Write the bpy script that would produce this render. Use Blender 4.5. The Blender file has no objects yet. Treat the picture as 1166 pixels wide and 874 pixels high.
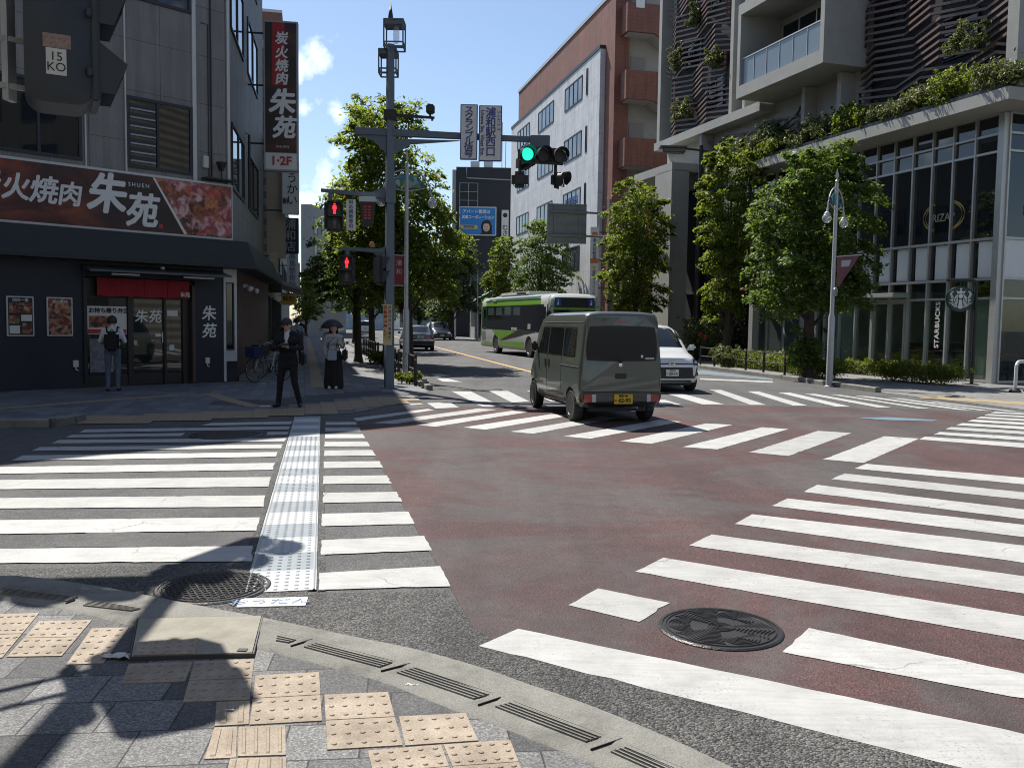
import bpy, bmesh, math, random
import numpy as np
from mathutils import Matrix, Vector, Euler
from mathutils.bvhtree import BVHTree

S = bpy.context.scene
COL = S.collection
R = math.radians
random.seed(7)

# ---------------------------------------------------------------- camera, sky, sun, exposure
CAM_F, CAM_H, CAM_HOR, CAM_ROLL = 1010.0, 1.70, 366.0, R(0.8)      # survey camera (photo pixels, metres)
_p = math.atan((437 - CAM_HOR) / CAM_F)
FW = Vector((0, math.cos(_p), -math.sin(_p)))
_u0 = Vector((0, math.sin(_p), math.cos(_p)))
_r0 = Vector((1, 0, 0))
RT = _r0 * math.cos(CAM_ROLL) + _u0 * math.sin(CAM_ROLL)
UP = -_r0 * math.sin(CAM_ROLL) + _u0 * math.cos(CAM_ROLL)
cd = bpy.data.cameras.new('camera')
cd.sensor_width = 36.0
cd.lens = 36.0 * CAM_F / 1166.0
cd.clip_start, cd.clip_end = 0.05, 3000
co = bpy.data.objects.new('camera', cd)
COL.objects.link(co)
_m = Matrix((RT, UP, -FW)).transposed().to_4x4()
_m.translation = Vector((0, 0, CAM_H))
co.matrix_world = _m
S.camera = co

SUN_AZ, SUN_EL = -34.0, 55.0          # degrees left of straight ahead, above the horizon
W = bpy.data.worlds.new('World')
S.world = W
W.use_nodes = True
wn, wl = W.node_tree.nodes, W.node_tree.links
wn.clear()
w_out = wn.new('ShaderNodeOutputWorld')
w_bg = wn.new('ShaderNodeBackground')
w_sky = wn.new('ShaderNodeTexSky')
w_sky.sky_type = 'NISHITA'
w_sky.sun_disc = False
w_sky.sun_elevation = R(SUN_EL)
w_sky.sun_rotation = R(SUN_AZ)
w_sky.air_density = 1.0
w_sky.dust_density = 0.6
w_sky.ozone_density = 2.3
w_bg.inputs['Strength'].default_value = 0.092
# cumulus clouds: puffs at a few bearings, broken up by noise on the view direction of the sky
w_geo = wn.new('ShaderNodeNewGeometry')
w_tc = wn.new('ShaderNodeTexCoord')
w_nz = wn.new('ShaderNodeTexNoise')
w_nz.inputs['Scale'].default_value = 30.0
w_nz.inputs['Detail'].default_value = 9.0
w_nz.inputs['Roughness'].default_value = 0.6
wl.new(w_tc.outputs['Generated'], w_nz.inputs['Vector'])
def _wmath(op, a, b=None):
    n = wn.new('ShaderNodeMath'); n.operation = op
    for i, v in enumerate((a, b)):
        if v is None: continue
        if isinstance(v, (int, float)): n.inputs[i].default_value = v
        else: wl.new(v, n.inputs[i])
    return n.outputs[0]
acc = None
# bearing (deg, + right), elevation (deg), angular radius (deg), flattening
for az, el, rad, amp in [(-12.3, 15.9, 1.15, 1.1), (-13.4, 15.2, .9, 1.0), (-13.2, 12.6, .75, 1.0), (-11.3, 12.5, .6, .6), (-12.0, 8.9, 1.0, .9), (-11.3, 10.2, .5, .7),
                         (-13.0, 6.6, 1.6, 1.0), (-35, 14, 8, 1), (-60, 22, 9, 1), (55, 20, 10, 1), (95, 15, 12, 1),
                         (150, 24, 14, 1), (-120, 25, 13, 1)]:
    a, e = R(az), R(el)
    c = Vector((math.sin(a) * math.cos(e), math.cos(a) * math.cos(e), math.sin(e)))
    dn = wn.new('ShaderNodeVectorMath'); dn.operation = 'DISTANCE'
    wl.new(w_tc.outputs['Generated'], dn.inputs[0]); dn.inputs[1].default_value = c
    v = _wmath('SUBTRACT', 1.0, _wmath('DIVIDE', dn.outputs['Value'], R(rad)))
    v = _wmath('MULTIPLY', _wmath('MAXIMUM', v, -2.0), 0.55 * amp)
    acc = v if acc is None else _wmath('MAXIMUM', acc, v)
dens = _wmath('ADD', acc, _wmath('SUBTRACT', _wmath('MULTIPLY', w_nz.outputs['Fac'], 2.6), 1.30))
mr = wn.new('ShaderNodeMapRange')
mr.inputs['From Min'].default_value = 0.0
mr.inputs['From Max'].default_value = 1.15
wl.new(dens, mr.inputs['Value'])
w_mix = wn.new('ShaderNodeMix'); w_mix.data_type = 'RGBA'
wl.new(mr.outputs['Result'], w_mix.inputs[0])
wl.new(w_sky.outputs['Color'], w_mix.inputs[6])
w_mix.inputs[7].default_value = (13.0, 13.6, 14.2, 1)
wl.new(w_mix.outputs[2], w_bg.inputs['Color'])
wl.new(w_bg.outputs[0], w_out.inputs['Surface'])

sd = bpy.data.lights.new('sun', 'SUN')
sd.energy = 5.0
sd.angle = R(0.5)
sd.color = (1.0, 0.955, 0.88)
so = bpy.data.objects.new('sun', sd)
COL.objects.link(so)
_sv = Vector((math.sin(R(SUN_AZ)) * math.cos(R(SUN_EL)), math.cos(R(SUN_AZ)) * math.cos(R(SUN_EL)), math.sin(R(SUN_EL))))
so.rotation_euler = _sv.to_track_quat('Z', 'Y').to_euler()
so.location = _sv * 60
S.view_settings.view_transform = 'Standard'
S.view_settings.look = 'None'
S.view_settings.exposure = 0.62
S.view_settings.gamma = 1.0
S.view_settings.use_curve_mapping = False
S.render.engine = 'CYCLES'
S.cycles.max_bounces = 6
S.cycles.diffuse_bounces = 3
S.cycles.glossy_bounces = 3
S.cycles.transmission_bounces = 4
S.cycles.transparent_max_bounces = 6
S.cycles.caustics_reflective = False
S.cycles.caustics_refractive = False
S.cycles.use_denoising = True
S.cycles.filter_width = 1.05

# ---------------------------------------------------------------- helpers
def G(x, y, z=0.0):
    """ground point surveyed from a photo pixel"""
    d = FW + RT * ((x - 583) / CAM_F) - UP * ((y - 437) / CAM_F)
    t = (z - CAM_H) / d.z
    return Vector((d.x * t, d.y * t, z))

def tag(o, label=None, cat=None, group=None, kind=None):
    if label: o['label'] = label
    if cat: o['category'] = cat
    if group: o['group'] = group
    if kind: o['kind'] = kind
    return o

def empty(name, loc=(0, 0, 0), rz=0.0, label=None, cat=None, group=None):
    o = bpy.data.objects.new(name, None)
    COL.objects.link(o)
    o.empty_display_size = .2
    o.location = loc
    o.rotation_euler = (0, 0, rz)
    return tag(o, label, cat, group)

def kids(o):
    return [c for c in bpy.data.objects if c.parent == o]

def copy_tree(o, loc, rz=None, label=None, scale=None, group=None):
    """a copy of a thing with copies of its parts and sub-parts"""
    def rec(x, par):
        c = x.copy(); COL.objects.link(c)
        if par is not None: c.parent = par
        for ch in kids(x): rec(ch, c)
        return c
    c = rec(o, None)
    c.location = loc
    if rz is not None: c.rotation_euler = (0, 0, rz)
    if scale is not None: c.scale = scale
    if label: c['label'] = label
    if group: c['group'] = group
    return c

class MB:
    """collects shapes into one mesh"""
    def __init__(s):
        s.v, s.f, s.m, s.M = [], [], [], Matrix.Identity(4)
    def add(s, vs, fs, m=0, M=None):
        b = len(s.v); T = s.M @ M if M is not None else s.M
        s.v += [tuple(T @ Vector(p)) for p in vs]
        s.f += [tuple(b + i for i in f) for f in fs]
        s.m += [m] * len(fs)
        return s
    def box(s, x0, x1, y0, y1, z0, z1, m=0, M=None):
        if x0 > x1: x0, x1 = x1, x0
        if y0 > y1: y0, y1 = y1, y0
        if z0 > z1: z0, z1 = z1, z0
        v = [(x, y, z) for z in (z0, z1) for y in (y0, y1) for x in (x0, x1)]
        return s.add(v, [(0, 2, 3, 1), (4, 5, 7, 6), (0, 1, 5, 4), (2, 6, 7, 3), (0, 4, 6, 2), (1, 3, 7, 5)], m, M)
    def bbox(s, x0, x1, y0, y1, z0, z1, b=.01, m=0, M=None):
        """box with bevelled edges"""
        if x0 > x1: x0, x1 = x1, x0
        if y0 > y1: y0, y1 = y1, y0
        if z0 > z1: z0, z1 = z1, z0
        bm = bmesh.new()
        bmesh.ops.create_cube(bm, size=1)
        for v in bm.verts:
            v.co = Vector(((x0 + x1) / 2 + v.co.x * (x1 - x0), (y0 + y1) / 2 + v.co.y * (y1 - y0), (z0 + z1) / 2 + v.co.z * (z1 - z0)))
        b = min(b, (x1 - x0) * .45, (y1 - y0) * .45, (z1 - z0) * .45)
        bmesh.ops.bevel(bm, geom=bm.edges[:], offset=b, segments=2, affect='EDGES')
        bm.verts.index_update()
        s.add([v.co[:] for v in bm.verts], [[v.index for v in f.verts] for f in bm.faces], m, M)
        bm.free()
        return s
    def prism(s, poly, h0, h1, axis='z', m=0, M=None):
        """polygon extruded along an axis; poly in the other two coordinates (counter-clockwise)"""
        n = len(poly)
        def P(a, b, h):
            return {'z': (a, b, h), 'y': (a, h, b), 'x': (h, a, b)}[axis]
        v = [P(a, b, h0) for a, b in poly] + [P(a, b, h1) for a, b in poly]
        f = [tuple(range(n - 1, -1, -1)), tuple(range(n, 2 * n))] + [(i, (i + 1) % n, n + (i + 1) % n, n + i) for i in range(n)]
        return s.add(v, f, m, M)
    def tube(s, pts, r, seg=8, m=0, cap=True, M=None):
        pts = [Vector(p) for p in pts]
        rs = r if isinstance(r, (list, tuple)) else [r] * len(pts)
        V, F = [], []
        up = Vector((0, 0, 1))
        for i, p in enumerate(pts):
            d = (pts[min(i + 1, len(pts) - 1)] - pts[max(i - 1, 0)])
            if d.length < 1e-9: d = Vector((0, 0, 1))
            d.normalize()
            a = d.cross(up) if abs(d.z) < .95 else d.cross(Vector((0, 1, 0)))
            a.normalize(); b = d.cross(a)
            for k in range(seg):
                t = 2 * math.pi * k / seg
                V.append(tuple(p + (a * math.cos(t) + b * math.sin(t)) * rs[i]))
        for i in range(len(pts) - 1):
            for k in range(seg):
                k2 = (k + 1) % seg
                F.append((i * seg + k, i * seg + k2, (i + 1) * seg + k2, (i + 1) * seg + k))
        if cap:
            F.append(tuple(range(seg))); F.append(tuple(range((len(pts) - 1) * seg + seg - 1, (len(pts) - 1) * seg - 1, -1)))
        return s.add(V, F, m, M)
    def lathe(s, prof, seg=16, m=0, M=None):
        """(r, z) outline turned about z"""
        V, F = [], []
        n = len(prof)
        for k in range(seg):
            t = 2 * math.pi * k / seg
            for r, z in prof: V.append((r * math.cos(t), r * math.sin(t), z))
        for k in range(seg):
            k2 = (k + 1) % seg
            for i in range(n - 1):
                F.append((k * n + i, k2 * n + i, k2 * n + i + 1, k * n + i + 1))
        if prof[0][0] > 1e-6: F.append(tuple(k * n for k in range(seg - 1, -1, -1)))
        if prof[-1][0] > 1e-6: F.append(tuple(k * n + n - 1 for k in range(seg)))
        return s.add(V, F, m, M)
    def ball(s, c, r, m=0, seg=12, sc=(1, 1, 1)):
        prof = [(max(1e-7, math.sin(math.pi * i / 8)) * r, -math.cos(math.pi * i / 8) * r) for i in range(9)]
        return s.lathe(prof, seg, m, Matrix.Translation(c) @ Matrix.Diagonal((sc[0], sc[1], sc[2], 1)))
    def build(s, name, mats, parent=None, smooth=None):
        me = bpy.data.meshes.new(name)
        me.from_pydata(s.v, [], s.f)
        if not isinstance(mats, (list, tuple)): mats = [mats]
        for m in mats: me.materials.append(m)
        if len(mats) > 1: me.polygons.foreach_set('material_index', s.m)
        if smooth:
            bm = bmesh.new(); bm.from_mesh(me)
            bmesh.ops.remove_doubles(bm, verts=bm.verts, dist=1e-5)
            bmesh.ops.recalc_face_normals(bm, faces=bm.faces)
            bm.to_mesh(me); bm.free()
            me.polygons.foreach_set('use_smooth', [True] * len(me.polygons))
            try: me.set_sharp_from_angle(angle=R(smooth))
            except Exception: pass
        else:
            bm = bmesh.new(); bm.from_mesh(me)
            bmesh.ops.recalc_face_normals(bm, faces=bm.faces)
            bm.to_mesh(me); bm.free()
        me.update()
        o = bpy.data.objects.new(name, me)
        COL.objects.link(o)
        if parent is not None: o.parent = parent
        return o

def one_box(name, mat, parent, x0, x1, y0, y1, z0, z1, b=0):
    mb = MB()
    (mb.bbox(x0, x1, y0, y1, z0, z1, b) if b else mb.box(x0, x1, y0, y1, z0, z1))
    return mb.build(name, mat, parent)

def text_mesh(s, size, bold=0.0, extrude=.004, line=1.0, align='CENTER', sp=1.0, shear=0.0):
    cu = bpy.data.curves.new('lettering', 'FONT')
    cu.body = s; cu.size = size; cu.extrude = extrude; cu.shear = shear
    cu.align_x = align; cu.align_y = 'CENTER'
    cu.space_line = line; cu.space_character = sp
    cu.resolution_u = 3
    o = bpy.data.objects.new('lettering', cu)
    COL.objects.link(o)
    dg = bpy.context.evaluated_depsgraph_get()
    me = bpy.data.meshes.new_from_object(o.evaluated_get(dg))
    bpy.data.objects.remove(o); bpy.data.curves.remove(cu)
    if bold > 0:                       # heavier strokes: the glyph repeated round a small circle, each copy a hair higher
        bm = bmesh.new(); n = 6
        for k in range(n):
            a = k * 2 * math.pi / n; c = me.copy()
            c.transform(Matrix.Translation((bold * math.cos(a), bold * math.sin(a), k * .0006))); bm.from_mesh(c); bpy.data.meshes.remove(c)
        bm.to_mesh(me); bm.free()
    return me

def text(s, size, mat, parent, loc, rot=(R(90), 0, 0), name='lettering', bold=0.0, line=1.0, align='CENTER', sp=1.0, sx=1.0, sy=1.0, extrude=.004, shear=0.0):
    me = text_mesh(s, size, bold, extrude, line, align, sp, shear)
    me.name = name
    me.materials.clear(); me.materials.append(mat)
    me.polygons.foreach_set('material_index', [0] * len(me.polygons))
    me.transform(Matrix.Translation(loc) @ Euler(rot).to_matrix().to_4x4() @ Matrix.Diagonal((sx, sy, 1, 1)))
    o = bpy.data.objects.new(name, me)
    COL.objects.link(o)
    o.parent = parent
    return o

def vtext(s, size, mat, parent, loc, rot=(R(90), 0, 0), **k):
    return text('\n'.join(s), size, mat, parent, loc, rot, line=k.pop('line', .72), **k)

# ---------------------------------------------------------------- materials
MATS = {}
def mat(name, col, rough=.6, metal=0.0, var=0.0, vscale=3.0, bump=0.0, bscale=30.0, spec=.5, emit=None, estr=0.0, col2=None, coat=0.0, alpha=1.0, trans=0.0, coord='Object'):
    """Principled material; var mixes towards col2 (or a darker tone) by noise, bump roughens it"""
    if name in MATS: return MATS[name]
    m = bpy.data.materials.new(name); m.use_nodes = True
    nt = m.node_tree; n = nt.nodes; l = nt.links
    b = n['Principled BSDF']
    b.inputs['Base Color'].default_value = (*col, 1)
    b.inputs['Roughness'].default_value = rough
    b.inputs['Metallic'].default_value = metal
    b.inputs['Specular IOR Level'].default_value = spec
    if coat: b.inputs['Coat Weight'].default_value = coat; b.inputs['Coat Roughness'].default_value = .03
    if trans: b.inputs['Transmission Weight'].default_value = trans
    if alpha < 1: b.inputs['Alpha'].default_value = alpha
    if emit: b.inputs['Emission Color'].default_value = (*emit, 1); b.inputs['Emission Strength'].default_value = estr
    tc = n.new('ShaderNodeTexCoord')
    src = tc.outputs['Object']
    if coord == 'World':
        g = n.new('ShaderNodeNewGeometry'); src = g.outputs['Position']
    if var > 0:
        nz = n.new('ShaderNodeTexNoise'); nz.inputs['Scale'].default_value = vscale
        nz.inputs['Detail'].default_value = 7; nz.inputs['Roughness'].default_value = .62
        l.new(src, nz.inputs['Vector'])
        rp = n.new('ShaderNodeMapRange'); rp.inputs['From Min'].default_value = .32; rp.inputs['From Max'].default_value = .72
        l.new(nz.outputs['Fac'], rp.inputs['Value'])
        rp.inputs['To Max'].default_value = var
        mx = n.new('ShaderNodeMix'); mx.data_type = 'RGBA'
        l.new(rp.outputs['Result'], mx.inputs[0])
        mx.inputs[6].default_value = (*col, 1)
        mx.inputs[7].default_value = (*(col2 or tuple(c * .45 for c in col)), 1)
        l.new(mx.outputs[2], b.inputs['Base Color'])
    if bump > 0:
        nb = n.new('ShaderNodeTexNoise'); nb.inputs['Scale'].default_value = bscale; nb.inputs['Detail'].default_value = 4
        l.new(src, nb.inputs['Vector'])
        bp = n.new('ShaderNodeBump'); bp.inputs['Strength'].default_value = bump; bp.inputs['Distance'].default_value = .02
        l.new(nb.outputs['Fac'], bp.inputs['Height']); l.new(bp.outputs['Normal'], b.inputs['Normal'])
    MATS[name] = m
    return m

def N(m, t): return m.node_tree.nodes.new(t)
def lk(m, a, b): m.node_tree.links.new(a, b)
def ramp(m, src, stops):
    r = N(m, 'ShaderNodeValToRGB'); lk(m, src, r.inputs['Fac'])
    e = r.color_ramp.elements
    while len(e) < len(stops): e.new(.5)
    for i, (p, c) in enumerate(stops):
        e[i].position = p; e[i].color = (*c, 1) if len(c) == 3 else c
    return r.outputs['Color']
def noise(m, vec, scale, detail=6, rough=.6, dist=0):
    z = N(m, 'ShaderNodeTexNoise'); z.inputs['Scale'].default_value = scale; z.inputs['Detail'].default_value = detail
    z.inputs['Roughness'].default_value = rough; z.inputs['Distortion'].default_value = dist
    lk(m, vec, z.inputs['Vector']); return z.outputs['Fac']
def mixc(m, f, a, b, mode='MIX'):
    x = N(m, 'ShaderNodeMix'); x.data_type = 'RGBA'; x.blend_type = mode
    if isinstance(f, (int, float)): x.inputs[0].default_value = f
    else: lk(m, f, x.inputs[0])
    for i, v in ((6, a), (7, b)):
        if isinstance(v, tuple): x.inputs[i].default_value = (*v, 1)
        else: lk(m, v, x.inputs[i])
    return x.outputs[2]
def bumpn(m, h, strength, dist):
    b = N(m, 'ShaderNodeBump'); b.inputs['Strength'].default_value = strength; b.inputs['Distance'].default_value = dist
    lk(m, h, b.inputs['Height']); return b.outputs['Normal']
def pos(m): return N(m, 'ShaderNodeNewGeometry').outputs['Position']
def objc(m): return N(m, 'ShaderNodeTexCoord').outputs['Object']

def asphalt(name, lo, hi, cell, bump, blotch, tint=None, worn=None, rough=.85):
    """aggregate in binder: voronoi stones, plus broad wear"""
    m = mat(name, lo, rough)
    b = m.node_tree.nodes['Principled BSDF']
    p = pos(m)
    vo = N(m, 'ShaderNodeTexVoronoi'); vo.inputs['Scale'].default_value = 1 / cell
    lk(m, p, vo.inputs['Vector'])
    sep = N(m, 'ShaderNodeSeparateColor'); lk(m, vo.outputs['Color'], sep.inputs[0])
    c = ramp(m, sep.outputs[0], [(0, lo), (.55, tuple((a * .6 + b_ * .4) for a, b_ in zip(lo, hi))), (1, hi)])
    big = ramp(m, noise(m, p, blotch, 7, .65), [(.3, (.72, .72, .72)), (.5, (1, 1, 1)), (.72, (1.2, 1.18, 1.15))])
    c = mixc(m, 1.0, c, big, 'MULTIPLY')
    if worn:
        w = ramp(m, noise(m, p, .33, 8, .68, .6), [(.45, (0, 0, 0)), (.54, (.75, .75, .75)), (.66, (1, 1, 1))])
        sc = N(m, 'ShaderNodeMath'); sc.operation = 'MULTIPLY'; sc.inputs[1].default_value = .85; lk(m, w, sc.inputs[0])
        c = mixc(m, sc.outputs[0], c, mixc(m, sep.outputs[1], worn, tuple(x * 1.9 for x in worn)))
    # tyre polish and fine dirt
    st = ramp(m, noise(m, p, 5.0, 5, .7), [(.35, (.82, .82, .82)), (.65, (1.08, 1.08, 1.08))])
    c = mixc(m, 1.0, c, st, 'MULTIPLY')
    tr = N(m, 'ShaderNodeMapping'); tr.inputs['Rotation'].default_value = (0, 0, -.23); tr.inputs['Scale'].default_value = (1.0, .07, 1); lk(m, p, tr.inputs['Vector'])
    c = mixc(m, 1.0, c, ramp(m, noise(m, tr.outputs['Vector'], 1.1, 4, .6), [(.36, (.74, .74, .745)), (.6, (1.08, 1.08, 1.08))]), 'MULTIPLY')
    vc = N(m, 'ShaderNodeTexVoronoi'); vc.feature = 'DISTANCE_TO_EDGE'; vc.inputs['Scale'].default_value = .42
    nw = N(m, 'ShaderNodeTexNoise'); nw.inputs['Scale'].default_value = 1.6; nw.inputs['Detail'].default_value = 7; lk(m, p, nw.inputs['Vector'])
    wv = N(m, 'ShaderNodeMix'); wv.data_type = 'RGBA'; wv.inputs[0].default_value = .3; lk(m, p, wv.inputs[6]); lk(m, nw.outputs['Color'], wv.inputs[7]); lk(m, wv.outputs[2], vc.inputs['Vector'])
    ck = mixc(m, 1.0, ramp(m, vc.outputs['Distance'], [(0, (1, 1, 1)), (.0035, (0, 0, 0))]), ramp(m, noise(m, p, .35, 3), [(.5, (0, 0, 0)), (.6, (.8, .8, .8))]), 'MULTIPLY')
    c = mixc(m, ck, c, (.02, .02, .02))
    lk(m, c, b.inputs['Base Color'])
    h = N(m, 'ShaderNodeMath'); h.operation = 'SUBTRACT'; h.inputs[0].default_value = 1
    lk(m, vo.outputs['Distance'], h.inputs[1])
    lk(m, bumpn(m, h.outputs[0], bump, cell), b.inputs['Normal'])
    return m

M_ASPH = asphalt('asphalt', (.045, .045, .047), (.13, .128, .125), .010, .5, .7)
M_COARSE = asphalt('coarse_asphalt', (.022, .022, .023), (.17, .165, .155), .0105, 1.0, 1.2)
M_RED = asphalt('red_asphalt', (.044, .0195, .019), (.105, .052, .049), .009, .5, .75, worn=(.050, .047, .046))
M_PATCH = asphalt('patched_asphalt', (.05, .05, .05), (.11, .108, .105), .008, .4, 1.0)

def paint_mat(name, col):
    m = mat(name, col, .7)
    b = m.node_tree.nodes['Principled BSDF']; p = pos(m)
    dirt = ramp(m, noise(m, p, 3.2, 8, .7), [(.28, tuple(c * .74 for c in col)), (.5, tuple(c * .93 for c in col)), (.7, tuple(c * 1.06 for c in col))])
    st = N(m, 'ShaderNodeMapping'); st.inputs['Scale'].default_value = (1.2, 14, 1); st.inputs['Rotation'].default_value = (0, 0, .55); lk(m, p, st.inputs['Vector'])
    dirt = mixc(m, 1.0, dirt, ramp(m, noise(m, st.outputs['Vector'], 2.2, 6, .75), [(.32, (.84, .84, .84)), (.55, (1.03, 1.03, 1.03))]), 'MULTIPLY')
    # hairline cracks and worn specks where the road shows through
    vo = N(m, 'ShaderNodeTexVoronoi'); vo.feature = 'DISTANCE_TO_EDGE'; vo.inputs['Scale'].default_value = 1.1
    wv = N(m, 'ShaderNodeMix'); wv.data_type = 'RGBA'; wv.inputs[0].default_value = .25
    nz = N(m, 'ShaderNodeTexNoise'); nz.inputs['Scale'].default_value = 2.5; nz.inputs['Detail'].default_value = 6; lk(m, p, nz.inputs['Vector'])
    lk(m, p, wv.inputs[6]); lk(m, nz.outputs['Color'], wv.inputs[7]); lk(m, wv.outputs[2], vo.inputs['Vector'])
    cr = ramp(m, vo.outputs['Distance'], [(.0, (1, 1, 1)), (.006, (0, 0, 0))])
    gate = ramp(m, noise(m, p, .9, 3), [(.52, (0, 0, 0)), (.6, (1, 1, 1))])
    crk = mixc(m, 1.0, cr, gate, 'MULTIPLY')
    sp = ramp(m, noise(m, p, 60, 3, .8), [(.57, (0, 0, 0)), (.66, (1, 1, 1))])
    spg = mixc(m, 1.0, sp, ramp(m, noise(m, p, 2.2, 5), [(.42, (0, 0, 0)), (.66, (1, 1, 1))]), 'MULTIPLY')
    w = mixc(m, 1.0, crk, spg, 'LIGHTEN')
    gi = N(m, 'ShaderNodeNewGeometry'); dirt = mixc(m, 1.0, dirt, ramp(m, gi.outputs['Random Per Island'], [(0, (.86, .86, .855)), (1, (1.05, 1.05, 1.05))]), 'MULTIPLY')
    lk(m, mixc(m, w, dirt, (.12, .115, .11)), b.inputs['Base Color'])
    lk(m, bumpn(m, noise(m, p, 90, 3), .25, .004), b.inputs['Normal'])
    return m
M_WHITE = paint_mat('road_paint_white', (.42, .42, .405))
M_YEL = paint_mat('road_paint_yellow', (.62, .36, .10))
M_BLUEP = paint_mat('road_paint_blue', (.12, .20, .27))
M_BLUEL = paint_mat('road_paint_faded_blue', (.15, .19, .22))

def slab_mat(name, c1, c2, mortar, bw, bh, rot, org, offset=.5, speck=.25):
    """paving in a running bond, granite-like speckle"""
    m = mat(name, c1, .8)
    b = m.node_tree.nodes['Principled BSDF']
    p = pos(m)
    mp = N(m, 'ShaderNodeMapping'); mp.inputs['Rotation'].default_value = (0, 0, -rot)
    sb = N(m, 'ShaderNodeVectorMath'); sb.operation = 'SUBTRACT'; sb.inputs[1].default_value = org; lk(m, p, sb.inputs[0])
    lk(m, sb.outputs[0], mp.inputs['Vector'])
    br = N(m, 'ShaderNodeTexBrick'); br.offset = offset
    br.inputs['Scale'].default_value = 1
    br.inputs['Brick Width'].default_value = bw; br.inputs['Row Height'].default_value = bh
    br.inputs['Mortar Size'].default_value = .004; br.inputs['Mortar Smooth'].default_value = .1; br.inputs['Bias'].default_value = 0
    br.inputs['Color1'].default_value = (*c1, 1); br.inputs['Color2'].default_value = (*c2, 1); br.inputs['Mortar'].default_value = (*mortar, 1)
    lk(m, mp.outputs['Vector'], br.inputs['Vector'])
    vo = N(m, 'ShaderNodeTexVoronoi'); vo.inputs['Scale'].default_value = 140; lk(m, p, vo.inputs['Vector'])
    sep = N(m, 'ShaderNodeSeparateColor'); lk(m, vo.outputs['Color'], sep.inputs[0])
    s1 = ramp(m, sep.outputs[0], [(0, (1 - speck * 1.6,) * 3), (.6, (1, 1, 1)), (1, (1 + speck * 2.2,) * 3)])
    c = mixc(m, 1.0, br.outputs['Color'], s1, 'MULTIPLY')
    c = mixc(m, 1.0, c, ramp(m, noise(m, p, 1.6, 8, .7), [(.3, (.75, .75, .75)), (.6, (1.08, 1.08, 1.08))]), 'MULTIPLY')
    lk(m, c, b.inputs['Base Color'])
    inv = N(m, 'ShaderNodeMath'); inv.operation = 'SUBTRACT'; inv.inputs[0].default_value = 1; lk(m, br.outputs['Fac'], inv.inputs[1])
    lk(m, bumpn(m, inv.outputs[0], .6, .006), b.inputs['Normal'])
    return m

M_CONC = mat('kerb_concrete', (.2, .195, .175), .9)
def _conc():
    m = M_CONC; b = m.node_tree.nodes['Principled BSDF']; p = pos(m)
    c = ramp(m, noise(m, p, 3.5, 8, .72), [(.28, (.10, .097, .086)), (.48, (.185, .18, .16)), (.7, (.235, .228, .205))])
    c = mixc(m, 1.0, c, ramp(m, noise(m, p, 170, 2, .8), [(.3, (.62, .62, .62)), (.5, (1, 1, 1)), (.72, (1.35, 1.35, 1.33))]), 'MULTIPLY')
    lk(m, c, b.inputs['Base Color']); lk(m, bumpn(m, noise(m, p, 150, 3), .5, .006), b.inputs['Normal'])
_conc()
M_FACADE_CONC = mat('board_concrete', (.37, .365, .34), .85, var=.45, vscale=1.3, bump=.25, bscale=25, col2=(.23, .228, .21))
M_GREYPOLE = mat('grey_blue_pole_paint', (.105, .135, .17), .55, var=.35, vscale=5, col2=(.07, .085, .1))
M_LIGHTPOLE = mat('pale_grey_pole_paint', (.42, .43, .44), .45, metal=.2, var=.3, vscale=6)
M_BLACKMETAL = mat('black_metal', (.012, .012, .013), .5, var=.4, vscale=9, col2=(.03, .028, .026))
M_BLACK = mat('black_plastic', (.012, .012, .013), .55)
M_RUBBER = mat('rubber', (.016, .016, .017), .85, bump=.2, bscale=60)
M_STEEL = mat('brushed_steel', (.45, .45, .46), .32, metal=.9, var=.25, vscale=20)
M_CHROME = mat('chrome', (.7, .7, .7), .12, metal=1.0)
M_ALU = mat('window_aluminium', (.48, .48, .47), .4, metal=.5, var=.2, vscale=4)
M_GLASS = mat('dark_glass', (.010, .013, .016), .02, spec=.75)
M_CARGLASS = mat('car_glass', (.008, .010, .011), .03, spec=.6)
M_LAMPGLASS = mat('lamp_globe_glass', (.6, .62, .62), .08, spec=.6, alpha=.35)
M_WHITEPLASTIC = mat('white_plastic', (.70, .70, .68), .45)
M_SIGNWHITE = mat('sign_white', (.62, .62, .60), .5, var=.25, vscale=3, col2=(.45, .45, .42))
M_SIGNBLUE = mat('sign_blue', (.03, .06, .22), .5)
M_INK = mat('black_ink', (.012, .012, .013), .6)
M_REDINK = mat('red_ink', (.40, .03, .03), .5)
M_LETTER = mat('pale_lettering', (.68, .68, .67), .5)
M_SKIN = mat('skin', (.45, .26, .18), .55)
M_HAIR = mat('black_hair', (.010, .009, .008), .5, bump=.4, bscale=120)

# ---------------------------------------------------------------- ground, roads, markings
def sheet(name, pts, z, m, kind='structure', label=None):
    """flat polygon on the ground"""
    mb = MB()
    mb.add([(p[0], p[1], z) for p in pts], [tuple(range(len(pts)))])
    o = mb.build(name, m)
    me = o.data
    bm = bmesh.new(); bm.from_mesh(me)
    bmesh.ops.triangulate(bm, faces=bm.faces[:])
    for f in bm.faces:
        if f.normal.z < 0: f.normal_flip()
    bm.to_mesh(me); bm.free()
    return tag(o, label, None, None, kind)

def gp(*px): return [G(*p) for p in px]

def resample(pts, n):
    """smooth open curve through points"""
    P = [Vector((p[0], p[1], 0)) for p in pts]
    P = [P[0] * 2 - P[1]] + P + [P[-1] * 2 - P[-2]]
    out = []
    for i in range(1, len(P) - 2):
        for k in range(n):
            t = k / n
            a, b, c, d = P[i - 1], P[i], P[i + 1], P[i + 2]
            out.append(.5 * ((2 * b) + (c - a) * t + (2 * a - 5 * b + 4 * c - d) * t * t + (3 * b - a - 3 * c + d) * t ** 3))
    out.append(P[-2])
    return out

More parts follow.
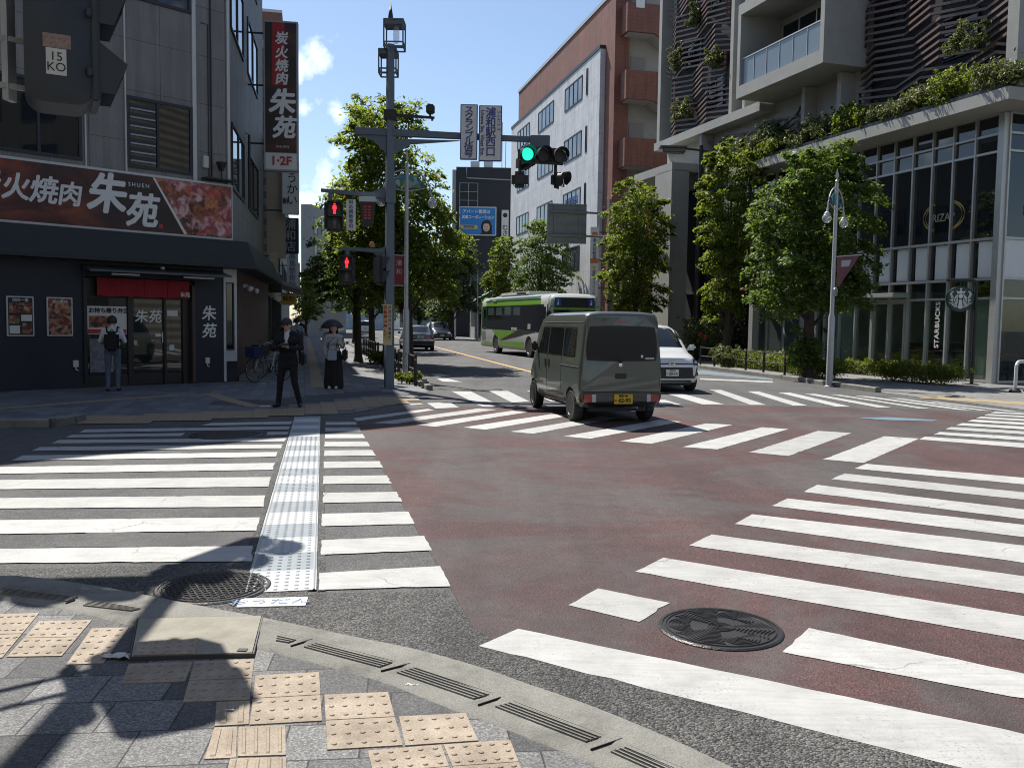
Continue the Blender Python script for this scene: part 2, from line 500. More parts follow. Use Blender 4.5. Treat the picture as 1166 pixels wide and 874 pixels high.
sheet('ground', [(-500, -400), (500, -400), (500, 900), (-500, 900)], -.004, M_ASPH)
SD = Vector((-.2345, 1, 0)).normalized()            # direction of the street ahead
SN = Vector((SD.y, -SD.x, 0))

red = gp((402, 476.5), (470, 464), (545, 462.5), (600, 464), (752, 460), (860, 461.5), (1000, 464.5), (1130, 469), (1050, 499), (1400, 522))
red += [Vector((9, 1.5, 0))] + gp((860, 809), (700, 769), (552, 733), (538, 713))
sheet('red_road', red, 0.0, M_RED)

# kerb lines of the corner the photographer stands on
K_OUT = resample([Vector((-12, 7.0, 0)), Vector((-8, 6.5, 0)), G(-260, 640)] + gp((-120, 647), (0, 656.6), (53, 661), (131, 673), (187, 684), (254, 697), (300, 705.5), (405, 728), (483, 744), (560, 766), (601, 781), (660, 801), (704, 818), (740, 833), (781, 851), (835, 877), (900, 912), (1000, 975)), 4)
K_IN = resample([Vector((-12, 6.45, 0)), Vector((-8, 5.95, 0)), G(-260, 668)] + gp((-120, 675), (0, 684), (51, 692), (99, 701), (142, 712), (200, 722), (294, 741), (323.5, 748), (382, 763), (441, 780), (511, 808), (560, 826), (611, 846), (681, 875), (760, 915), (850, 975)), 4)
# coarse asphalt strip along the kerb and under the left crossing's near end
edge = [Vector((p.x, p.y, 0)) for p in K_OUT]
outer = [G(1300, 915), G(860, 803), G(700, 764), G(570, 733), G(540, 716), G(510, 672), G(358, 676), G(270, 640), G(-60, 650), G(-300, 632), Vector((-12, 7.3, 0))]
sheet('road_edge', [p for p in edge] + outer, .002, M_COARSE)
sheet('road_patch', gp((85, 612), (100, 606), (291, 607), (283, 622), (60, 623)), .0024, M_PATCH)

def bar_quad(mb, q, ext=0.0):
    """painted bar from four ground points (near-left, far-left, far-right, near-right); ext lengthens the right end"""
    a, b, c, d = [Vector(p) for p in q]
    if ext:
        c = c + (c - b).normalized() * ext; d = d + (d - a).normalized() * ext
    z = .0035; C = (a, d, c, b); P = []
    for i in range(4):                 # slightly ragged, chipped edges
        p, q = C[i], C[(i + 1) % 4]; L = (q - p).length; k = max(1, min(60, int(L / .07))); nn = Vector((-(q - p).y, (q - p).x, 0)).normalized()
        for j in range(k):
            e = random.gauss(0, .0028) + (random.uniform(.004, .016) if random.random() < .06 else 0)
            P.append(p.lerp(q, (j + (random.uniform(-.3, .3) if j else 0)) / k) + (nn * e if j else Vector()))
    mb.add([(p.x, p.y, z) for p in P], [tuple(range(len(P)))])

# --- left crossing
mb = MB()
for lb, lt, rb, rt in [((363, 671.5), (363.5, 652.5), (513, 667.5), (501, 644.5)), ((365.5, 631.5), (366, 615), (492, 626.5), (483, 610)),
                       ((366.5, 599), (367, 585), (472, 596.5), (465, 582.5)), ((367.5, 572.5), (368, 561), (458, 571), (452, 560)),
                       ((368, 551), (368.3, 542), (446, 550.3), (441, 541.2)), ((368.5, 533), (368.8, 525.5), (436, 532.5), (432, 525)),
                       ((369, 519.3), (369.3, 512.8), (428, 518.8), (424, 512.3)), ((369.5, 508.3), (369.7, 503), (421.5, 508), (418, 502.7)),
                       ((370, 499), (370.2, 494.5), (416, 498.8), (413, 494.2)), ((370.3, 491), (370.5, 487.2), (411, 490.8), (409, 487)),
                       ((370.7, 483.8), (370.9, 480.6), (407, 483.5), (405, 480.3))]:
    bar_quad(mb, gp(lb, lt, rt, rb))
for lb, lt, rb, rt in [((-260, 643), (-260, 628), (287, 639), (288, 621.5)), ((-250, 611), (-250, 595), (292, 604), (296, 589)),
                       ((-200, 580), (-200, 569), (300, 577), (302, 564)), ((-150, 558.5), (-140, 548), (306, 554), (308, 543)),
                       ((-45, 540), (-20, 532), (311, 534.8), (313, 527)), ((13.7, 524.3), (25.7, 518.5), (314, 520), (316, 514.6)),
                       ((36, 513.4), (44.6, 509), (320, 510.3), (322, 506)), ((58.3, 504.8), (67, 500.9), (324, 502.5), (326, 498.7)),
                       ((74.4, 498.4), (82.3, 494.8), (206, 496.4), (211, 493)), ((303, 495.3), (305, 491.8), (327.6, 495), (329, 491.6)),
                       ((90, 492.4), (97, 488.9), (329, 488.8), (330.3, 485.4)), ((228, 484.6), (240, 481.6), (331, 482.8), (333, 479.6))]:
    bar_quad(mb, gp(lb, lt, rt, rb))
tag(mb.build('left_zebra_crossing', M_WHITE), kind='structure')
# --- right crossing (near)
mb = MB()
bar_quad(mb, gp((545, 735.5), (590, 716), (860, 772), (860, 815)), 8)
bar_quad(mb, gp((647, 689), (681, 670), (763, 686.5), (728, 708)))
bar_quad(mb, gp((891, 742.5), (921, 715), (1166, 767), (1166, 796)), 4)
for a, b, c, d in [((723, 651), (755.5, 635), (1166, 701.5), (1166, 728.5)), ((784.5, 621), (810.5, 608.5), (1166, 656), (1166, 676)),
                   ((836.5, 596.5), (856.5, 585.5), (1166, 621), (1166, 641)), ((879, 576), (897, 567.5), (1166, 597.5), (1166, 611.5)),
                   ((915, 560), (930.5, 552), (1166, 580), (1166, 591)), ((946.5, 545.5), (961.5, 539), (1166, 560.5), (1166, 569)),
                   ((973, 533.5), (986.5, 528), (1166, 544), (1166, 551.5))]:
    bar_quad(mb, gp(a, b, c, d), 6)
for a, b, c, d in [((1047, 500.2), (1053, 497), (1166, 504.5), (1166, 509.8)), ((1063.4, 494.4), (1070, 491.7), (1166, 497.4), (1166, 501.4)),
                   ((1076.5, 488.8), (1082.6, 486.1), (1166, 491), (1166, 494.4)), ((1088.9, 484), (1096, 481.6), (1166, 485.6), (1166, 488.8)),
                   ((1101.5, 479.8), (1108, 477.6), (1166, 481), (1166, 483.8)), ((1111.4, 476.2), (1117, 474.2), (1166, 477), (1166, 479.4)),
                   ((1120.4, 473), (1125, 471.3), (1166, 473.4), (1166, 475.4)), ((1128, 470.2), (1133, 468.8), (1166, 470.4), (1166, 472))]:
    bar_quad(mb, gp(a, b, c, d), 9)
tag(mb.build('right_zebra_crossing', M_WHITE), kind='structure')
# --- diagonal crossing
mb = MB()
for a, b, c, d in [((937, 523), (1007, 496.6), (1047, 499.3), (983.4, 527)), ((853, 515), (931.5, 490.5), (969.5, 493), (898, 519)),
                   ((777, 508.8), (868, 486.4), (898, 488.5), (817, 511.6)), ((705.7, 502.4), (804, 482), (834, 483.6), (741.2, 505.3)),
                   ((641.3, 496.8), (751, 477.9), (776, 480), (672, 499.4)), ((580.7, 491.4), (683, 474.5), (703, 476), (607.5, 493.7)),
                   ((527.2, 486.5), (628, 471.4), (650, 473), (552.9, 489.2)), ((473.7, 483.6), (583, 467.6), (602, 469), (496, 485.8)),
                   ((424.7, 481.4), (545, 465), (566, 466.4), (448, 482.5)), ((401.7, 476.3), (487, 465.4), (494, 466.9), (406.8, 479.4))]:
    bar_quad(mb, gp(a, b, c, d))
tag(mb.build('diagonal_zebra_crossing', M_WHITE), kind='structure')
# --- far crossing
mb = MB()
for a, b, c, d in [((753, 460.5), (735, 455), (757, 455), (776, 460.8)), ((799, 460.3), (759.7, 448.4), (777.7, 448.4), (824.5, 460.3)), ((854.6, 461), (807.7, 443.8), (821, 443.8), (872.6, 461)),
                   ((903, 461.8), (851, 445.6), (864, 445.6), (920, 461.8)), ((951.9, 463), (886, 447), (900, 447), (969, 463)),
                   ((999, 463.8), (916, 448.3), (929, 448.5), (1016, 464)), ((1046, 465), (944, 449), (957, 449.4), (1061, 465.4)),
                   ((1091, 466.5), (973, 450.6), (987, 451), (1107, 467)), ((1117, 467.4), (1012, 453), (1026, 453.6), (1130, 468)),
                   ((1150, 468.8), (1052, 456.7), (1068, 457.4), (1166, 469.3)), ((740, 447.5), (720, 441), (735, 441), (757, 447.5))]:
    bar_quad(mb, gp(a, b, c, d))
tag(mb.build('far_zebra_crossing', M_WHITE), kind='structure')
# --- crossing of the street ahead and lane lines
mb = MB()
for a, b, c, d in [((540.6, 458.6), (513.8, 445.5), (536, 445.5), (563, 458.6)), ((583, 458.4), (557, 445.1), (578.5, 445.1), (603, 457)),
                   ((496, 465), (486, 459), (511.6, 457.5), (522.8, 464)), ((549.5, 462.8), (543, 460.6), (560, 460.2), (574, 462.6)),
                   ((627, 457), (600, 444.8), (622, 444.8), (649, 457)), ((672, 457), (644, 444.8), (664, 444.8), (694, 457)),
                   ((468, 461.2), (466, 459.8), (478, 459), (482, 460.4)), ((797, 432.2), (797, 430.6), (880, 434), (880, 435.8)),
                   ((497, 428.5), (490, 426), (501, 425.6), (515, 428.6)), ((504, 434.5), (497, 431), (510, 431), (526, 435))]:
    bar_quad(mb, gp(a, b, c, d))
tag(mb.build('street_lane_marking', M_WHITE), kind='structure')
mb = MB()
a, b = G(500, 396.2), G(640, 432.6)
s_ = (b - a).normalized(); n_ = Vector((-s_.y, s_.x, 0)) * .085
a = a - s_ * 40
mb.add([(p.x, p.y, .006) for p in (a - n_, b - n_, b + n_, a + n_)], [(0, 1, 2, 3)])
tag(mb.build('centre_line_marking', M_YEL), kind='structure')
sheet('blue_road_marking', gp((975, 475.8), (1012, 475), (1068, 478.4), (1062, 479.6), (1010, 478.4)), .006, M_BLUEP)
sheet('blue_lane_marking', gp((745, 434), (745, 430), (800, 421.5), (880, 431), (880, 433), (800, 426)), .004, M_BLUEL)

# --- escort strip of raised dots through the left crossing
M_STRIPW = mat('escort_strip_white', (.44, .45, .45), .55, var=.6, vscale=5, col2=(.36, .385, .40), coord='World')
M_STRIPG = mat('escort_strip_worn', (.19, .22, .245), .6, var=.5, vscale=5, col2=(.27, .30, .32), coord='World')
sa, sb_ = G(319, 674), G(350.2, 474.5)
sd_ = (sb_ - sa); slen = sd_.length; sd_.normalize(); sx_ = Vector((sd_.y, -sd_.x, 0))
mb = MB()
nseg = int(slen / .465)
for i in range(nseg + 1):
    t0, t1 = i * .465, min((i + 1) * .465, slen)
    q = [sa + sd_ * t0 - sx_ * .22, sa + sd_ * t0 + sx_ * .22, sa + sd_ * t1 + sx_ * .22, sa + sd_ * t1 - sx_ * .22]
    mb.add([(p.x, p.y, .007) for p in q], [(0, 1, 2, 3)], i % 2)
    for side in (-1, 1):                       # raised lips along both edges
        e0, e1 = sa + sd_ * t0 + sx_ * .205 * side, sa + sd_ * t1 + sx_ * .205 * side
        w = sx_ * .008
        mb.add([(p.x, p.y, z) for p, z in ((e0 - w, .008), (e0 + w, .008), (e1 + w, .008), (e1 - w, .008), (e0, .016), (e1, .016))],
               [(0, 4, 5, 3), (4, 1, 2, 5)], 0)
    if i < 16:
        for a_ in range(6):
            for b_ in range(6):
                c = sa + sd_ * (t0 + (a_ + .5) * .0775) + sx_ * ((b_ - 2.5) * .064)
                r = .016
                ring = [(c.x + r * math.cos(k * math.pi / 3), c.y + r * math.sin(k * math.pi / 3), .0075) for k in range(6)]
                top = [(c.x + r * .6 * math.cos(k * math.pi / 3), c.y + r * .6 * math.sin(k * math.pi / 3), .013) for k in range(6)]
                mb.add(ring + top, [tuple(range(6, 12))] + [(k, (k + 1) % 6, 6 + (k + 1) % 6, 6 + k) for k in range(6)], i % 2)
tag(mb.build('escort_strip', [M_STRIPW, M_STRIPG]), kind='structure')
sheet('strip_joint', [sa + sx_ * p + sd_ * q for p, q in ((.226, -.02), (.275, -.02), (.275, slen), (.226, slen))], .0027, M_COARSE)
sheet('strip_seam', [sa + sx_ * p + sd_ * q for p, q in ((-.275, -.02), (-.226, -.02), (-.226, slen), (-.275, slen))], .0027, M_COARSE)

# --- near pavement
PV_ORG = G(369.5, 792.5)
PV_U = (G(570, 786) - G(290, 795)).normalized()     # along the rows
PV_A = math.atan2(PV_U.y, PV_U.x)
M_PAVE = slab_mat('granite_paving', (.060, .060, .061), (.165, .164, .160), (.028, .027, .026), .30, .30, PV_A, PV_ORG, .37, .3)
pave = [Vector((p.x, p.y, 0)) for p in K_IN] + [Vector((3.0, -6, 0)), Vector((-14, -6, 0)), Vector((-14, 6, 0))]
sheet('near_pavement', pave, .008, M_PAVE)
# kerb ring: a low dished gutter stone with bevelled edges
mb = MB()
nk = 110
def along(P, t):
    L = [0]
    for i in range(1, len(P)): L.append(L[-1] + (P[i] - P[i - 1]).length)
    t *= L[-1]
    for i in range(1, len(P)):
        if t <= L[i] or i == len(P) - 1:
            f = (t - L[i - 1]) / max(1e-6, L[i] - L[i - 1]); return P[i - 1].lerp(P[i], f)
rings = []
for i in range(nk + 1):
    o_, n_i = along(K_OUT, i / nk), along(K_IN, i / nk)
    rings.append([o_ + (o_ - n_i) * .01, o_, o_.lerp(n_i, .06), o_.lerp(n_i, .5), o_.lerp(n_i, .58), o_.lerp(n_i, .94), n_i])
zz = [-.01, .010, .026, .026, .019, .019, .006]
V = [(p.x, p.y, z) for rg in rings for p, z in zip(rg, zz)]
F = [(i * 7 + k, i * 7 + k + 1, (i + 1) * 7 + k + 1, (i + 1) * 7 + k) for i in range(nk) for k in range(6)]
mb.add(V, F)
tag(mb.build('near_kerb', M_CONC, smooth=40), kind='structure')

# tactile blocks in front of the crossing
def tac_mat(name):
    m = mat(name, (.42, .33, .24), .8)
    b = m.node_tree.nodes['Principled BSDF']; p = pos(m)
    c = ramp(m, noise(m, p, 6, 8, .7), [(.3, (.25, .20, .15)), (.55, (.345, .283, .215)), (.75, (.40, .335, .26))])
    sp = ramp(m, noise(m, p, 130, 2, .8), [(.3, (.68, .68, .68)), (.6, (1.1, 1.1, 1.1))])
    c = mixc(m, 1.0, c, ramp(m, noise(m, p, 1.3, 8, .75), [(.32, (.68, .67, .66)), (.55, (1.04, 1.04, 1.04))]), 'MULTIPLY')
    lk(m, mixc(m, 1.0, c, sp, 'MULTIPLY'), b.inputs['Base Color'])
    lk(m, bumpn(m, noise(m, p, 120, 2), .3, .004), b.inputs['Normal'])
    return m
M_TAC = tac_mat('tactile_beige')
def tactile(mb, q, nx, ny, kind='dot', z=.013):
    """block from four ground corners (near-left, near-right, far-right, far-left) with its raised dots or bars"""
    a, b, c, d = [Vector(p) for p in q]
    ce = (a + b + c + d) / 4
    a, b, c, d = [ce + (p - ce) * .985 for p in (a, b, c, d)]
    P = lambda u, v: (a * (1 - u) + b * u) * (1 - v) + (d * (1 - u) + c * u) * v
    lo = [(p.x, p.y, .004) for p in (a, b, c, d)]; hi = [(p.x, p.y, z) for p in (ce + (p - ce) * .99 for p in (a, b, c, d))]
    mb.add(lo + hi, [(4, 5, 6, 7), (0, 1, 5, 4), (1, 2, 6, 5), (2, 3, 7, 6), (3, 0, 4, 7)])
    if kind == 'dot':
        for i in range(nx):
            for j in range(ny):
                c0 = P((i + .5) / nx, (j + .5) / ny); r = .0125
                pts = []
                for rr, zz_ in ((r, z), (r * .8, z + .0038), (r * .4, z + .005)):
                    pts += [(c0.x + rr * math.cos(k * math.pi / 4), c0.y + rr * math.sin(k * math.pi / 4), zz_) for k in range(8)]
                mb.add(pts, [tuple(range(16, 24))] + [(o + k, o + (k + 1) % 8, o + 8 + (k + 1) % 8, o + 8 + k) for o in (0, 8) for k in range(8)])
    else:
        for i in range(nx):
            u0, u1 = (i + .32) / nx, (i + .68) / nx
            b0 = [P(u0, .06), P(u1, .06), P(u1, .94), P(u0, .94)]
            t0 = [P(u0 + .02, .09), P(u1 - .02, .09), P(u1 - .02, .91), P(u0 + .02, .91)]
            mb.add([(p.x, p.y, z) for p in b0] + [(p.x, p.y, z + .0045) for p in t0], [(4, 5, 6, 7), (0, 1, 5, 4), (1, 2, 6, 5), (2, 3, 7, 6), (3, 0, 4, 7)])
def z3(*p): return [G(x / 3.737, 640 + y / 3.737) for x, y in p]
def z4(*p): return [G(270 + x / 3.737, 640 + y / 3.737) for x, y in p]
mb = MB()
def halves(q, nx=5, ny=3):
    a, b, c, d = q
    ml, mr_ = (a + d) / 2, (b + c) / 2
    # the far half is a little shorter in the picture, equal on the ground
    tactile(mb, [a, b, mr_, ml], nx, ny); tactile(mb, [ml, mr_, c, d], nx, ny)
halves(z3((-150, 420), (10, 416), (170, 222), (0, 228)))
halves(z3((25, 412), (265, 408), (395, 252), (165, 258)))
tactile(mb, z3((278, 447), (440, 440), (552, 283), (390, 288)), 3, 6)
tactile(mb, z3((512, 527), (790, 517), (825, 432), (545, 440)), 5, 3)
halves(z3((775, 605), (1065, 595), (1085, 420), (825, 430)))
halves(z4((50, 703), (365, 685), (352, 475), (75, 490)))
halves(z4((380, 810), (708, 790), (645, 560), (368, 572)))
tactile(mb, z4((712, 792), (1030, 770), (975, 650), (685, 665)), 5, 3)
halves(z4((600, 1010), (945, 985), (870, 785), (552, 812)))
halves(z4((955, 985), (1240, 965), (1165, 765), (875, 785)))
tactile(mb, z3((868, 850), (1006, 844), (1010, 709), (912, 712)), 2, 1, 'bar')
tactile(mb, z3((912, 708), (1060, 700), (1066, 597), (920, 604)), 2, 1, 'bar')
tactile(mb, z4((0, 838), (210, 832), (208, 702), (4, 710)), 4, 1, 'bar')
tactile(mb, z4((-62, 960), (212, 950), (212, 838), (-32, 846)), 5, 1, 'bar')
tactile(mb, z4((-150, 1090), (216, 1075), (213, 958), (-66, 968)), 5, 1, 'bar')
tag(mb.build('tactile_paving', M_TAC), kind='structure')

# --- far left pavement
M_PAVE2 = slab_mat('blue_grey_paving', (.105, .108, .114), (.165, .168, .175), (.05, .05, .05), .6, .3, math.atan2(SD.y, SD.x), (0, 0, 0), .5, .2)
M_BEIGE = mat('beige_paving_band', (.30, .225, .14), .85, var=.6, vscale=4, col2=(.20, .15, .10), coord='World', bump=.2, bscale=60)
M_DARKP = mat('dark_paving_band', (.06, .062, .068), .85, var=.5, vscale=4, coord='World')
kl = G(489, 444)
lp = gp((-350, 492), (-100, 489), (0, 484), (60, 484), (92, 479), (120, 475.5), (200, 474.5), (330, 473.5), (400, 471), (455, 459), (486, 447)) + [kl + SD * 0, kl + SD * 40, kl + SD * 130]
lp += [kl + SD * 130 - SN * 30, Vector((-40, 60, 0)), Vector((-40, 12, 0))]
sheet('left_pavement', lp, .004, M_PAVE2)
def band(name, pts, w, z, m):
    P = [Vector(p) for p in pts]
    L, Rr = [], []
    for i, p in enumerate(P):
        d = (P[min(i + 1, len(P) - 1)] - P[max(i - 1, 0)]).normalized(); n = Vector((-d.y, d.x, 0)) * w / 2
        L.append(p + n); Rr.append(p - n)
    mb = MB()
    k = len(P)
    mb.add([(p.x, p.y, z) for p in L + Rr], [(i, i + 1, k + i + 1, k + i) for i in range(k - 1)])
    return tag(mb.build(name, m), kind='structure')
def stepped_band(name, pts, w, z, m, unit=.3):
    """band of square blocks laid in the paving grid, so its edge runs in steps"""
    P = [Vector(p) for p in pts]; mb = MB(); seen = set()
    for a, b in zip(P, P[1:]):
        n = max(2, int((b - a).length / (unit * .4)))
        for i in range(n):
            c = a.lerp(b, i / n)
            for o in np.arange(-w / 2, w / 2, unit * .5):
                q = c + Vector((-(b - a).y, (b - a).x, 0)).normalized() * float(o)
                k = (math.floor(q.dot(SN) / unit), math.floor(q.dot(SD) / unit))
                if k in seen: continue
                seen.add(k)
                c0 = SN * (k[0] * unit) + SD * (k[1] * unit)
                e = unit - .006
                mb.add([(p.x, p.y, z) for p in (c0, c0 + SN * e, c0 + SN * e + SD * e, c0 + SD * e)], [(0, 1, 2, 3)])
    return tag(mb.build(name, m), kind='structure')
stepped_band('kerbside_paving_band', gp((100, 479), (170, 475.5), (260, 472.5), (340, 468), (400, 461), (455, 453)), 1.0, .008, M_BEIGE)
stepped_band('dark_paving_band', gp((262, 457), (300, 460), (370, 452), (440, 446)), .9, .0065, M_DARKP)
band('crossing_paving_band', gp((-80, 469.5), (0, 465.5), (100, 457.5), (210, 449.5), (250, 449)), .32, .008, M_BEIGE)
band('corner_paving_band', gp((238, 448), (262, 456), (290, 463)), .3, .010, M_BEIGE)
gs = G(362, 441)
band('guide_paving_band', [gs, gs + SD * 18, gs + SD * 60], .32, .008, M_BEIGE)

# --- right pavement
rp = gp((1500, 484), (1166, 466.5), (1100, 458), (1036, 451), (1000, 446.5), (930, 436.5), (867, 427.5), (797, 418.2))
kr = G(797, 418.2)
rp += [kr + SD * 60, kr + SD * 130, kr + SD * 130 + SN * 25, Vector((45, 40, 0)), Vector((45, 22, 0))]
M_PAVE3 = slab_mat('grey_paving', (.16, .158, .15), (.21, .208, .2), (.06, .06, .06), .6, .3, R(108), (0, 0, 0), .5, .2)
sheet('right_pavement', rp, .004, M_PAVE3)
stepped_band('right_tactile_band', gp((1060, 452.5), (1110, 455.5), (1166, 459.5), (1260, 467)), .55, .008, mat('yellow_beige_paving', (.36, .27, .15), .85, var=.5, vscale=5, coord='World'))

def kerb(name, pts, w=.16, h=.13, seg=.6):
    """kerb stones of 0.6 m with bevelled top edges and open joints"""
    P = [Vector((p[0], p[1], 0)) for p in pts]; mb = MB()
    for a, b in zip(P, P[1:]):
        n = max(1, int((b - a).length / seg)); d = (b - a) / n
        ang = math.atan2(d.y, d.x); L = d.length - .008
        for i in range(n):
            c = a + d * i
            M = Matrix.Translation(c) @ Matrix.Rotation(ang, 4, 'Z')
            hh = h + random.uniform(-.006, .006)
            mb.prism([(-w / 2, -.02), (w / 2, -.02), (w / 2, hh - .02), (w / 2 - .02, hh), (-w / 2 + .02, hh), (-w / 2, hh - .02)], 0, L, 'x', 0, M)
    return tag(mb.build(name, M_CONC), kind='structure')
kerb('left_kerb', gp((-220, 492), (0, 486), (58, 485.5), (80, 482), (91, 478)), .2, .13)
kerb('street_kerb', [kl, kl + SD * 6, kl + SD * 60], .16, .13)
kerb('right_kerb', gp((1000, 446.5), (965, 442), (930, 437), (867, 428), (797, 419)) + [kr + SD * 40], .18, .13)
# ---------------------------------------------------------------- facade materials
def panel_mat(name, c1, c2, joint, w, h, ang=0.0, off=.0, rough=.6, org=(0, 0), jw=.006, grain=60, gvar=.25, spec=.5, bump=.4):
    """cladding with joints; the pattern runs along the wall (object space) and up"""
    m = mat(name, c1, rough, spec=spec)
    b = m.node_tree.nodes['Principled BSDF']; p = objc(m)
    dv = N(m, 'ShaderNodeVectorMath'); dv.operation = 'DOT_PRODUCT'; dv.inputs[1].default_value = (math.cos(ang), math.sin(ang), 0); lk(m, p, dv.inputs[0])
    sx = N(m, 'ShaderNodeSeparateXYZ'); lk(m, p, sx.inputs[0])
    ax = N(m, 'ShaderNodeMath'); ax.operation = 'SUBTRACT'; ax.inputs[1].default_value = org[0]; lk(m, dv.outputs['Value'], ax.inputs[0])
    az = N(m, 'ShaderNodeMath'); az.operation = 'SUBTRACT'; az.inputs[1].default_value = org[1]; lk(m, sx.outputs['Z'], az.inputs[0])
    cx = N(m, 'ShaderNodeCombineXYZ'); lk(m, ax.outputs[0], cx.inputs[0]); lk(m, az.outputs[0], cx.inputs[1])
    br = N(m, 'ShaderNodeTexBrick'); br.offset = off; br.inputs['Scale'].default_value = 1
    br.inputs['Brick Width'].default_value = w; br.inputs['Row Height'].default_value = h
    br.inputs['Mortar Size'].default_value = jw; br.inputs['Mortar Smooth'].default_value = .1; br.inputs['Bias'].default_value = 0
    br.inputs['Color1'].default_value = (*c1, 1); br.inputs['Color2'].default_value = (*c2, 1); br.inputs['Mortar'].default_value = (*joint, 1)
    lk(m, cx.outputs[0], br.inputs['Vector'])
    g = ramp(m, noise(m, p, grain, 4, .8), [(.3, (1 - gvar,) * 3), (.7, (1 + gvar,) * 3)])
    st = ramp(m, noise(m, p, .8, 7, .7), [(.3, (.82,) * 3), (.65, (1.06,) * 3)])
    c = mixc(m, 1.0, mixc(m, 1.0, br.outputs['Color'], g, 'MULTIPLY'), st, 'MULTIPLY')
    vs = N(m, 'ShaderNodeMapping'); vs.inputs['Scale'].default_value = (3.5, 3.5, .22); lk(m, p, vs.inputs['Vector'])
    c = mixc(m, 1.0, c, ramp(m, noise(m, vs.outputs['Vector'], 1.3, 6, .7), [(.34, (.74, .735, .72)), (.56, (1.02, 1.02, 1.02))]), 'MULTIPLY')
    lk(m, c, b.inputs['Base Color'])
    inv = N(m, 'ShaderNodeMath'); inv.operation = 'SUBTRACT'; inv.inputs[0].default_value = 1; lk(m, br.outputs['Fac'], inv.inputs[1])
    lk(m, bumpn(m, inv.outputs[0], bump, .01), b.inputs['Normal'])
    return m

M_GRANITE = panel_mat('grey_granite_panels', (.20, .192, .188), (.23, .218, .212), (.06, .06, .06), .86, 1.2, org=(-2.42, 7.1), grain=45, gvar=.35, bump=.3)
M_GRANSIDE = panel_mat('side_wall_panels', (.20, .20, .20), (.22, .22, .22), (.07, .07, .07), 1.1, 1.2, ang=R(55), org=(0, 7.1), grain=20, gvar=.1)
M_NAVY = mat('navy_wall_paint', (.005, .0095, .021), .55, var=.4, vscale=3, col2=(.004, .007, .015), bump=.12, bscale=90)
M_DARKEAVE = mat('dark_eave_metal', (.016, .018, .018), .6, var=.4, vscale=4, bump=.2, bscale=120, col2=(.026, .029, .029))
M_MAROON = panel_mat('maroon_siding', (.055, .018, .018), (.05, .016, .016), (.012, .005, .005), .12, 30, ang=R(55), rough=.55, jw=.012)
M_DKFRAME = mat('dark_window_frame', (.03, .035, .045), .45, metal=.3)
M_WHITETRIM = mat('white_trim', (.55, .56, .56), .5, var=.3, vscale=3, col2=(.40, .41, .41))
M_NOREN = mat('red_cloth', (.30, .018, .03), .9, var=.4, vscale=3, bump=.3, bscale=25)
M_BLIND = mat('pale_blind', (.33, .36, .38), .55)
M_STORE = mat('store_window_glass', (.016, .02, .022), .02, spec=1.0)

def flame_mat():
    m = mat('flame_printed_board', (.05, .01, .008), .45)
    b = m.node_tree.nodes['Principled BSDF']; p = objc(m)
    mp = N(m, 'ShaderNodeMapping'); mp.inputs['Scale'].default_value = (.8, .8, 1.6); lk(m, p, mp.inputs['Vector'])
    c = ramp(m, noise(m, mp.outputs['Vector'], .75, 5, .55, .5), [(.32, (.02, .010, .010)), (.46, (.07, .014, .010)), (.56, (.22, .042, .014)), (.68, (.40, .11, .025)), (.80, (.55, .2, .05))])
    sxyz = N(m, 'ShaderNodeSeparateXYZ'); lk(m, p, sxyz.inputs[0])
    mr_ = N(m, 'ShaderNodeMapRange'); mr_.inputs['From Min'].default_value = -4.0; mr_.inputs['From Max'].default_value = -3.0; lk(m, sxyz.outputs['X'], mr_.inputs['Value'])
    c = mixc(m, mr_.outputs['Result'], c, mixc(m, .82, c, (.012, .011, .013)))
    lk(m, c, b.inputs['Base Color']); return m
def meat_mat():
    m = mat('grilled_meat_print', (.4, .15, .13), .45)
    b = m.node_tree.nodes['Principled BSDF']; p = objc(m)
    vo = N(m, 'ShaderNodeTexNoise'); vo.inputs['Scale'].default_value = 2.6; vo.inputs['Detail'].default_value = 8; vo.inputs['Distortion'].default_value = 1.3
    lk(m, p, vo.inputs['Vector'])
    c = ramp(m, vo.outputs['Fac'], [(.30, (.16, .02, .025)), (.44, (.34, .07, .08)), (.52, (.50, .24, .25)), (.6, (.62, .46, .44)), (.72, (.45, .14, .14))])
    v2 = N(m, 'ShaderNodeTexVoronoi'); v2.inputs['Scale'].default_value = 5.5; dz = N(m, 'ShaderNodeTexNoise'); dz.inputs['Scale'].default_value = 5; dz.inputs['Detail'].default_value = 5; lk(m, p, dz.inputs['Vector']); lk(m, mixc(m, .35, p, dz.outputs['Color']), v2.inputs['Vector']); sp_ = N(m, 'ShaderNodeSeparateColor'); lk(m, v2.outputs['Color'], sp_.inputs[0])
    c2 = mixc(m, 1.0, ramp(m, sp_.outputs[0], [(0, (.03, .02, .012)), (.4, (.22, .06, .03)), (.7, (.42, .16, .07)), (1, (.45, .05, .05))]), ramp(m, noise(m, p, 14, 5, .7), [(.3, (.4, .4, .4)), (.7, (1.6, 1.5, 1.4))]), 'MULTIPLY')
    c = mixc(m, ramp(m, noise(m, p, 1.7, 4, .6), [(.47, (0, 0, 0)), (.53, (1, 1, 1))]), c, c2)
    lk(m, c, b.inputs['Base Color']); return m
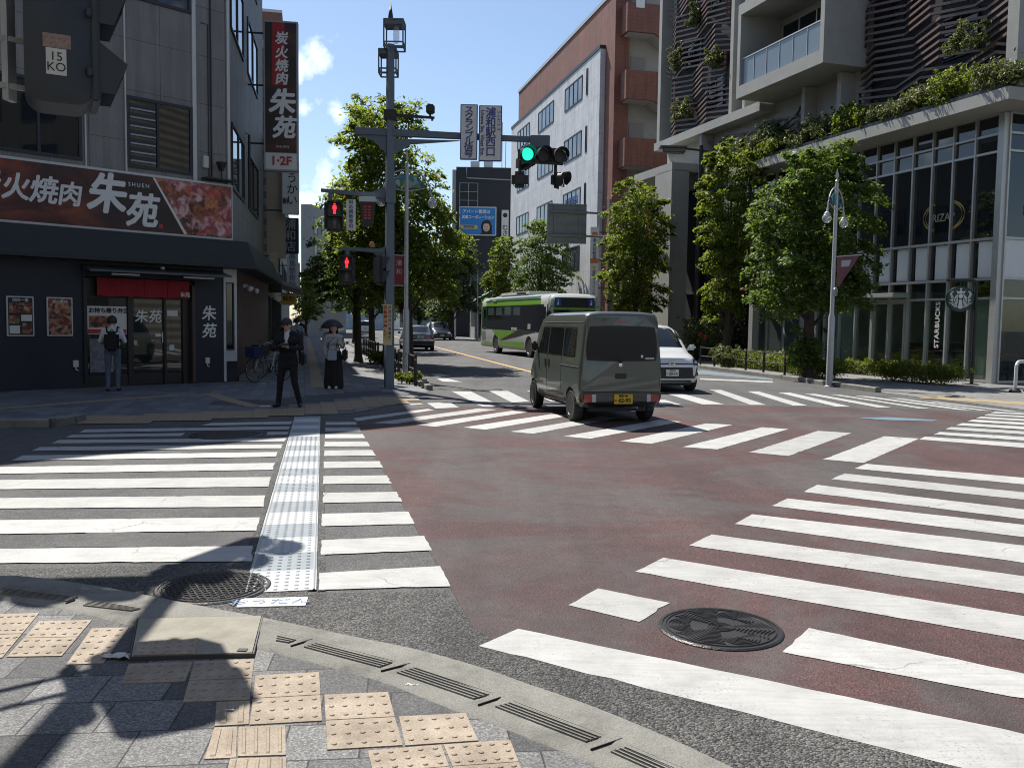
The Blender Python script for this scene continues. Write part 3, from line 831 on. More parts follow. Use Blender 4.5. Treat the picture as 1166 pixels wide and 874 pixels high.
def meat_mat2():
    m = mat('food_photo_print', (.2, .06, .03), .5); b = m.node_tree.nodes['Principled BSDF']; p = objc(m)
    vo = N(m, 'ShaderNodeTexVoronoi'); vo.inputs['Scale'].default_value = 13; lk(m, p, vo.inputs['Vector']); s_ = N(m, 'ShaderNodeSeparateColor'); lk(m, vo.outputs['Color'], s_.inputs[0])
    c = ramp(m, s_.outputs[0], [(0, (.02, .012, .008)), (.3, (.16, .03, .02)), (.6, (.34, .10, .05)), (.85, (.42, .28, .17)), (1, (.10, .12, .03))])
    lk(m, mixc(m, 1.0, c, ramp(m, noise(m, p, 30, 4, .7), [(.3, (.5, .5, .5)), (.7, (1.4, 1.4, 1.4))]), 'MULTIPLY'), b.inputs['Base Color']); return m
M_FLAME, M_MEAT = flame_mat(), meat_mat()
M_FOOD = meat_mat2()

def window(parent, x0, x1, z0, z1, y, ny, out=-1, mull=(), fw=.06, frame=None, glass=None, name='window', sill=False):
    """window whose frame stands proud of the wall; panes are its sub-parts (out = sign of the outward y)"""
    frame = frame or M_DKFRAME; glass = glass or M_GLASS
    mb = MB(); yo, yi = y + out * .045, y - out * .10
    xs = [x0] + list(mull) + [x1]
    mb.box(x0, x1, yi, yo, z0, z0 + fw); mb.box(x0, x1, yi, yo, z1 - fw, z1)
    for i, x in enumerate(xs):
        a, b = (x, x + fw) if i == 0 else ((x - fw, x) if i == len(xs) - 1 else (x - fw * .45, x + fw * .45))
        mb.box(a, b, yi, yo - out * .003, z0 + fw, z1 - fw)
    if sill: mb.box(x0 - .05, x1 + .05, y - out * .02, y + out * .11, z0 - .06, z0 - .002)
    f = mb.build(name, frame, parent)
    for a, b in zip(xs, xs[1:]):
        g = MB(); t = random.uniform(-.004, .004)
        g.add([(a, y + out * .012 + t, z0), (b, y + out * .012 - t, z0), (b, y + out * .012 - t, z1), (a, y + out * .012 + t, z1),
               (a, y - out * .01, z0), (b, y - out * .01, z0), (b, y - out * .01, z1), (a, y - out * .01, z1)],
              [(0, 1, 2, 3), (4, 7, 6, 5), (0, 4, 5, 1), (1, 5, 6, 2), (2, 6, 7, 3), (3, 7, 4, 0)])
        g.build('pane', glass, f)
    return f

# ---------------------------------------------------------------- the grill restaurant on the left corner
B = empty('restaurant_building', (-7.64, 23.32, 0), R(46), 'grey stone corner building with a dark blue grill restaurant on its ground floor', 'building')
c55, s55 = math.cos(R(55)), math.sin(R(55))
SE = (.25 + 10.6 * c55, 10.6 * s55)
HT = 15.2
mb = MB()
mb.prism([(-18, .0), (.25, .0), (.25 - 9.5 * s55, .0 + 9.5 * c55 + 3), (-18, 12)], 3.05, HT, 'z')
mb.build('front_wall', M_GRANITE, B)
mb = MB()
off = .006
mb.prism([(.25, .002), (SE[0], SE[1]), (SE[0] - 6 * s55, SE[1] + 6 * c55), (-4, 10), (-.5, .05)], 3.06, HT - .02, 'z')
mb.build('side_wall', M_GRANSIDE, B)
mb = MB(); mb.box(-18.05, .33, -.06, .3, HT, HT + .25); mb.build('parapet', M_WHITETRIM, B)
# white joint strips and the corner pilaster
for x, w in ((-3.36, .035), (-2.43, .035), (-.70, .10), (-6.2, .035), (-7.1, .035)):
    one_box('joint_strip', M_WHITETRIM, B, x - w / 2, x + w / 2, -.04, .02, 5.14, HT - .05)
one_box('corner_trim', M_WHITETRIM, B, .19, .262, -.045, .03, 5.14, HT - .05)
for x0, x1, ml in ((-5.55, -3.44, -4.37), (-2.41, -.76, -1.65), (-9.2, -7.2, -8.2)):
    for z0 in (5.27, 9.25, 12.4):
        window(B, x0, x1, z0, z0 + 1.69, 0, 0, -1, (ml,), .07)
# the slatted left half of the second-floor window
mb = MB()
for i in range(7):
    z = 5.42 + i * .205
    mb.box(-2.33, -1.72, -.055, -.02, z, z + .035); 
    mb.box(-2.33, -1.72, -.035, -.012, z + .035, z + .13, 1)
mb.build('window_blind', [M_BLIND, M_DKFRAME], B)
def side_M(d=0.0):
    return Matrix.Translation((.25 + d * s55, .002 - d * c55, 0)) @ Matrix.Rotation(R(55), 4, 'Z')
for s0, s1 in ((.5, 3.6), (4.9, 8.2)):
    for z0 in (5.14, 9.3, 12.5):
        w = window(B, s0, s1, z0, z0 + 1.75, 0, 0, -1, ((s0 + s1) / 2,), .07)
        w.matrix_local = side_M()
mb = MB(); mb.tube([(4.3, -.1, 5.1), (4.3, -.1, 7.3), (4.3, .05, 7.4)], .04, 8); o = mb.build('vent_pipe', M_BLACKMETAL, B, 40); o.matrix_local = side_M()
# fascia sign
sg = MB(); sg.bbox(-9.5, .262, -.16, .0, 3.70, 5.14, .012); sgn = sg.build('sign_board', M_WHITETRIM, B)
sgp = one_box('sign_print', M_FLAME, sgn, -9.44, .222, -.166, -.15, 3.76, 5.08)
mp_ = MB(); mp_.prism([(-1.0, 3.772), (.212, 3.772), (.212, 5.068), (-1.81, 5.068)], -.171, -.16, 'y'); mp_.build('meat_picture', M_MEAT, sgn)
mp_ = MB(); mp_.prism([(-1.08, 3.772), (-1.0, 3.772), (-1.81, 5.068), (-1.86, 5.068)], -.173, -.16, 'y'); mp_.build('picture_edge', M_LETTER, sgn)
def fat(s, size, x, z, par, y=-.172, b=.018):
    return text(s, size, M_LETTER, par, (x, y, z), (R(90), 0, 0), bold=size * b, shear=.16, sy=1.06)
for ch, x, z, sz in (('炭', -5.50, 4.49, .56), ('火', -4.93, 4.46, .58), ('焼', -4.36, 4.45, .60), ('肉', -3.80, 4.42, .54)):
    fat(ch, sz, x, z, sgn, b=.026)
fat('朱', .92, -2.98, 4.50, sgn, b=.034); fat('苑', .80, -2.15, 4.20, sgn, b=.032)
text('SHUEN', .13, M_LETTER, sgn, (-2.20, -.172, 4.84), sp=1.4, bold=.001)
one_box('seal', M_REDINK, sgn, -1.72, -1.62, -.172, -.16, 3.86, 3.96)
# floodlight over the sign
mb = MB(); mb.box(-.55, .3, -.35, -.05, 5.20, 5.24); mb.tube([(-.1, -.25, 5.24), (-.1, -.25, 5.45)], .02, 6); mb.lathe([(.05, 5.44), (.13, 5.62), (.14, 5.66)], 10, 0, Matrix.Translation((-.1, -.25, 0)))
mb.build('sign_floodlight', M_BLACKMETAL, B)
# sloping dark eave that turns the corner
def sweep(path_out, prof, m, name, parent):
    """profile (out, z) swept along a plan path; path_out(d) gives the plan points offset outwards by d"""
    mb = MB(); rows = [path_out(d) for d, z in prof]
    n = len(rows[0]); k = len(prof)
    V = [(rows[j][i][0], rows[j][i][1], prof[j][1]) for i in range(n) for j in range(k)]
    F = [(i * k + j, (i + 1) * k + j, (i + 1) * k + (j + 1) % k, i * k + (j + 1) % k) for i in range(n - 1) for j in range(k)]
    F += [tuple(range(k)), tuple(range((n - 1) * k + k - 1, (n - 1) * k - 1, -1))]
    mb.add(V, F); return mb.build(name, m, parent)
def eave_path(d):
    cx = .45
    # corner of the two offset wall lines
    # front: y=-d ; side: through (cx,0) along (c55,s55) shifted by d*(s55,-c55)
    px, py = cx + d * s55, -d * c55
    t = (-d - py) / s55
    return [(-18, -d), (px + c55 * t, -d), (px + c55 * 10.6, py + s55 * 10.6)]
sweep(eave_path, [(.02, 3.69), (.30, 3.69), (.52, 3.06), (.52, 2.98), (.02, 2.98)], M_DARKEAVE, 'eave', B)
# ground floor
mb = MB(); mb.box(-18, -3.44, 0, .5, 0, 2.978); mb.box(-.73, .05, 0, .5, 0, 2.978); mb.box(-3.44, -.73, .0, .5, 2.62, 2.978)
mb.build('shop_wall', M_NAVY, B)
mb = MB(); mb.box(-3.44, -.73, .52, .6, 0, 2.9); mb.build('shop_interior', mat('dim_interior', (.012, .011, .012), .8), B)
one_box('corner_post', M_WHITETRIM, B, .05, .11, -.03, .06, .02, 2.976)
cw = MB(); cw.box(.11, .45, .02, .3, 0, .55, 0); cw.box(.11, .45, .02, .3, .55, .85, 1); cw.box(.11, .45, .02, .3, 2.62, 2.976, 1); cw.box(.36, .45, .02, .3, .85, 2.62, 1)
cw.build('corner_wall', [M_NAVY, M_WHITETRIM], B)
window(B, .11, .36, .85, 2.62, .03, 0, -1, (), .03)
mb = MB(); mb.box(0, 10.6, .0, .3, 0, 2.975); o = mb.build('siding_wall', M_MAROON, B); o.matrix_local = Matrix.Translation((.45, .03, 0)) @ Matrix.Rotation(R(55), 4, 'Z')
mb = MB(); mb.bbox(.2, 10.4, -.42, -.01, .0, .14, .015); o = mb.build('wall_step', M_CONC, B); o.matrix_local = Matrix.Translation((.45, .03, 0)) @ Matrix.Rotation(R(55), 4, 'Z')
# doors and shop window
fr = MB()
for x0, x1 in ((-3.44, -3.36), (-2.40, -2.27), (-1.50, -1.44), (-1.01, -.73)): fr.box(x0, x1, .10, .28, 0, 2.6)
fr.box(-3.36, -2.40, .12, .26, 0, .27); fr.box(-3.36, -.73, .12, .27, 2.13, 2.6)
fr.build('door_frame', mat('black_door_frame', (.014, .013, .014), .4), B)
sw = one_box('shop_window', M_STORE, B, -3.36, -2.40, .16, .19, .27, 2.13)
for i, (x0, x1) in enumerate(((-2.27, -1.50), (-1.44, -1.01))):
    d = one_box('door', mat('black_door_frame', (.014, .013, .014), .4), B, x0, x1, .15, .2, .02, .28)
    g = MB(); g.box(x0, x1, .16, .19, .28, 2.13); g.build('pane', M_STORE, d)
    if i == 0:
        hb = MB(); hb.box(x1 - .05, x1 - .02, .12, .15, 1.05, 1.32); hb.build('handle', M_STEEL, d)
        text('朱苑', .34, M_LETTER, d, (-1.88, .155, 1.68), bold=.006, shear=.12)
        one_box('sticker', M_LETTER, d, -1.70, -1.55, .15, .158, 1.20, 1.27)
    else:
        one_box('notice', M_SIGNWHITE, d, -1.40, -1.12, .15, .158, 1.72, 1.86)
        one_box('sticker', M_SIGNWHITE, d, -1.35, -1.22, .15, .158, .85, .99)
mn = one_box('takeaway_menu', M_SIGNWHITE, B, -3.34, -2.42, .135, .15, 1.26, 1.93)
text('お持ち帰り弁当', .135, M_INK, mn, (-2.84, .131, 1.82), bold=.004)
one_box('menu_band', M_REDINK, mn, -3.33, -2.43, .128, .136, 1.28, 1.38)
one_box('menu_photo', M_FOOD, mn, -3.30, -2.70, .128, .136, 1.42, 1.70)
one_box('menu_sheet', mat('faded_menu_sheet', (.24, .25, .28), .6, var=1, vscale=8, col2=(.10, .09, .12)), B, -3.30, -2.75, .138, .15, .35, 1.15)
# short curtain of four cloth panels
mb = MB()
for k in range(4):
    x0 = -3.18 + k * .57; n = 10
    V, F = [], []
    for i in range(n + 1):
        x = x0 + .562 * i / n; y = -.06 + .016 * math.sin(i * 1.9 + k)
        V += [(x, -.055, 2.60), (x, y, 2.38), (x, y * 1.15, 2.17 + .008 * math.sin(i + k))]
        V += [(x, -.049, 2.60), (x, y + .006, 2.38), (x, y * 1.15 + .006, 2.17 + .008 * math.sin(i + k))]
    for i in range(n):
        a, b = i * 6, i * 6 + 6
        F += [(a, b, b + 1, a + 1), (a + 1, b + 1, b + 2, a + 2), (a + 3, a + 4, b + 4, b + 3), (a + 4, a + 5, b + 5, b + 4), (a + 2, b + 2, b + 5, a + 5), (a, a + 3, b + 3, b)]
    mb.add(V, F)
nr = mb.build('door_curtain', M_NOREN, B, 60)
text('朱苑', .13, M_LETTER, nr, (-1.03, -.085, 2.25), bold=.002)
# thin awning with strip lights
mb = MB(); mb.prism([(.0, 2.90), (-.62, 2.76), (-.62, 2.72), (.0, 2.86)], -3.54, -.02, 'x')
aw = mb.build('entrance_awning', mat('awning_metal', (.10, .105, .11), .5, metal=.3, var=.4, vscale=4), B)
mb = MB(); mb.box(-3.0, -2.35, -.5, -.44, 2.66, 2.70); mb.box(-1.25, -.45, -.5, -.44, 2.66, 2.70); mb.build('strip_light', M_WHITETRIM, aw)
mb = MB(); mb.lathe([(.0, .0), (.05, .02), (.05, .07), (0, .09)], 8, 0, Matrix.Translation((-1.7, -.3, 2.84))); mb.build('lamp', M_WHITETRIM, aw)
one_box('door_post', mat('brown_post', (.07, .045, .035), .6, var=.4), B, -.82, -.74, -.04, .08, .02, 2.5)
for ch, z in (('朱', 1.78), ('苑', 1.33)): text(ch, .40, M_LETTER, B, (-.36, -.006, z), bold=.008, shear=.12)
for x0, x1 in ((-5.12, -4.56), (-4.29, -3.73)):
    pf = MB(); pf.bbox(x0, x1, -.05, -.001, 1.22, 2.11, .008); p = pf.build('poster', M_WHITETRIM, B)
    if x0 < -5:
        one_box('poster_print', M_INK, p, x0 + .03, x1 - .03, -.056, -.045, 1.25, 2.08)
        one_box('poster_photo', M_FOOD, p, x0 + .05, x1 - .05, -.060, -.052, 1.74, 1.96)
        text('焼肉一番', .085, M_LETTER, p, (x0 + .28, -.062, 2.02))
        one_box('poster_photo', M_FOOD, p, x0 + .05, x0 + .25, -.060, -.052, 1.50, 1.68)
        one_box('poster_photo', M_FOOD, p, x1 - .25, x1 - .05, -.060, -.052, 1.28, 1.52)
        one_box('poster_text', M_SIGNWHITE, p, x0 + .29, x1 - .05, -.060, -.052, 1.56, 1.70)
        one_box('poster_text', M_SIGNWHITE, p, x0 + .05, x0 + .26, -.060, -.052, 1.28, 1.46)
    else:
        one_box('poster_print', M_FOOD, p, x0 + .03, x1 - .03, -.056, -.045, 1.25, 2.08)
        text('炭火焼肉', .085, M_LETTER, p, (x0 + .28, -.060, 2.0))
for x in (-3.68, -.42):
    mb = MB(); mb.bbox(x - .06, x + .06, -.05, -.001, .50, .66, .008); mb.tube([(x, -.03, .50), (x, -.03, .44), (x + .05, -.03, .42)], .018, 6); mb.build('wall_tap', M_WHITETRIM, B)
for t in (1.6, 3.6):
    mb = MB(); mb.box(-.05, .05, -.12, 0, 2.55, 2.65); mb.ball((0, -.18, 2.52), .09); o = mb.build('wall_lamp', M_WHITETRIM, B, 60)
    o.matrix_local = Matrix.Translation((.45 + t * c55, .03 + t * s55, 0)) @ Matrix.Rotation(R(55), 4, 'Z')

for P, r in (([(-.25, -.03, 5.2), (-.25, -.03, 15)], .022), ([(-.32, -.02, 5.2), (-.32, -.02, 9.1), (-.5, -.02, 9.1)], .012), ([(-9, -.17, 3.66), (.2, -.17, 3.66)], .015), ([(-3.47, -.03, .1), (-3.47, -.03, 2.9)], .02)):
    mb = MB(); mb.tube(P, r, 6); mb.build('conduit', M_DKFRAME, B)
mb = MB(); mb.bbox(-.5, -.36, -.1, -.002, 5.5, 5.8, .01); mb.build('junction_box', M_WHITETRIM, B)
# hanging sign of the restaurant
V = empty('projecting_sign', (-7.42, 28.6, 0), R(9), 'tall red and black vertical sign with white brush lettering and 1·2F below', 'sign')
mb = MB(); mb.bbox(-.53, .53, -.13, .13, 6.35, 10.98, .015); sbx = mb.build('sign_case', mat('sign_case_grey', (.30, .31, .32), .5, metal=.3), V)
one_box('sign_print', M_FLAME, V, -.48, .48, -.136, -.12, 6.92, 10.92)
one_box('red_panel', mat('sign_red', (.36, .02, .025), .5, var=.5, vscale=1.5), V, -.48 + .22, .12, -.140, -.13, 9.0, 10.92)
one_box('floor_panel', M_SIGNWHITE, V, -.48, .48, -.136, -.12, 6.40, 6.90)
for ch, z in (('炭', 10.42), ('火', 9.99), ('焼', 9.58), ('肉', 9.18)): text(ch, .40, M_LETTER, V, (.02, -.143, z), bold=.012, shear=.14)
text('朱', .82, M_LETTER, V, (.02, -.143, 8.44), bold=.03, shear=.16); text('苑', .72, M_LETTER, V, (.08, -.143, 7.66), bold=.026, shear=.16)
text('SHUEN', .10, M_LETTER, V, (.05, -.140, 7.10), sp=1.4)
text('1·2F', .38, M_REDINK, V, (0, -.140, 6.65), bold=.014)
mb = MB()
for z in (7.2, 9.0, 10.6): mb = MB(); mb.tube([(-.5, 0, z), (-1.6, 0, z)], .03, 6); mb.build('bracket', M_BLACKMETAL, V)

# ---------------------------------------------------------------- concrete and glass building on the right
RB = empty('glass_corner_building', (14.74, 27.12, 0), R(108), 'concrete and glass corner building with louvre screens, balcony and planted canopy', 'building')
PRX = R(180)
TX = (R(90), 0, PRX)
DEEP = -13.0
mb = MB()
mb.box(.25, 22.6, DEEP, -.22, 3.2, 8.2, 1); mb.box(8.6, 22.6, DEEP, -.22, 0, 3.2, 1); mb.box(.25, 8.6, DEEP, -9.6, 0, 3.2, 1)
mb.box(7.0, 22.6, DEEP, -.5, 8.55, 22, 0)
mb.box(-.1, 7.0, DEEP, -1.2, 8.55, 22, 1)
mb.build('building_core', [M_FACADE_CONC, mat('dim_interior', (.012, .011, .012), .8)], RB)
ZT = [.06, 2.62, 3.22, 4.44, 7.05, 7.58, 8.17]
XS = [.22 + .88 * k for k in range(16)]
mb = MB()
for i, x in enumerate(XS):
    z0 = 0 if x < 8.7 else 3.2
    mb.box(x - .03, x + .03, -.12, .05, z0, 8.168)
for z in ZT:
    mb.box(.22, 8.6 if z < 3.2 else XS[-1], -.11, .035, z - .035, z + .035)
mb.box(.1, 13.4, -.115, .06, 4.40, 4.48); mb.box(.1, 13.4, -.115, .06, 3.17, 3.25)
mb.build('curtain_wall_frame', M_ALU, RB)
cm = MB(); cm.box(-.02, .19, -.12, .10, 0, 8.17); cm.build('corner_column', M_ALU, RB)
def see_glass():
    m = bpy.data.materials.new('tinted_shop_glass'); m.use_nodes = True; n = m.node_tree.nodes; n.clear()
    o = n.new('ShaderNodeOutputMaterial'); t = n.new('ShaderNodeBsdfTransparent'); t.inputs[0].default_value = (.74, .80, .77, 1)
    g = n.new('ShaderNodeBsdfGlossy'); g.inputs['Roughness'].default_value = .02; w = n.new('ShaderNodeLayerWeight'); w.inputs[0].default_value = .5
    x = n.new('ShaderNodeMixShader'); l = m.node_tree.links; p5 = n.new('ShaderNodeMath'); p5.operation = 'POWER'; p5.inputs[1].default_value = 4.0; f = n.new('ShaderNodeMath'); f.operation = 'MULTIPLY_ADD'; f.inputs[1].default_value = .85; f.inputs[2].default_value = .06
    l.new(w.outputs['Facing'], p5.inputs[0]); l.new(p5.outputs[0], f.inputs[0])
    l.new(f.outputs[0], x.inputs[0]); l.new(t.outputs[0], x.inputs[1]); l.new(g.outputs[0], x.inputs[2]); l.new(x.outputs[0], o.inputs[0]); return m
M_SEE = see_glass()
# the coffee shop behind the glass: floor, back wall, counter, tables
mb = MB(); mb.box(.3, 8.6, -9.6, -.25, -.01, .03); mb.box(.3, 8.6, -9.6, -9.4, .03, 3.15); mb.box(8.4, 8.6, -9.4, -.25, .03, 3.15); mb.build('shop_room', mat('shop_plaster', (.50, .49, .42), .8, var=.3), RB)
mb = MB(); mb.box(5.2, 7.6, -4.2, -3.4, .03, 1.1); mb.build('shop_counter', mat('counter_wood', (.10, .06, .035), .5, var=.5), RB)
one_box('pale_partition', mat('pale_green_board', (.55, .62, .55), .7), RB, 6.9, 8.3, -.32, -.26, .05, 2.6)
one_box('pale_partition', mat('pale_green_board', (.55, .62, .55), .7), RB, .5, 1.0, -.32, -.26, .05, 2.6)
for x, y in ((1.5, -1.5), (2.9, -2.2), (1.9, -4.2), (4.3, -5.0)):
    mb = MB(); mb.lathe([(.2, .03), (.03, .06), (.03, .7), (.36, .71), (.36, .74), (0, .74)], 16, 0, Matrix.Translation((x, y, 0))); mb.build('cafe_table', mat('counter_wood', (.10, .06, .035), .5, var=.5), RB)
    for s_ in (-1, 1):
        mb = MB(); xx = x + s_ * .62; mb.bbox(xx - .2, xx + .2, y - .2, y + .2, .40, .47, .02); mb.bbox(xx + s_ * .17, xx + s_ * .21, y - .2, y + .2, .47, .88, .015)
        for a in (-.17, .17):
            for b in (-.17, .17): mb.box(xx + a - .015, xx + a + .015, y + b - .015, y + b + .015, .03, .40)
        mb.build('cafe_chair', M_DKFRAME, RB)
for i in range(len(XS) - 1):
    for j in range(len(ZT) - 1):
        x0, x1 = XS[i] + .03, XS[i + 1] - .03; z0, z1 = ZT[j] + .03, ZT[j + 1] - .03
        if x0 > 8.5 and j < 2: continue
        if j == 2:
            continue
        if j == 0 and 3.6 < x0 < 5.5: continue
        t, u = random.uniform(-.009, .009), random.uniform(-.009, .009)
        g = MB()
        g.add([(x0, -.05 + t, z0), (x1, -.05 + u, z0), (x1, -.05 - t, z1), (x0, -.05 - u, z1), (x0, -.07, z0), (x1, -.07, z0), (x1, -.07, z1), (x0, -.07, z1)],
              [(0, 1, 2, 3), (7, 6, 5, 4), (0, 4, 5, 1), (1, 5, 6, 2), (2, 6, 7, 3), (3, 7, 4, 0)])
        g.build('glass_pane', M_SEE if j < 2 else M_GLASS, RB)
M_ROLL = mat('white_roller_blind', (.68, .70, .70), .35, spec=.6, var=.3, vscale=2, col2=(.55, .58, .59))
for i in range(14):
    x0, x1 = XS[i] + .05, XS[i + 1] - .05
    one_box('roller_blind', M_ROLL, RB, x0, x0 + (x1 - x0) * .74, -.07, -.035, 3.27, 4.38)
    one_box('dark_spandrel', M_GLASS, RB, x0 + (x1 - x0) * .74 + .01, x1, -.08, -.06, 3.27, 4.38)
# glazed entrance
mb = MB(); mb.box(3.78, 3.86, -.1, .06, 0, 2.58); mb.box(4.58, 4.66, -.1, .06, 0, 2.58); mb.box(5.4, 5.47, -.1, .06, 0, 2.58); mb.box(3.86, 5.4, -.1, .06, 2.5, 2.58)
ed = mb.build('entrance_door', M_ALU, RB)
for x0, x1 in ((3.87, 4.57), (4.67, 5.39)): one_box('pane', M_SEE, ed, x0, x1, -.08, -.06, .02, 2.49)
mb = MB(); mb.tube([(4.55, .09, .9), (4.55, .09, 1.5)], .015, 6); mb.build('handle', M_STEEL, ed)
mb = MB(); mb.bbox(3.6, 6.0, .07, .75, 2.70, 2.86, .02); mb.build('entrance_canopy', M_ALU, RB)
# glazing round the corner
mb = MB()
YS = [-.12 - 1.15 * k for k in range(9)]
for y in YS: mb.box(-.06, .06, y - .03, y + .03, 0, 8.168)
for z in ZT: mb.box(-.05, .05, YS[-1], -.12, z - .035, z + .035)
mb.build('corner_glazing_frame', M_ALU, RB)
for i in range(len(YS) - 1):
    for j in range(len(ZT) - 1):
        one_box('corner_blind' if j == 2 else 'glass_pane', M_ROLL if j == 2 else (M_SEE if j < 2 else M_GLASS), RB, .0, .03, YS[i + 1] + .04, YS[i] - .04, ZT[j] + .04, ZT[j + 1] - .04)
# gold emblem with lettering on the first-floor glass
M_GOLD = mat('gold_film', (.34, .24, .06), .45)
def emblem(cx, cz, w, h):
    mb = MB()
    for side in (-1, 1):
        for k, (o, tk) in enumerate(((0, .035), (.10, .022))):
            P = []
            for i in range(15):
                a = R(-62 + 124 * i / 14)
                P.append((cx + side * ((w / 2 - o) * math.cos(a)), .015, cz + (h / 2 - o * .3) * math.sin(a)))
            for a, b in zip(P, P[1:]):
                mb.add([(a[0], -.03, a[2] - tk), (b[0], -.03, b[2] - tk), (b[0], -.03, b[2] + tk), (a[0], -.03, a[2] + tk),
                        (a[0], -.04, a[2] - tk), (b[0], -.04, b[2] - tk), (b[0], -.04, b[2] + tk), (a[0], -.04, a[2] + tk)], [(0, 1, 2, 3), (7, 6, 5, 4), (0, 4, 5, 1), (2, 6, 7, 3)])
    return mb
e = emblem(2.35, 5.33, 1.75, 1.0).build('window_emblem', M_GOLD, RB)
text('RIZAP', .36, mat('dull_gold_letter', (.30, .28, .20), .5), e, (2.35, -.028, 5.28), TX, bold=.004)
e2 = emblem(0, 5.33, 1.75, 1.0).build('window_emblem', M_GOLD, RB)
e2.matrix_local = Matrix.Translation((-.09, -1.75, 0)) @ Matrix.Rotation(R(90), 4, 'Z')
# coffee lettering running up the glass
text('STARBUCKS', .265, M_LETTER, RB, (2.30, .05, 1.78), (R(90), R(-90), PRX), bold=.006, sp=1.08)
# ground-floor concrete wall, grey panels
mb = MB(); mb.box(8.62, 13.4, -.2, .04, 0, 3.15); mb.build('ground_wall', M_FACADE_CONC, RB)
for x in (9.7, 10.9, 12.1): one_box('wall_panel', mat('grey_glass_panel', (.06, .075, .075), .12, spec=.6), RB, x, x + .95, .045, .07, .1, 2.9)
# projecting canopy
mb = MB(); mb.box(-1.15, 14.2, -12, 1.2, 8.19, 8.55); mb.build('canopy', M_FACADE_CONC, RB)
mb = MB(); mb.box(-.9, 14.0, .55, 1.1, 8.55, 8.7); mb.box(-.9, -.3, -10, .56, 8.55, 8.69); mb.build('planter_trough', M_DKFRAME, RB)
# louvre screens: folded slats of brown aluminium
M_LOUVRE = mat('brown_louvre', (.125, .086, .078), .5, var=.3, vscale=3, col2=(.085, .06, .055))
def louvre(x0, x1, z0, z1, y, pitch=.25, fold=1.55, amp=.34, h=.09, seed=0):
    rnd = random.Random(seed); mb = MB(); n = int((z1 - z0) / pitch)
    ph = rnd.uniform(0, 1)
    for i in range(n):
        z = z0 + i * pitch
        if i % 6 == 0: ph += rnd.choice((.3, .5, .7))
        xs = [x0]
        k = math.floor((x0 / fold)) - 1
        while True:
            x = (k + ph % 1.0) * fold; k += 1
            if x <= x0 + .1: continue
            if x >= x1 - .1: break
            xs.append(x)
        xs.append(x1)
        V = []
        for j, x in enumerate(xs):
            q = (j + i // 6) % 2
            yy = y + amp * (q - .5); zz = z + (.085 if q else -.085)
            V += [(x, yy - .05, zz), (x, yy + .05, zz), (x, yy + .05, zz + h), (x, yy - .05, zz + h)]
        F = []
        for j in range(len(xs) - 1):
            a, b = j * 4, j * 4 + 4
            F += [(a + q, b + q, b + (q + 1) % 4, a + (q + 1) % 4) for q in range(4)]
        F += [(0, 1, 2, 3), tuple(len(V) - 4 + q for q in (3, 2, 1, 0))]
        mb.add(V, F)
    return mb.build('louvre_screen', M_LOUVRE, RB)
louvre(.12, 7.2, 9.0, 20, -.35, seed=1)
louvre(15.95, 21.7, 11.5, 20.5, -.05, seed=2)
louvre(10.4, 17.7, 8.95, 10.9, -.30, seed=3)
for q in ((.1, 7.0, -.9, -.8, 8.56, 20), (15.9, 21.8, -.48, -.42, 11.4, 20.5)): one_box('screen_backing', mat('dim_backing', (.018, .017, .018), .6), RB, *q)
for x0, z0 in ((2.0, 10.6), (4.6, 12.6), (1.2, 14.0), (16.8, 12.2), (19.0, 14.6), (17.4, 17.0)):
    window(RB, x0, x0 + 1.5, z0, z0 + 1.4, -.76 if x0 < 10 else -.40, 0, 1, (x0 + .75,), .05)
for q in ((-.36, .05, -.9, .12, 8.56, 20), (9.80, 10.02, -.5, .10, 8.56, 11.28), (7.55, 7.80, -.5, .12, 8.56, 11.28), (15.2, 15.45, -.5, .15, 11.38, 20.5),
          (22.3, 22.6, -.5, .16, 11.36, 20.8), (14.2, 14.4, -.5, .1, 11.38, 20.5), (17.75, 17.95, -.5, .2, 9.4, 10.93)):
    one_box('concrete_fin', M_FACADE_CONC, RB, *q)
mb = MB(); mb.box(12.7, 22.62, -.6, .30, 10.94, 11.34); mb.build('floor_slab', M_FACADE_CONC, RB)
# lower concrete frame towards the far end
mb = MB(); mb.box(18.6, 22.9, -.4, 1.3, 9.25, 9.65); mb.box(18.6, 20.4, .35, 1.3, -.01, 9.3); mb.build('entrance_frame', M_FACADE_CONC, RB)
one_box('entrance_column', M_FACADE_CONC, RB, 22.62, 22.9, .9, 1.3, 0, 9.25)
mb = MB(); mb.box(18.57, 18.6, 1.22, 1.33, 0, 9.67); mb.build('frame_edge', M_ALU, RB)
for z0 in (.1, 3.3, 6.3):
    window(RB, 13.6, 18.4, z0, z0 + 2.7, -.18, 0, 1, (15.2, 16.8), .08)
    window(RB, 20.5, 22.5, z0, z0 + 2.7, -.18, 0, 1, (21.5,), .08)
one_box('shop_signboard', mat('pink_signboard', (.42, .04, .07), .5), RB, 13.7, 14.9, .02, .12, 3.05, 3.6)
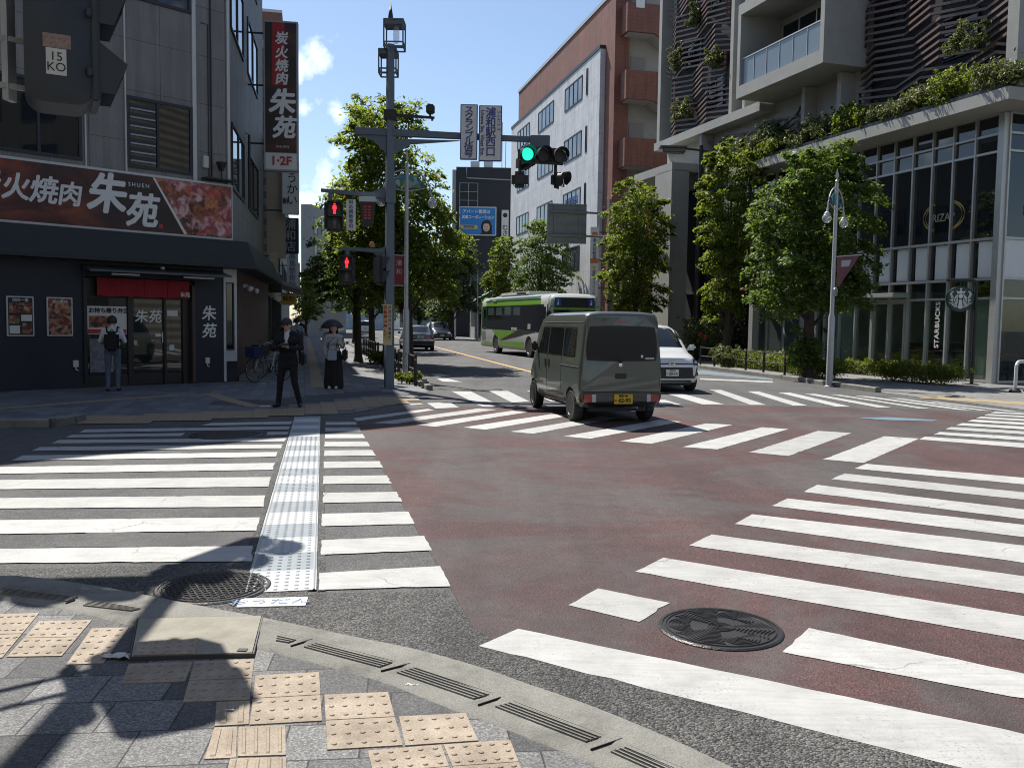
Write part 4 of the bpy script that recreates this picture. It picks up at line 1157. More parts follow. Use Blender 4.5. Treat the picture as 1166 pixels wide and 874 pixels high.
# balcony box
bb = MB()
bb.box(6.85, 12.66, -.48, 1.5, 11.3, 11.8); bb.box(6.85, 7.08, -.48, 1.5, 11.8, 14.75); bb.box(12.44, 12.66, -.48, 1.5, 11.8, 14.75); bb.box(6.85, 12.66, -.48, 1.5, 14.75, 15.2)
bal = bb.build('balcony', M_FACADE_CONC, RB)
M_FROST = mat('frosted_glass_panel', (.16, .20, .23), .25, spec=.6)
n = 6
for i in range(n):
    a = 7.1 + (12.42 - 7.1) * i / n; b = 7.1 + (12.42 - 7.1) * (i + 1) / n
    one_box('railing_panel', M_FROST, bal, a + .02, b - .02, 1.36, 1.38, 11.83, 12.88)
mb = MB()
for i in range(n + 1):
    a = 7.1 + (12.42 - 7.1) * i / n; mb.box(a - .012, a + .012, 1.34, 1.40, 11.81, 12.9)
mb.box(7.09, 12.43, 1.33, 1.41, 12.89, 12.94); mb.build('railing', M_ALU, bal)
mb = MB(); mb.box(7.6, 12.2, -.47, -.42, 11.85, 14.4); w_ = mb.build('balcony_door', M_GLASS, bal)
mb = MB()
for x in (7.6, 8.75, 9.9, 11.05, 12.2): mb.box(x - .03, x + .03, -.42, -.38, 11.85, 14.4)
mb.box(7.6, 12.2, -.42, -.385, 13.6, 13.66); mb.build('door_frame', M_ALU, bal)

# ---------------------------------------------------------------- white panelled building with the brown stair tower
WB = empty('panelled_building', (5.67, 57.3, 0), R(103.2), 'white panelled office building with brown brick top floor and open stair tower', 'building')
M_WPAN = panel_mat('white_metal_panels', (.56, .57, .585), (.60, .61, .625), (.20, .205, .21), 2.1, 1.25, org=(.0, 18.9), rough=.5, grain=8, gvar=.04)
M_BRICK = panel_mat('brown_tile_wall', (.20, .085, .062), (.22, .095, .07), (.10, .05, .04), .9, .45, off=.5, rough=.7, grain=40, gvar=.15)
M_BRICKY = panel_mat('brown_tile_return', (.20, .078, .058), (.215, .088, .065), (.10, .05, .04), .45, .23, ang=R(90), off=.5, rough=.7, grain=40, gvar=.15)
mb = MB(); mb.box(1.2, 26.4, -9, 0, 0, 19.3); mb.build('panel_wall', M_WPAN, WB)
mb = MB(); mb.box(1.15, 26.45, -9, .05, 19.3, 19.52); mb.build('wall_coping', M_DKFRAME, WB)
mb = MB(); mb.box(.0, 25.2, -10, -.35, 0, 22.3); mb.build('brick_wall', M_BRICK, WB)
mb = MB(); mb.box(-.05, 25.25, -10.05, -.28, 22.3, 22.55); mb.build('parapet_cap', M_ALU, WB)
for x0, x1, zs in ((4.9, 9.1, (16.97, 13.25, 9.4, 5.4)), (12.1, 16.7, (16.97, 13.25, 9.4, 5.4)), (19.6, 23.9, (16.9, 13.2, 9.4, 5.4))):
    for z in zs:
        window(WB, x0, x1, z, z + 1.65, .0, 0, 1, [x0 + (x1 - x0) * k / 4 for k in (1, 2, 3)], .09, glass=mat('sky_reflecting_glass', (.05, .07, .09), .05, spec=.9))
for z in (17.0, 13.2, 9.4): window(WB, 3.7, 4.0, z, z + 1.75, .0, 0, 1, (), .05)
text('秋葉歯科', .75, M_SIGNBLUE, WB, (7.0, .06, 10.2), TX, name='window_lettering', bold=.01)
# stair tower: face at x=-.02 looking down the street; y runs to the right as seen from the street (negative)
ST = empty('stair_tower', (0, 0, 0)); ST.parent = WB
mb = MB(); mb.box(-.6, 0, -.95, -.35, 0, 26); mb.build('brick_column', M_BRICKY, ST)
mb = MB(); mb.box(-.25, .0, -4.6, -.95, 0, 26); mb.build('stair_back_wall', mat('pale_stair_wall', (.34, .33, .31), .8, var=.3), ST)
mb = MB(); mb.box(-.55, 0.02, -1.32, -.951, 0, 26); mb.build('brick_jamb', M_BRICKY, ST)
for zb in (3.3, 7.4, 11.4, 15.5, 19.55, 23.6):
    mb = MB()
    poly = [(-.7, zb), (-2.5, zb), (-3.75, zb - .75), (-3.75, zb + 1.75), (-.7, zb + 1.75)]
    mb.prism([(y, z) for y, z in poly], -1.75, -1.6, 'x')
    mb.box(-1.6, -.6, -.85, -.7, zb, zb + 1.75)
    mb.build('stair_parapet', M_BRICKY, ST)
    mb = MB(); mb.prism([(-.72, zb + .01), (-2.5, zb + .01), (-3.73, zb - .74), (-3.73, zb - .55), (-2.5, zb + .2), (-.72, zb + .2)], -1.6, -.25, 'x')
    mb.build('stair_flight', mat('pale_stair_soffit', (.42, .41, .39), .8), ST)
    mb = MB(); mb.box(-.29, -.25, -2.5, -1.5, zb + .2, zb + 3.0); mb.build('stair_door', mat('grey_door', (.20, .20, .20), .5), ST)
mb = MB(); mb.box(-1.78, -1.74, -1.8, -1.25, 21.0, 21.6); mb.build('tower_window', M_LETTER, ST)

# ---------------------------------------------------------------- other buildings along the street
def plain_block(name, label, loc, rz, w, d, h, m, wins=(), glass=None, roof=True, out=-1):
    b = empty(name, loc, rz, label, 'building')
    mb = MB(); mb.box(0, w, 0, d, 0, h); mb.build('wall', m, b)
    if roof:
        mb = MB(); mb.box(-.06, w + .06, -.06, .2, h, h + .3); mb.box(-.06, .2, .2, d, h, h + .3); mb.box(w - .2, w + .06, .2, d, h, h + .3); mb.build('parapet', M_WHITETRIM, b)
    for x0, x1, z0, z1 in wins: window(b, x0, x1, z0, z1, 0, 0, -1, ((x0 + x1) / 2,) if x1 - x0 > .9 else (), .06, glass=glass)
    return b
sl = Vector((-9.45, 34.2, 0)); rz_s = math.atan2(SD.y, SD.x)
M_BEIGEW = panel_mat('beige_tile_wall', (.26, .24, .20), (.28, .26, .22), (.14, .13, .11), .5, .25, off=.5, rough=.7)
M_GREYW = mat('grey_render', (.30, .30, .29), .8, var=.3, vscale=.8, bump=.1, bscale=40)
M_DARKW = mat('black_metal_cladding', (.016, .018, .024), .55, var=.5, vscale=2)
wl_ = []
b2 = plain_block('shop_building', 'narrow beige shop building beyond the restaurant, behind the projecting signs', sl, rz_s, 22, 10, 11.8, M_BEIGEW,
                 [(x, x + 2, z, z + 1.6) for x in (1, 4.5, 8, 12, 16) for z in (4.2, 7.6)] + [(x, x + 2.6, .3, 2.6) for x in (1, 5, 9, 13, 17)])
mb = MB(); mb.prism([(0, 3.4), (-1.3, 2.9), (-1.3, 2.8), (0, 3.2)], 1.0, 9.0, 'x'); mb.build('shop_awning', mat('awning_cloth', (.34, .33, .30), .8, var=.3), b2)
mb = MB(); mb.box(0, .25, -.7, 0, 4.0, 8.6); mb.build('balcony_screen', mat('tan_screen', (.36, .30, .22), .8), b2)
b3 = plain_block('low_shop_building', 'grey low shop building farther down the left pavement', sl + SD * 23, rz_s, 30, 10, 10.5, M_GREYW,
                 [(x, x + 2.4, z, z + 1.5) for x in (1, 6, 11, 16, 21, 26) for z in (3.8, 6.9)])
b4 = plain_block('office_block', 'pale grey office block with small windows at the end of the left pavement', (-23.8, 100, 0), R(-8), 1.2, 12, 14.4, M_GREYW, roof=False)
for z in (5.2, 8.2, 11.2):
    for k in range(4):
        f = window(b4, .8 + k * 2.4, 2.0 + k * 2.4, z, z + 1.9, 0, 0, -1, (), .08)
        f.matrix_local = Matrix.Translation((1.2, 0, 0)) @ Matrix.Rotation(R(90), 4, 'Z')
plain_block('glass_tower', 'distant pale blue glass office block behind the grey one', (-31, 152, 0), R(-4), 9, 14, 22, panel_mat('pale_blue_glazing', (.30, .38, .45), (.36, .44, .50), (.5, .5, .5), 1.2, 1.6, rough=.25, jw=.06), roof=True)
plain_block('brown_tower', 'brown brick tower seen above the tall restaurant sign', (-33.2, 98, 0), R(13), 7.6, 12, 35, M_BRICK, [(1, 2.4, z, z + 1.5) for z in range(12, 33, 4)])
bbd = plain_block('billboard_building', 'black clad building carrying a blue billboard', (-6.2, 95, 0), R(2), 6.3, 16, 17.9, M_DARKW, roof=False)
mb = MB(); mb.box(-.4, -.02, .02, 16, 0, 17.6); mb.build('pale_side_wall', M_GREYW, bbd)
mb = MB()
for x in (1.5, 2.9): mb = MB(); mb.bbox(x, x + .95, .3, 1.1, 17.9, 18.6, .04); mb.build('air_conditioner', M_WHITETRIM, bbd)
mb = MB(); mb.tube([(1.1, -.08, 17.9), (1.1, -.08, 16.75), (6.2, -.08, 16.6)], .06, 6); mb.build('pipe', M_LIGHTPOLE, bbd)
mb = MB()
for x in (.4, 1.3, 2.3): mb.tube([(x, -.15, 12.6), (x, -.15, 16.2)], .03, 5)
for z in (12.6, 13.5, 14.4, 15.3, 16.2): mb.tube([(.4, -.15, z), (2.3, -.15, z)], .03, 5)
mb.build('wall_rack', M_LIGHTPOLE, bbd)
for x, z in ((4.9, 23.5), (5.3, 22)): mb = MB(); mb.tube([(x, 4, 17.9), (x, 4, z)], .04, 5); mb.build('aerial', M_LIGHTPOLE, bbd)
BL = empty('billboard', (-6.2, 95, 0), R(2), 'blue billboard with white lettering and a smiling woman', 'billboard')
mb = MB(); mb.bbox(.35, 4.3, -.35, -.02, 10.72, 13.75, .05); mb.build('board_frame', M_WHITETRIM, BL)
one_box('board_print', mat('billboard_blue', (.02, .19, .48), .5), BL, .47, 4.18, -.362, -.34, 10.84, 13.63)
text('アパート管理は', .42, M_LETTER, BL, (.7, -.368, 13.2), align='LEFT', bold=.012)
text('武蔵コーポレーション', .38, M_LETTER, BL, (.65, -.368, 12.62), align='LEFT', bold=.012, sx=.9)
one_box('yellow_band', mat('billboard_yellow', (.60, .42, .06), .5), BL, .5, 2.3, -.368, -.36, 11.4, 11.8)
text('管理相談', .30, M_SIGNBLUE, BL, (1.4, -.374, 11.6), bold=.006)
def disc(mb, cx, cz, rx, rz, y0, y1, m=0, n=20, a0=0, a1=360):
    P = [(cx + rx * math.cos(R(a0 + (a1 - a0) * i / n)), cz + rz * math.sin(R(a0 + (a1 - a0) * i / n))) for i in range(n if a1 - a0 >= 360 else n + 1)]
    mb.prism(P, y0, y1, 'y', m)
mb = MB(); disc(mb, 3.25, 11.75, .56, .62, -.367, -.36, 0); mb.prism([(2.75, 10.86), (3.85, 10.86), (3.82, 11.8), (2.7, 11.8)], -.367, -.36, 'y', 0)
disc(mb, 3.25, 11.60, .36, .46, -.372, -.36, 1); mb.prism([(2.55, 10.86), (3.95, 10.86), (3.6, 11.12), (2.85, 11.12)], -.374, -.36, 'y', 2)
disc(mb, 3.25, 11.98, .38, .20, -.377, -.36, 0, 12, 0, 180)
for x in (3.11, 3.39): disc(mb, x, 11.66, .05, .03, -.376, -.36, 0, 8)
disc(mb, 3.25, 11.36, .11, .045, -.376, -.36, 3, 10)
mb.build('portrait', [M_HAIR, mat('printed_skin', (.62, .40, .32), .6), M_INK, M_REDINK], BL)
VS = empty('vertical_sign', (-1.35, 94.6, 0), R(2), 'narrow white vertical sign at the right edge of the black building', 'sign')
mb = MB(); mb.bbox(0, .75, -.15, .15, 8.4, 13.4, .03); mb.build('sign_case', M_SIGNWHITE, VS)
vtext('むさしの', .62, M_INK, VS, (.38, -.156, 10.6), bold=.012, line=1.0)
mb = MB(); disc(mb, .38, 12.85, .24, .24, -.16, -.14); mb.build('sign_mark', M_INK, VS)
gs_ = empty('small_shop', (-3.6, 84, 0), R(8), 'low shop with a green sloping roof beside the bus', 'building')
mb = MB(); mb.box(0, 3.6, 0, 5, 0, 3.6); mb.build('wall', M_GREYW, gs_)
mb = MB(); mb.prism([(-.6, 3.3), (3.9, 5.9), (3.9, 5.7), (-.6, 3.1)], -.6, 5, 'y'); mb.prism([(3.4, 5.6), (3.9, 5.7), (3.9, 3.0), (3.4, 3.0)], -.5, 4.9, 'y'); mb.build('roof', mat('green_roof', (.02, .10, .05), .6, var=.3), gs_)
window(gs_, .4, 2.0, .3, 2.4, 0, 0, -1, (1.2,), .08)
# closing blocks far down the street and unseen blocks behind the camera, mirrored in shop glass, raised to darken the shade
plain_block('end_block', 'beige block closing the view at the far end of the street', (-48, 210, 0), R(-12), 34, 14, 14, M_BEIGEW, [(x, x + 2, z, z + 1.6) for x in range(2, 32, 4) for z in (3, 6.5, 10)])
plain_block('apartment_building', 'beige apartment building across the junction, outside the view', (24, 9, 0), R(-68), 26, 12, 19, M_BEIGEW,
            [(x, x + 2.2, z, z + 1.6) for x in range(2, 24, 4) for z in (1.2, 4.4, 7.6, 10.8, 14, 16.8)])
plain_block('sky_blocking_building', 'unseen beige tiled block added behind the camera to darken the shade', (7, -6.2, 0), R(183), 46, 10, 24, M_BEIGEW,
            [(x, x + 2.2, z, z + 1.6) for x in range(2, 44, 4) for z in (1.0, 4.6, 8, 11.4, 14.8, 18.2)])

# pavement-side hanging signs on the left
def hang_sign(label, loc, w, z0, z1, m, rz=R(9), arm=.6):
    s = empty('hanging_sign', (loc[0], loc[1], 0), rz, label, 'sign')
    mb = MB(); mb.bbox(-w / 2, w / 2, -.1, .1, z0, z1, .02); mb.build('sign_case', m, s)
    for z in (z0 + .15, z1 - .15): mb = MB(); mb.tube([(-w / 2, 0, z), (-w / 2 - arm, 0, z)], .03, 6); mb.build('bracket', M_BLACKMETAL, s)
    return s
s = hang_sign('white vertical sign with running black brush script under the restaurant sign', (-8.48, 34), .62, 5.62, 7.6, M_SIGNWHITE)
vtext('どうかい', .42, M_INK, s, (.06, -.106, 6.75), bold=.002, line=.98); text('鮮', .26, M_INK, s, (-.17, -.106, 6.1), bold=.004)
s = hang_sign('navy vertical sign with pale characters below the white script sign', (-9.0, 36), .66, 4.3, 5.72, mat('navy_sign', (.012, .016, .05), .5))
vtext('浦和店', .44, M_BLIND, s, (.02, -.106, 5.0), bold=.006, line=1.0)
s = hang_sign('pale vertical sign with dark lettering under the navy one', (-10.4, 42), .52, 3.0, 4.85, M_SIGNWHITE)
vtext('高島整骨院', .33, M_SIGNBLUE, s, (0, -.106, 3.92), line=1.0)
s = hang_sign('small bluish sign farther along the left wall', (-10.95, 45), .34, 2.8, 4.5, M_BLIND)
s = hang_sign('small yellow sign board over the left pavement', (-12.6, 50), .82, 2.46, 3.12, mat('yellow_sign', (.50, .28, .03), .5))
text('麺処', .32, M_INK, s, (0, -.106, 2.8), bold=.004)
s = hang_sign('dark square sign box above the left pavement', (-9.35, 35), .5, 2.7, 3.4, M_BLACK)
s = hang_sign('tan banner sign against the beige shop wall', (-8.75, 32.5), .3, 3.0, 4.1, mat('tan_screen', (.36, .30, .22), .8))
# ---------------------------------------------------------------- trees and plants
def leaf_mat(name, c1, c2, c3, trans=.35):
    m = bpy.data.materials.new(name); m.use_nodes = True
    nt = m.node_tree; n = nt.nodes; n.clear()
    out = n.new('ShaderNodeOutputMaterial'); g = n.new('ShaderNodeNewGeometry')
    r = n.new('ShaderNodeValToRGB'); e = r.color_ramp.elements
    e.new(.5); e[0].color = (*c1, 1); e[1].position = .55; e[1].color = (*c2, 1); e[2].position = 1; e[2].color = (*c3, 1)
    nt.links.new(g.outputs['Random Per Island'], r.inputs['Fac'])
    b = n.new('ShaderNodeBsdfPrincipled'); b.inputs['Roughness'].default_value = .5; b.inputs['Specular IOR Level'].default_value = .35
    t = n.new('ShaderNodeBsdfTranslucent')
    hs = n.new('ShaderNodeHueSaturation'); hs.inputs['Value'].default_value = 2.6; hs.inputs['Saturation'].default_value = 1.1; hs.inputs['Hue'].default_value = .488
    nt.links.new(r.outputs['Color'], b.inputs['Base Color']); nt.links.new(r.outputs['Color'], hs.inputs['Color']); nt.links.new(hs.outputs['Color'], t.inputs['Color'])
    x = n.new('ShaderNodeMixShader'); x.inputs[0].default_value = trans
    nt.links.new(b.outputs[0], x.inputs[1]); nt.links.new(t.outputs[0], x.inputs[2]); nt.links.new(x.outputs[0], out.inputs['Surface'])
    MATS[name] = m
    return m
M_LEAF = leaf_mat('zelkova_leaves', (.052, .090, .014), (.092, .130, .021), (.165, .175, .034), .44)
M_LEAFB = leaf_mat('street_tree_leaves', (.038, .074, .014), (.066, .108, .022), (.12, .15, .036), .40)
M_LEAFY = leaf_mat('yellow_green_leaves', (.055, .09, .014), (.085, .12, .02), (.13, .145, .03), .4)
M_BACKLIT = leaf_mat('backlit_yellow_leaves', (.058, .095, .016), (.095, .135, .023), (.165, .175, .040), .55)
M_HEDGE = leaf_mat('hedge_leaves', (.06, .095, .012), (.10, .135, .018), (.16, .165, .03), .35)
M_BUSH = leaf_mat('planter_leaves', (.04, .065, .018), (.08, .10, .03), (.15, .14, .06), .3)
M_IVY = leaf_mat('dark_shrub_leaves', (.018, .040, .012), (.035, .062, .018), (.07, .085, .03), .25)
M_BARK = mat('bark', (.075, .060, .048), .95, var=.8, vscale=9, bump=.9, bscale=22, col2=(.03, .025, .02))

def leaves(name, clumps, n, size, seed, m, parent, shell=.55, droop=.35, aspect=.42, sprays=None, share=.72):
    """leaf-sized folded blades spread through a set of ellipsoid clumps; clumps = (centre, radii, weight)"""
    rng = np.random.default_rng(seed)
    C = np.array([c for c, r, w in clumps], float); Rr = np.array([r if hasattr(r, '__len__') else (r, r, r) for c, r, w in clumps], float)
    Wt = np.array([w for c, r, w in clumps], float); Wt /= Wt.sum()
    k = rng.choice(len(clumps), n, p=Wt)
    d = rng.normal(size=(n, 3)); d /= np.linalg.norm(d, axis=1, keepdims=True)
    rad = shell + (1.08 - shell) * rng.random(n) ** .8
    rad = np.where(rng.random(n) < .12, rng.random(n) * .8, rad)
    rad = np.where(rng.random(n) < .06, 1.08 + .22 * rng.random(n), rad)
    p = C[k] + d * Rr[k] * rad[:, None]
    if sprays:                         # most leaves sit on drooping sprays at the outside of the crown
        q = int(n * share); A = np.array([s[0] for s in sprays], float); D = np.array([s[1] for s in sprays], float); Ls = np.array([s[2] for s in sprays], float); Ws = np.array([s[3] for s in sprays], float)
        ks = rng.choice(len(sprays), q, p=Ls / Ls.sum()); t = rng.random(q) ** .8
        g = rng.normal(size=(q, 3)) * np.array([1, 1, .55]) * (Ws[ks] * (1.05 - .75 * t))[:, None]
        p[:q] = A[ks] + D[ks] * (Ls[ks] * t)[:, None] + g - np.array([0, 0, 1]) * (Ls[ks] * .35 * t * t)[:, None]
        d[:q] = D[ks] * .4 + np.array([0, 0, .75]) + rng.normal(size=(q, 3)) * .2
        d[:q] /= np.linalg.norm(d[:q], axis=1, keepdims=True)
    nrm = d + rng.normal(size=(n, 3)) * .55 + np.array([0, 0, .35]); nrm /= np.linalg.norm(nrm, axis=1, keepdims=True)
    ax = rng.normal(size=(n, 3)) + d * .6 - np.array([0, 0, droop]); ax -= nrm * (ax * nrm).sum(1, keepdims=True); ax /= np.linalg.norm(ax, axis=1, keepdims=True) + 1e-9
    sd_ = np.cross(nrm, ax)
    L = size * (.65 + .7 * rng.random(n))[:, None]; Wd = L * aspect
    v = np.empty((n, 4, 3))
    v[:, 0] = p - ax * L * .5; v[:, 2] = p + ax * L * .5 - nrm * L * .12
    v[:, 1] = p + sd_ * Wd * .5 + nrm * L * .06 - ax * L * .06; v[:, 3] = p - sd_ * Wd * .5 + nrm * L * .06 - ax * L * .06
    me = bpy.data.meshes.new(name)
    me.vertices.add(n * 4); me.vertices.foreach_set('co', v.reshape(-1))
    idx = np.arange(n)[:, None] * 4
    tri = np.concatenate([idx + [0, 1, 2], idx + [0, 2, 3]], axis=1).reshape(-1)
    me.loops.add(n * 6); me.loops.foreach_set('vertex_index', tri.astype(np.int32))
    me.polygons.add(n * 2); me.polygons.foreach_set('loop_start', np.arange(0, n * 6, 3, dtype=np.int32)); 
    me.update(calc_edges=True); me.validate()
    me.materials.append(m)
    o = bpy.data.objects.new(name, me); COL.objects.link(o)
    if parent is not None: o.parent = parent
    return o

def limb_set(mb, base, tips, r0, rnd):
    for t, r in tips:
        b = Vector(base); t = Vector(t); m1 = b.lerp(t, .45) + Vector((rnd.uniform(-.15, .15), rnd.uniform(-.15, .15), .15))
        mb.tube([b, m1, t], [r, r * .6, r * .18], 7)

def interp1(tab, x):
    for (a, va), (b, vb) in zip(tab, tab[1:]):
        if x <= b: return va + (vb - va) * max(0, (x - a) / (b - a))
    return tab[-1][1]

def make_tree(name, label, loc, H, clear, rx, n, leaf, seed, m, group, trunk_r=.15, shape='oval', shell=.5, lean=0.0, nclump=26, ry=None, core=.9):
    """tapered trunk and limbs; the crown is built from many leaf clumps along the limbs"""
    t = empty(name, loc, 0, label, 'tree', group)
    rnd = random.Random(seed); ry = ry or rx
    ch = H - clear
    SH = {'oval': [(0, .45), (.15, .8), (.4, 1), (.7, .9), (.9, .6), (1, .3)], 'column': [(0, .5), (.15, .82), (.4, .96), (.72, 1), (.9, .78), (1, .42)],
          'wide': [(0, .62), (.12, .9), (.35, 1), (.65, .88), (.85, .62), (1, .28)], 'ragged': [(0, .55), (.15, .9), (.4, 1), (.6, .85), (.8, .62), (1, .34)]}[shape]
    cl, tips, sp = [], [], []
    for i in range(nclump):
        f = (i + .5) / nclump; w = interp1(SH, f)
        a = i * 2.399 + rnd.uniform(-.4, .4); q = rnd.uniform(.30, .62) * w
        c = (math.cos(a) * rx * q + lean * f, math.sin(a) * ry * q, clear + ch * (.05 + .88 * f))
        r = rx * rnd.uniform(.24, .36) * (.5 + .5 * w)
        cl.append((c, (r, r, r * .8), r ** 2))
        if i % 2 == 0: tips.append((c, max(.022, trunk_r * .40 * (1.1 - .7 * f))))
    if core > .3: cl.append(((lean * .5, 0, clear + ch * .48), (rx * .5, ry * .5, ch * .38), rx * rx * core * .6))
    for i in range(int(nclump * 5)):
        f = rnd.random() ** .9; a = rnd.uniform(0, 6.283); w = interp1(SH, f) * rnd.choice((.80, .92, 1.0, 1.0, 1.08)); q = rnd.uniform(.45, .84) * w
        up = .9 if f > .9 else (.25 if f > .75 else -.12)
        d = Vector((math.cos(a), math.sin(a), up + rnd.uniform(-.25, .25))).normalized()
        L = rx * rnd.uniform(.22, .42)
        sp.append(((math.cos(a) * rx * q + lean * f, math.sin(a) * ry * q, clear + ch * f), tuple(d), L, L * rnd.uniform(.24, .38)))
    mb = MB(); s = rnd.uniform(-.1, .1)
    mb.tube([(0, 0, -.05), (0, 0, .25), (s * .5, .03, clear * .6), (s, 0, clear), (s + lean * .3, 0, clear + ch * .35), (lean * .7, 0, clear + ch * .8)],
            [trunk_r * 1.5, trunk_r * 1.05, trunk_r * .92, trunk_r * .85, trunk_r * .5, trunk_r * .1], 10)
    for (c, r) in tips:
        f = max(0.0, (c[2] - clear) / ch); zb = clear + ch * max(-.12, f * .62 - .18)
        b = (s + lean * .3 * f, 0, zb); m1 = Vector(b).lerp(Vector(c), .5) + Vector((0, 0, -.12))
        mb.tube([b, m1, c], [r, r * .62, r * .2], 6)
    mb.build('trunk', M_BARK, t, 60)
    leaves('crown', cl, int(n * 1.9), leaf * .72, seed, m, t, shell, sprays=sp, aspect=.5)
    return t

TG = 'street trees along the road'
make_tree('street_tree', 'big full crowned street tree behind the pale lamp post with the plum banner', (9.55, 28.6, 0), 7.1, 2.2, 2.12, 14500, .22, 11, M_LEAFB, TG, .19, 'wide', nclump=34, core=.4)
make_tree('street_tree', 'tall narrow street tree with yellowish top left of the full crowned one, behind the railing', (9.15, 38.0, 0), 9.2, 1.8, 1.5, 12500, .22, 12, M_LEAF, TG, .19, 'column', nclump=30, core=.5)
make_tree('street_tree', 'narrow egg shaped street tree beyond the green van roof', (5.95, 43.5, 0), 8.3, 2.2, 1.75, 10500, .23, 13, M_LEAF, TG, .16, 'column', nclump=32, core=.5)
make_tree('street_tree', 'rounded dark street tree under the grey road sign, behind the bus', (1.95, 62.0, 0), 8.4, 2.2, 2.3, 7500, .27, 14, M_LEAFB, TG, .17, 'oval')
make_tree('street_tree', 'small lighter street tree at the left rear of the bus roof', (-.9, 75.0, 0), 8.6, 2.3, 1.7, 5500, .30, 15, M_LEAF, TG, .17, 'oval')
make_tree('street_tree', 'largest left-hand tree with sunlit upper crown, behind the grey signal pole', (-3.9, 33.3, 0), 9.4, 2.5, 2.5, 13500, .25, 16, M_BACKLIT, TG, .2, 'ragged', nclump=44, lean=-1.15, core=.35)
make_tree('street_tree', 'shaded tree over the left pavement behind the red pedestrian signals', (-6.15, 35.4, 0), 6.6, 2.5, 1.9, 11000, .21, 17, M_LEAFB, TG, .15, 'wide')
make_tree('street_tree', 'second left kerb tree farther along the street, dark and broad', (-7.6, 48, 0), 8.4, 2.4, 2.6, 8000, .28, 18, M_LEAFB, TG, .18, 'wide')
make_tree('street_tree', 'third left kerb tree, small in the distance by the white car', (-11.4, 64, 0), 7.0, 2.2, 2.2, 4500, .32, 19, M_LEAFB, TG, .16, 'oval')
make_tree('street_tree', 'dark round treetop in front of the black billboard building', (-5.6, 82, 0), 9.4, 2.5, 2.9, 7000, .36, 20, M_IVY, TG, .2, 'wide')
make_tree('street_tree', 'pale topped round tree past the black sports utility car', (-7.05, 99, 0), 5.9, 1.6, 2.5, 6000, .36, 21, M_LEAFY, TG, .18, 'wide')
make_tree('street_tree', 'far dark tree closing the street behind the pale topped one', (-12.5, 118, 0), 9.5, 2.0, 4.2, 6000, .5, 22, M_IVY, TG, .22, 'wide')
make_tree('street_tree', 'far small tree at the end of the left pavement', (-20.5, 88, 0), 6.0, 1.6, 1.9, 3000, .36, 23, M_LEAF, TG, .15, 'oval')

def shrub(name, label, loc, sx, sy, h, n, leaf, seed, m, group=None, rz=0, cat='shrub', boxy=True, stems=True):
    t = empty(name, loc, rz, label, cat, group)
    rnd = random.Random(seed); cl = []
    k = max(5, int(sx * sy * 7) + int(sx * 5))
    for i in range(k):
        r = min(h * .42, sy * .36, .5) * rnd.uniform(.7, 1.1)
        cl.append(((rnd.uniform(-sx / 2 + r * .6, sx / 2 - r * .6), rnd.uniform(-sy / 2 + r * .6, sy / 2 - r * .6), rnd.uniform(.45, .75) * h if boxy else rnd.uniform(.25, .8) * h), (r * 1.2, r, r * rnd.uniform(.7, 1.1)), r * r))
    if boxy: cl.append(((0, 0, h * .4), (sx * .48, sy * .45, h * .42), sx * sy * .35))
    for i in range(k * 2):
        r = .08 * rnd.uniform(.6, 1.5); cl.append(((rnd.uniform(-sx / 2, sx / 2), rnd.uniform(-sy / 2, sy / 2), h * rnd.uniform(.5, 1.08)), (r, r, r), r * r))
    leaves('foliage', cl, n, leaf, seed, m, t, .5)
    if stems:
        mb = MB()
        for i in range(max(4, int(sx * 4))):
            x, y = rnd.uniform(-.4, .4) * sx, rnd.uniform(-.4, .4) * sy
            mb.tube([(x, y, -.02), (x + rnd.uniform(-.05, .05), y, h * .6)], [.014, .006], 5)
        mb.build('stem', M_BARK, t)
    return t
# clipped hedges in front of the coffee shop
hz = R(108) + math.pi
shrub('hedge', 'clipped yellow green hedge beside the round coffee shop sign', (12.35, 26.95, 0), 2.9, .95, .62, 9000, .075, 31, M_HEDGE, 'low hedges by the glass building', R(120), 'hedge')
shrub('hedge', 'clipped hedge between the big tree and the pale lamp post', (10.05, 29.6, 0), 3.2, .8, .60, 6000, .085, 32, M_HEDGE, 'low hedges by the glass building', R(104), 'hedge')
shrub('hedge', 'long low hedge behind the black railing under the narrow tree', (9.35, 34.6, 0), 6.0, .9, .66, 8000, .10, 33, M_HEDGE, 'low hedges by the glass building', R(104), 'hedge')
shrub('hedge', 'narrow clipped strip of hedge along the foot of the glass wall', (12.35, 31.4, 0), 4.2, .5, .5, 5000, .085, 35, M_HEDGE, 'low hedges by the glass building', R(108), 'hedge')
shrub('ivy_shrub', 'leafy suckers growing round the foot of the big right-hand tree', (9.35, 28.5, 0), 1.1, .9, 1.5, 2600, .13, 34, M_LEAFB, None, 0, 'shrub', False)
shrub('grass_tuft', 'weedy tuft at the foot of the left tree behind the signal pole', (-4.9, 34.2, 0), 1.3, .7, .45, 900, .15, 36, M_HEDGE, None, 0, 'plant', False)
shrub('grass_tuft', 'weedy tuft beside the kerb under the left railing', (-2.75, 23.6, 0), .7, .5, .28, 500, .10, 37, M_HEDGE, None, 0, 'plant', False)
shrub('flowering_bush', 'grey green bush with a few red flowers behind the railing', (8.9, 41.6, 0), 2.6, 1.4, 2.0, 5200, .14, 38, M_BUSH, None, R(104), 'shrub', False)
shrub('flowering_bush', 'low bush at the foot of the narrow tree by the black railing', (8.0, 33.4, 0), 1.2, .7, .85, 1800, .12, 39, M_BUSH, None, R(104), 'shrub', False)
mb = MB()
for i in range(16):
    a = random.random() * 6.28; mb.ball((8.45 + .25 * math.cos(a) * random.random(), 39.3 + .3 * math.sin(a), .95 + .35 * random.random()), random.uniform(.025, .045), 0, 7)
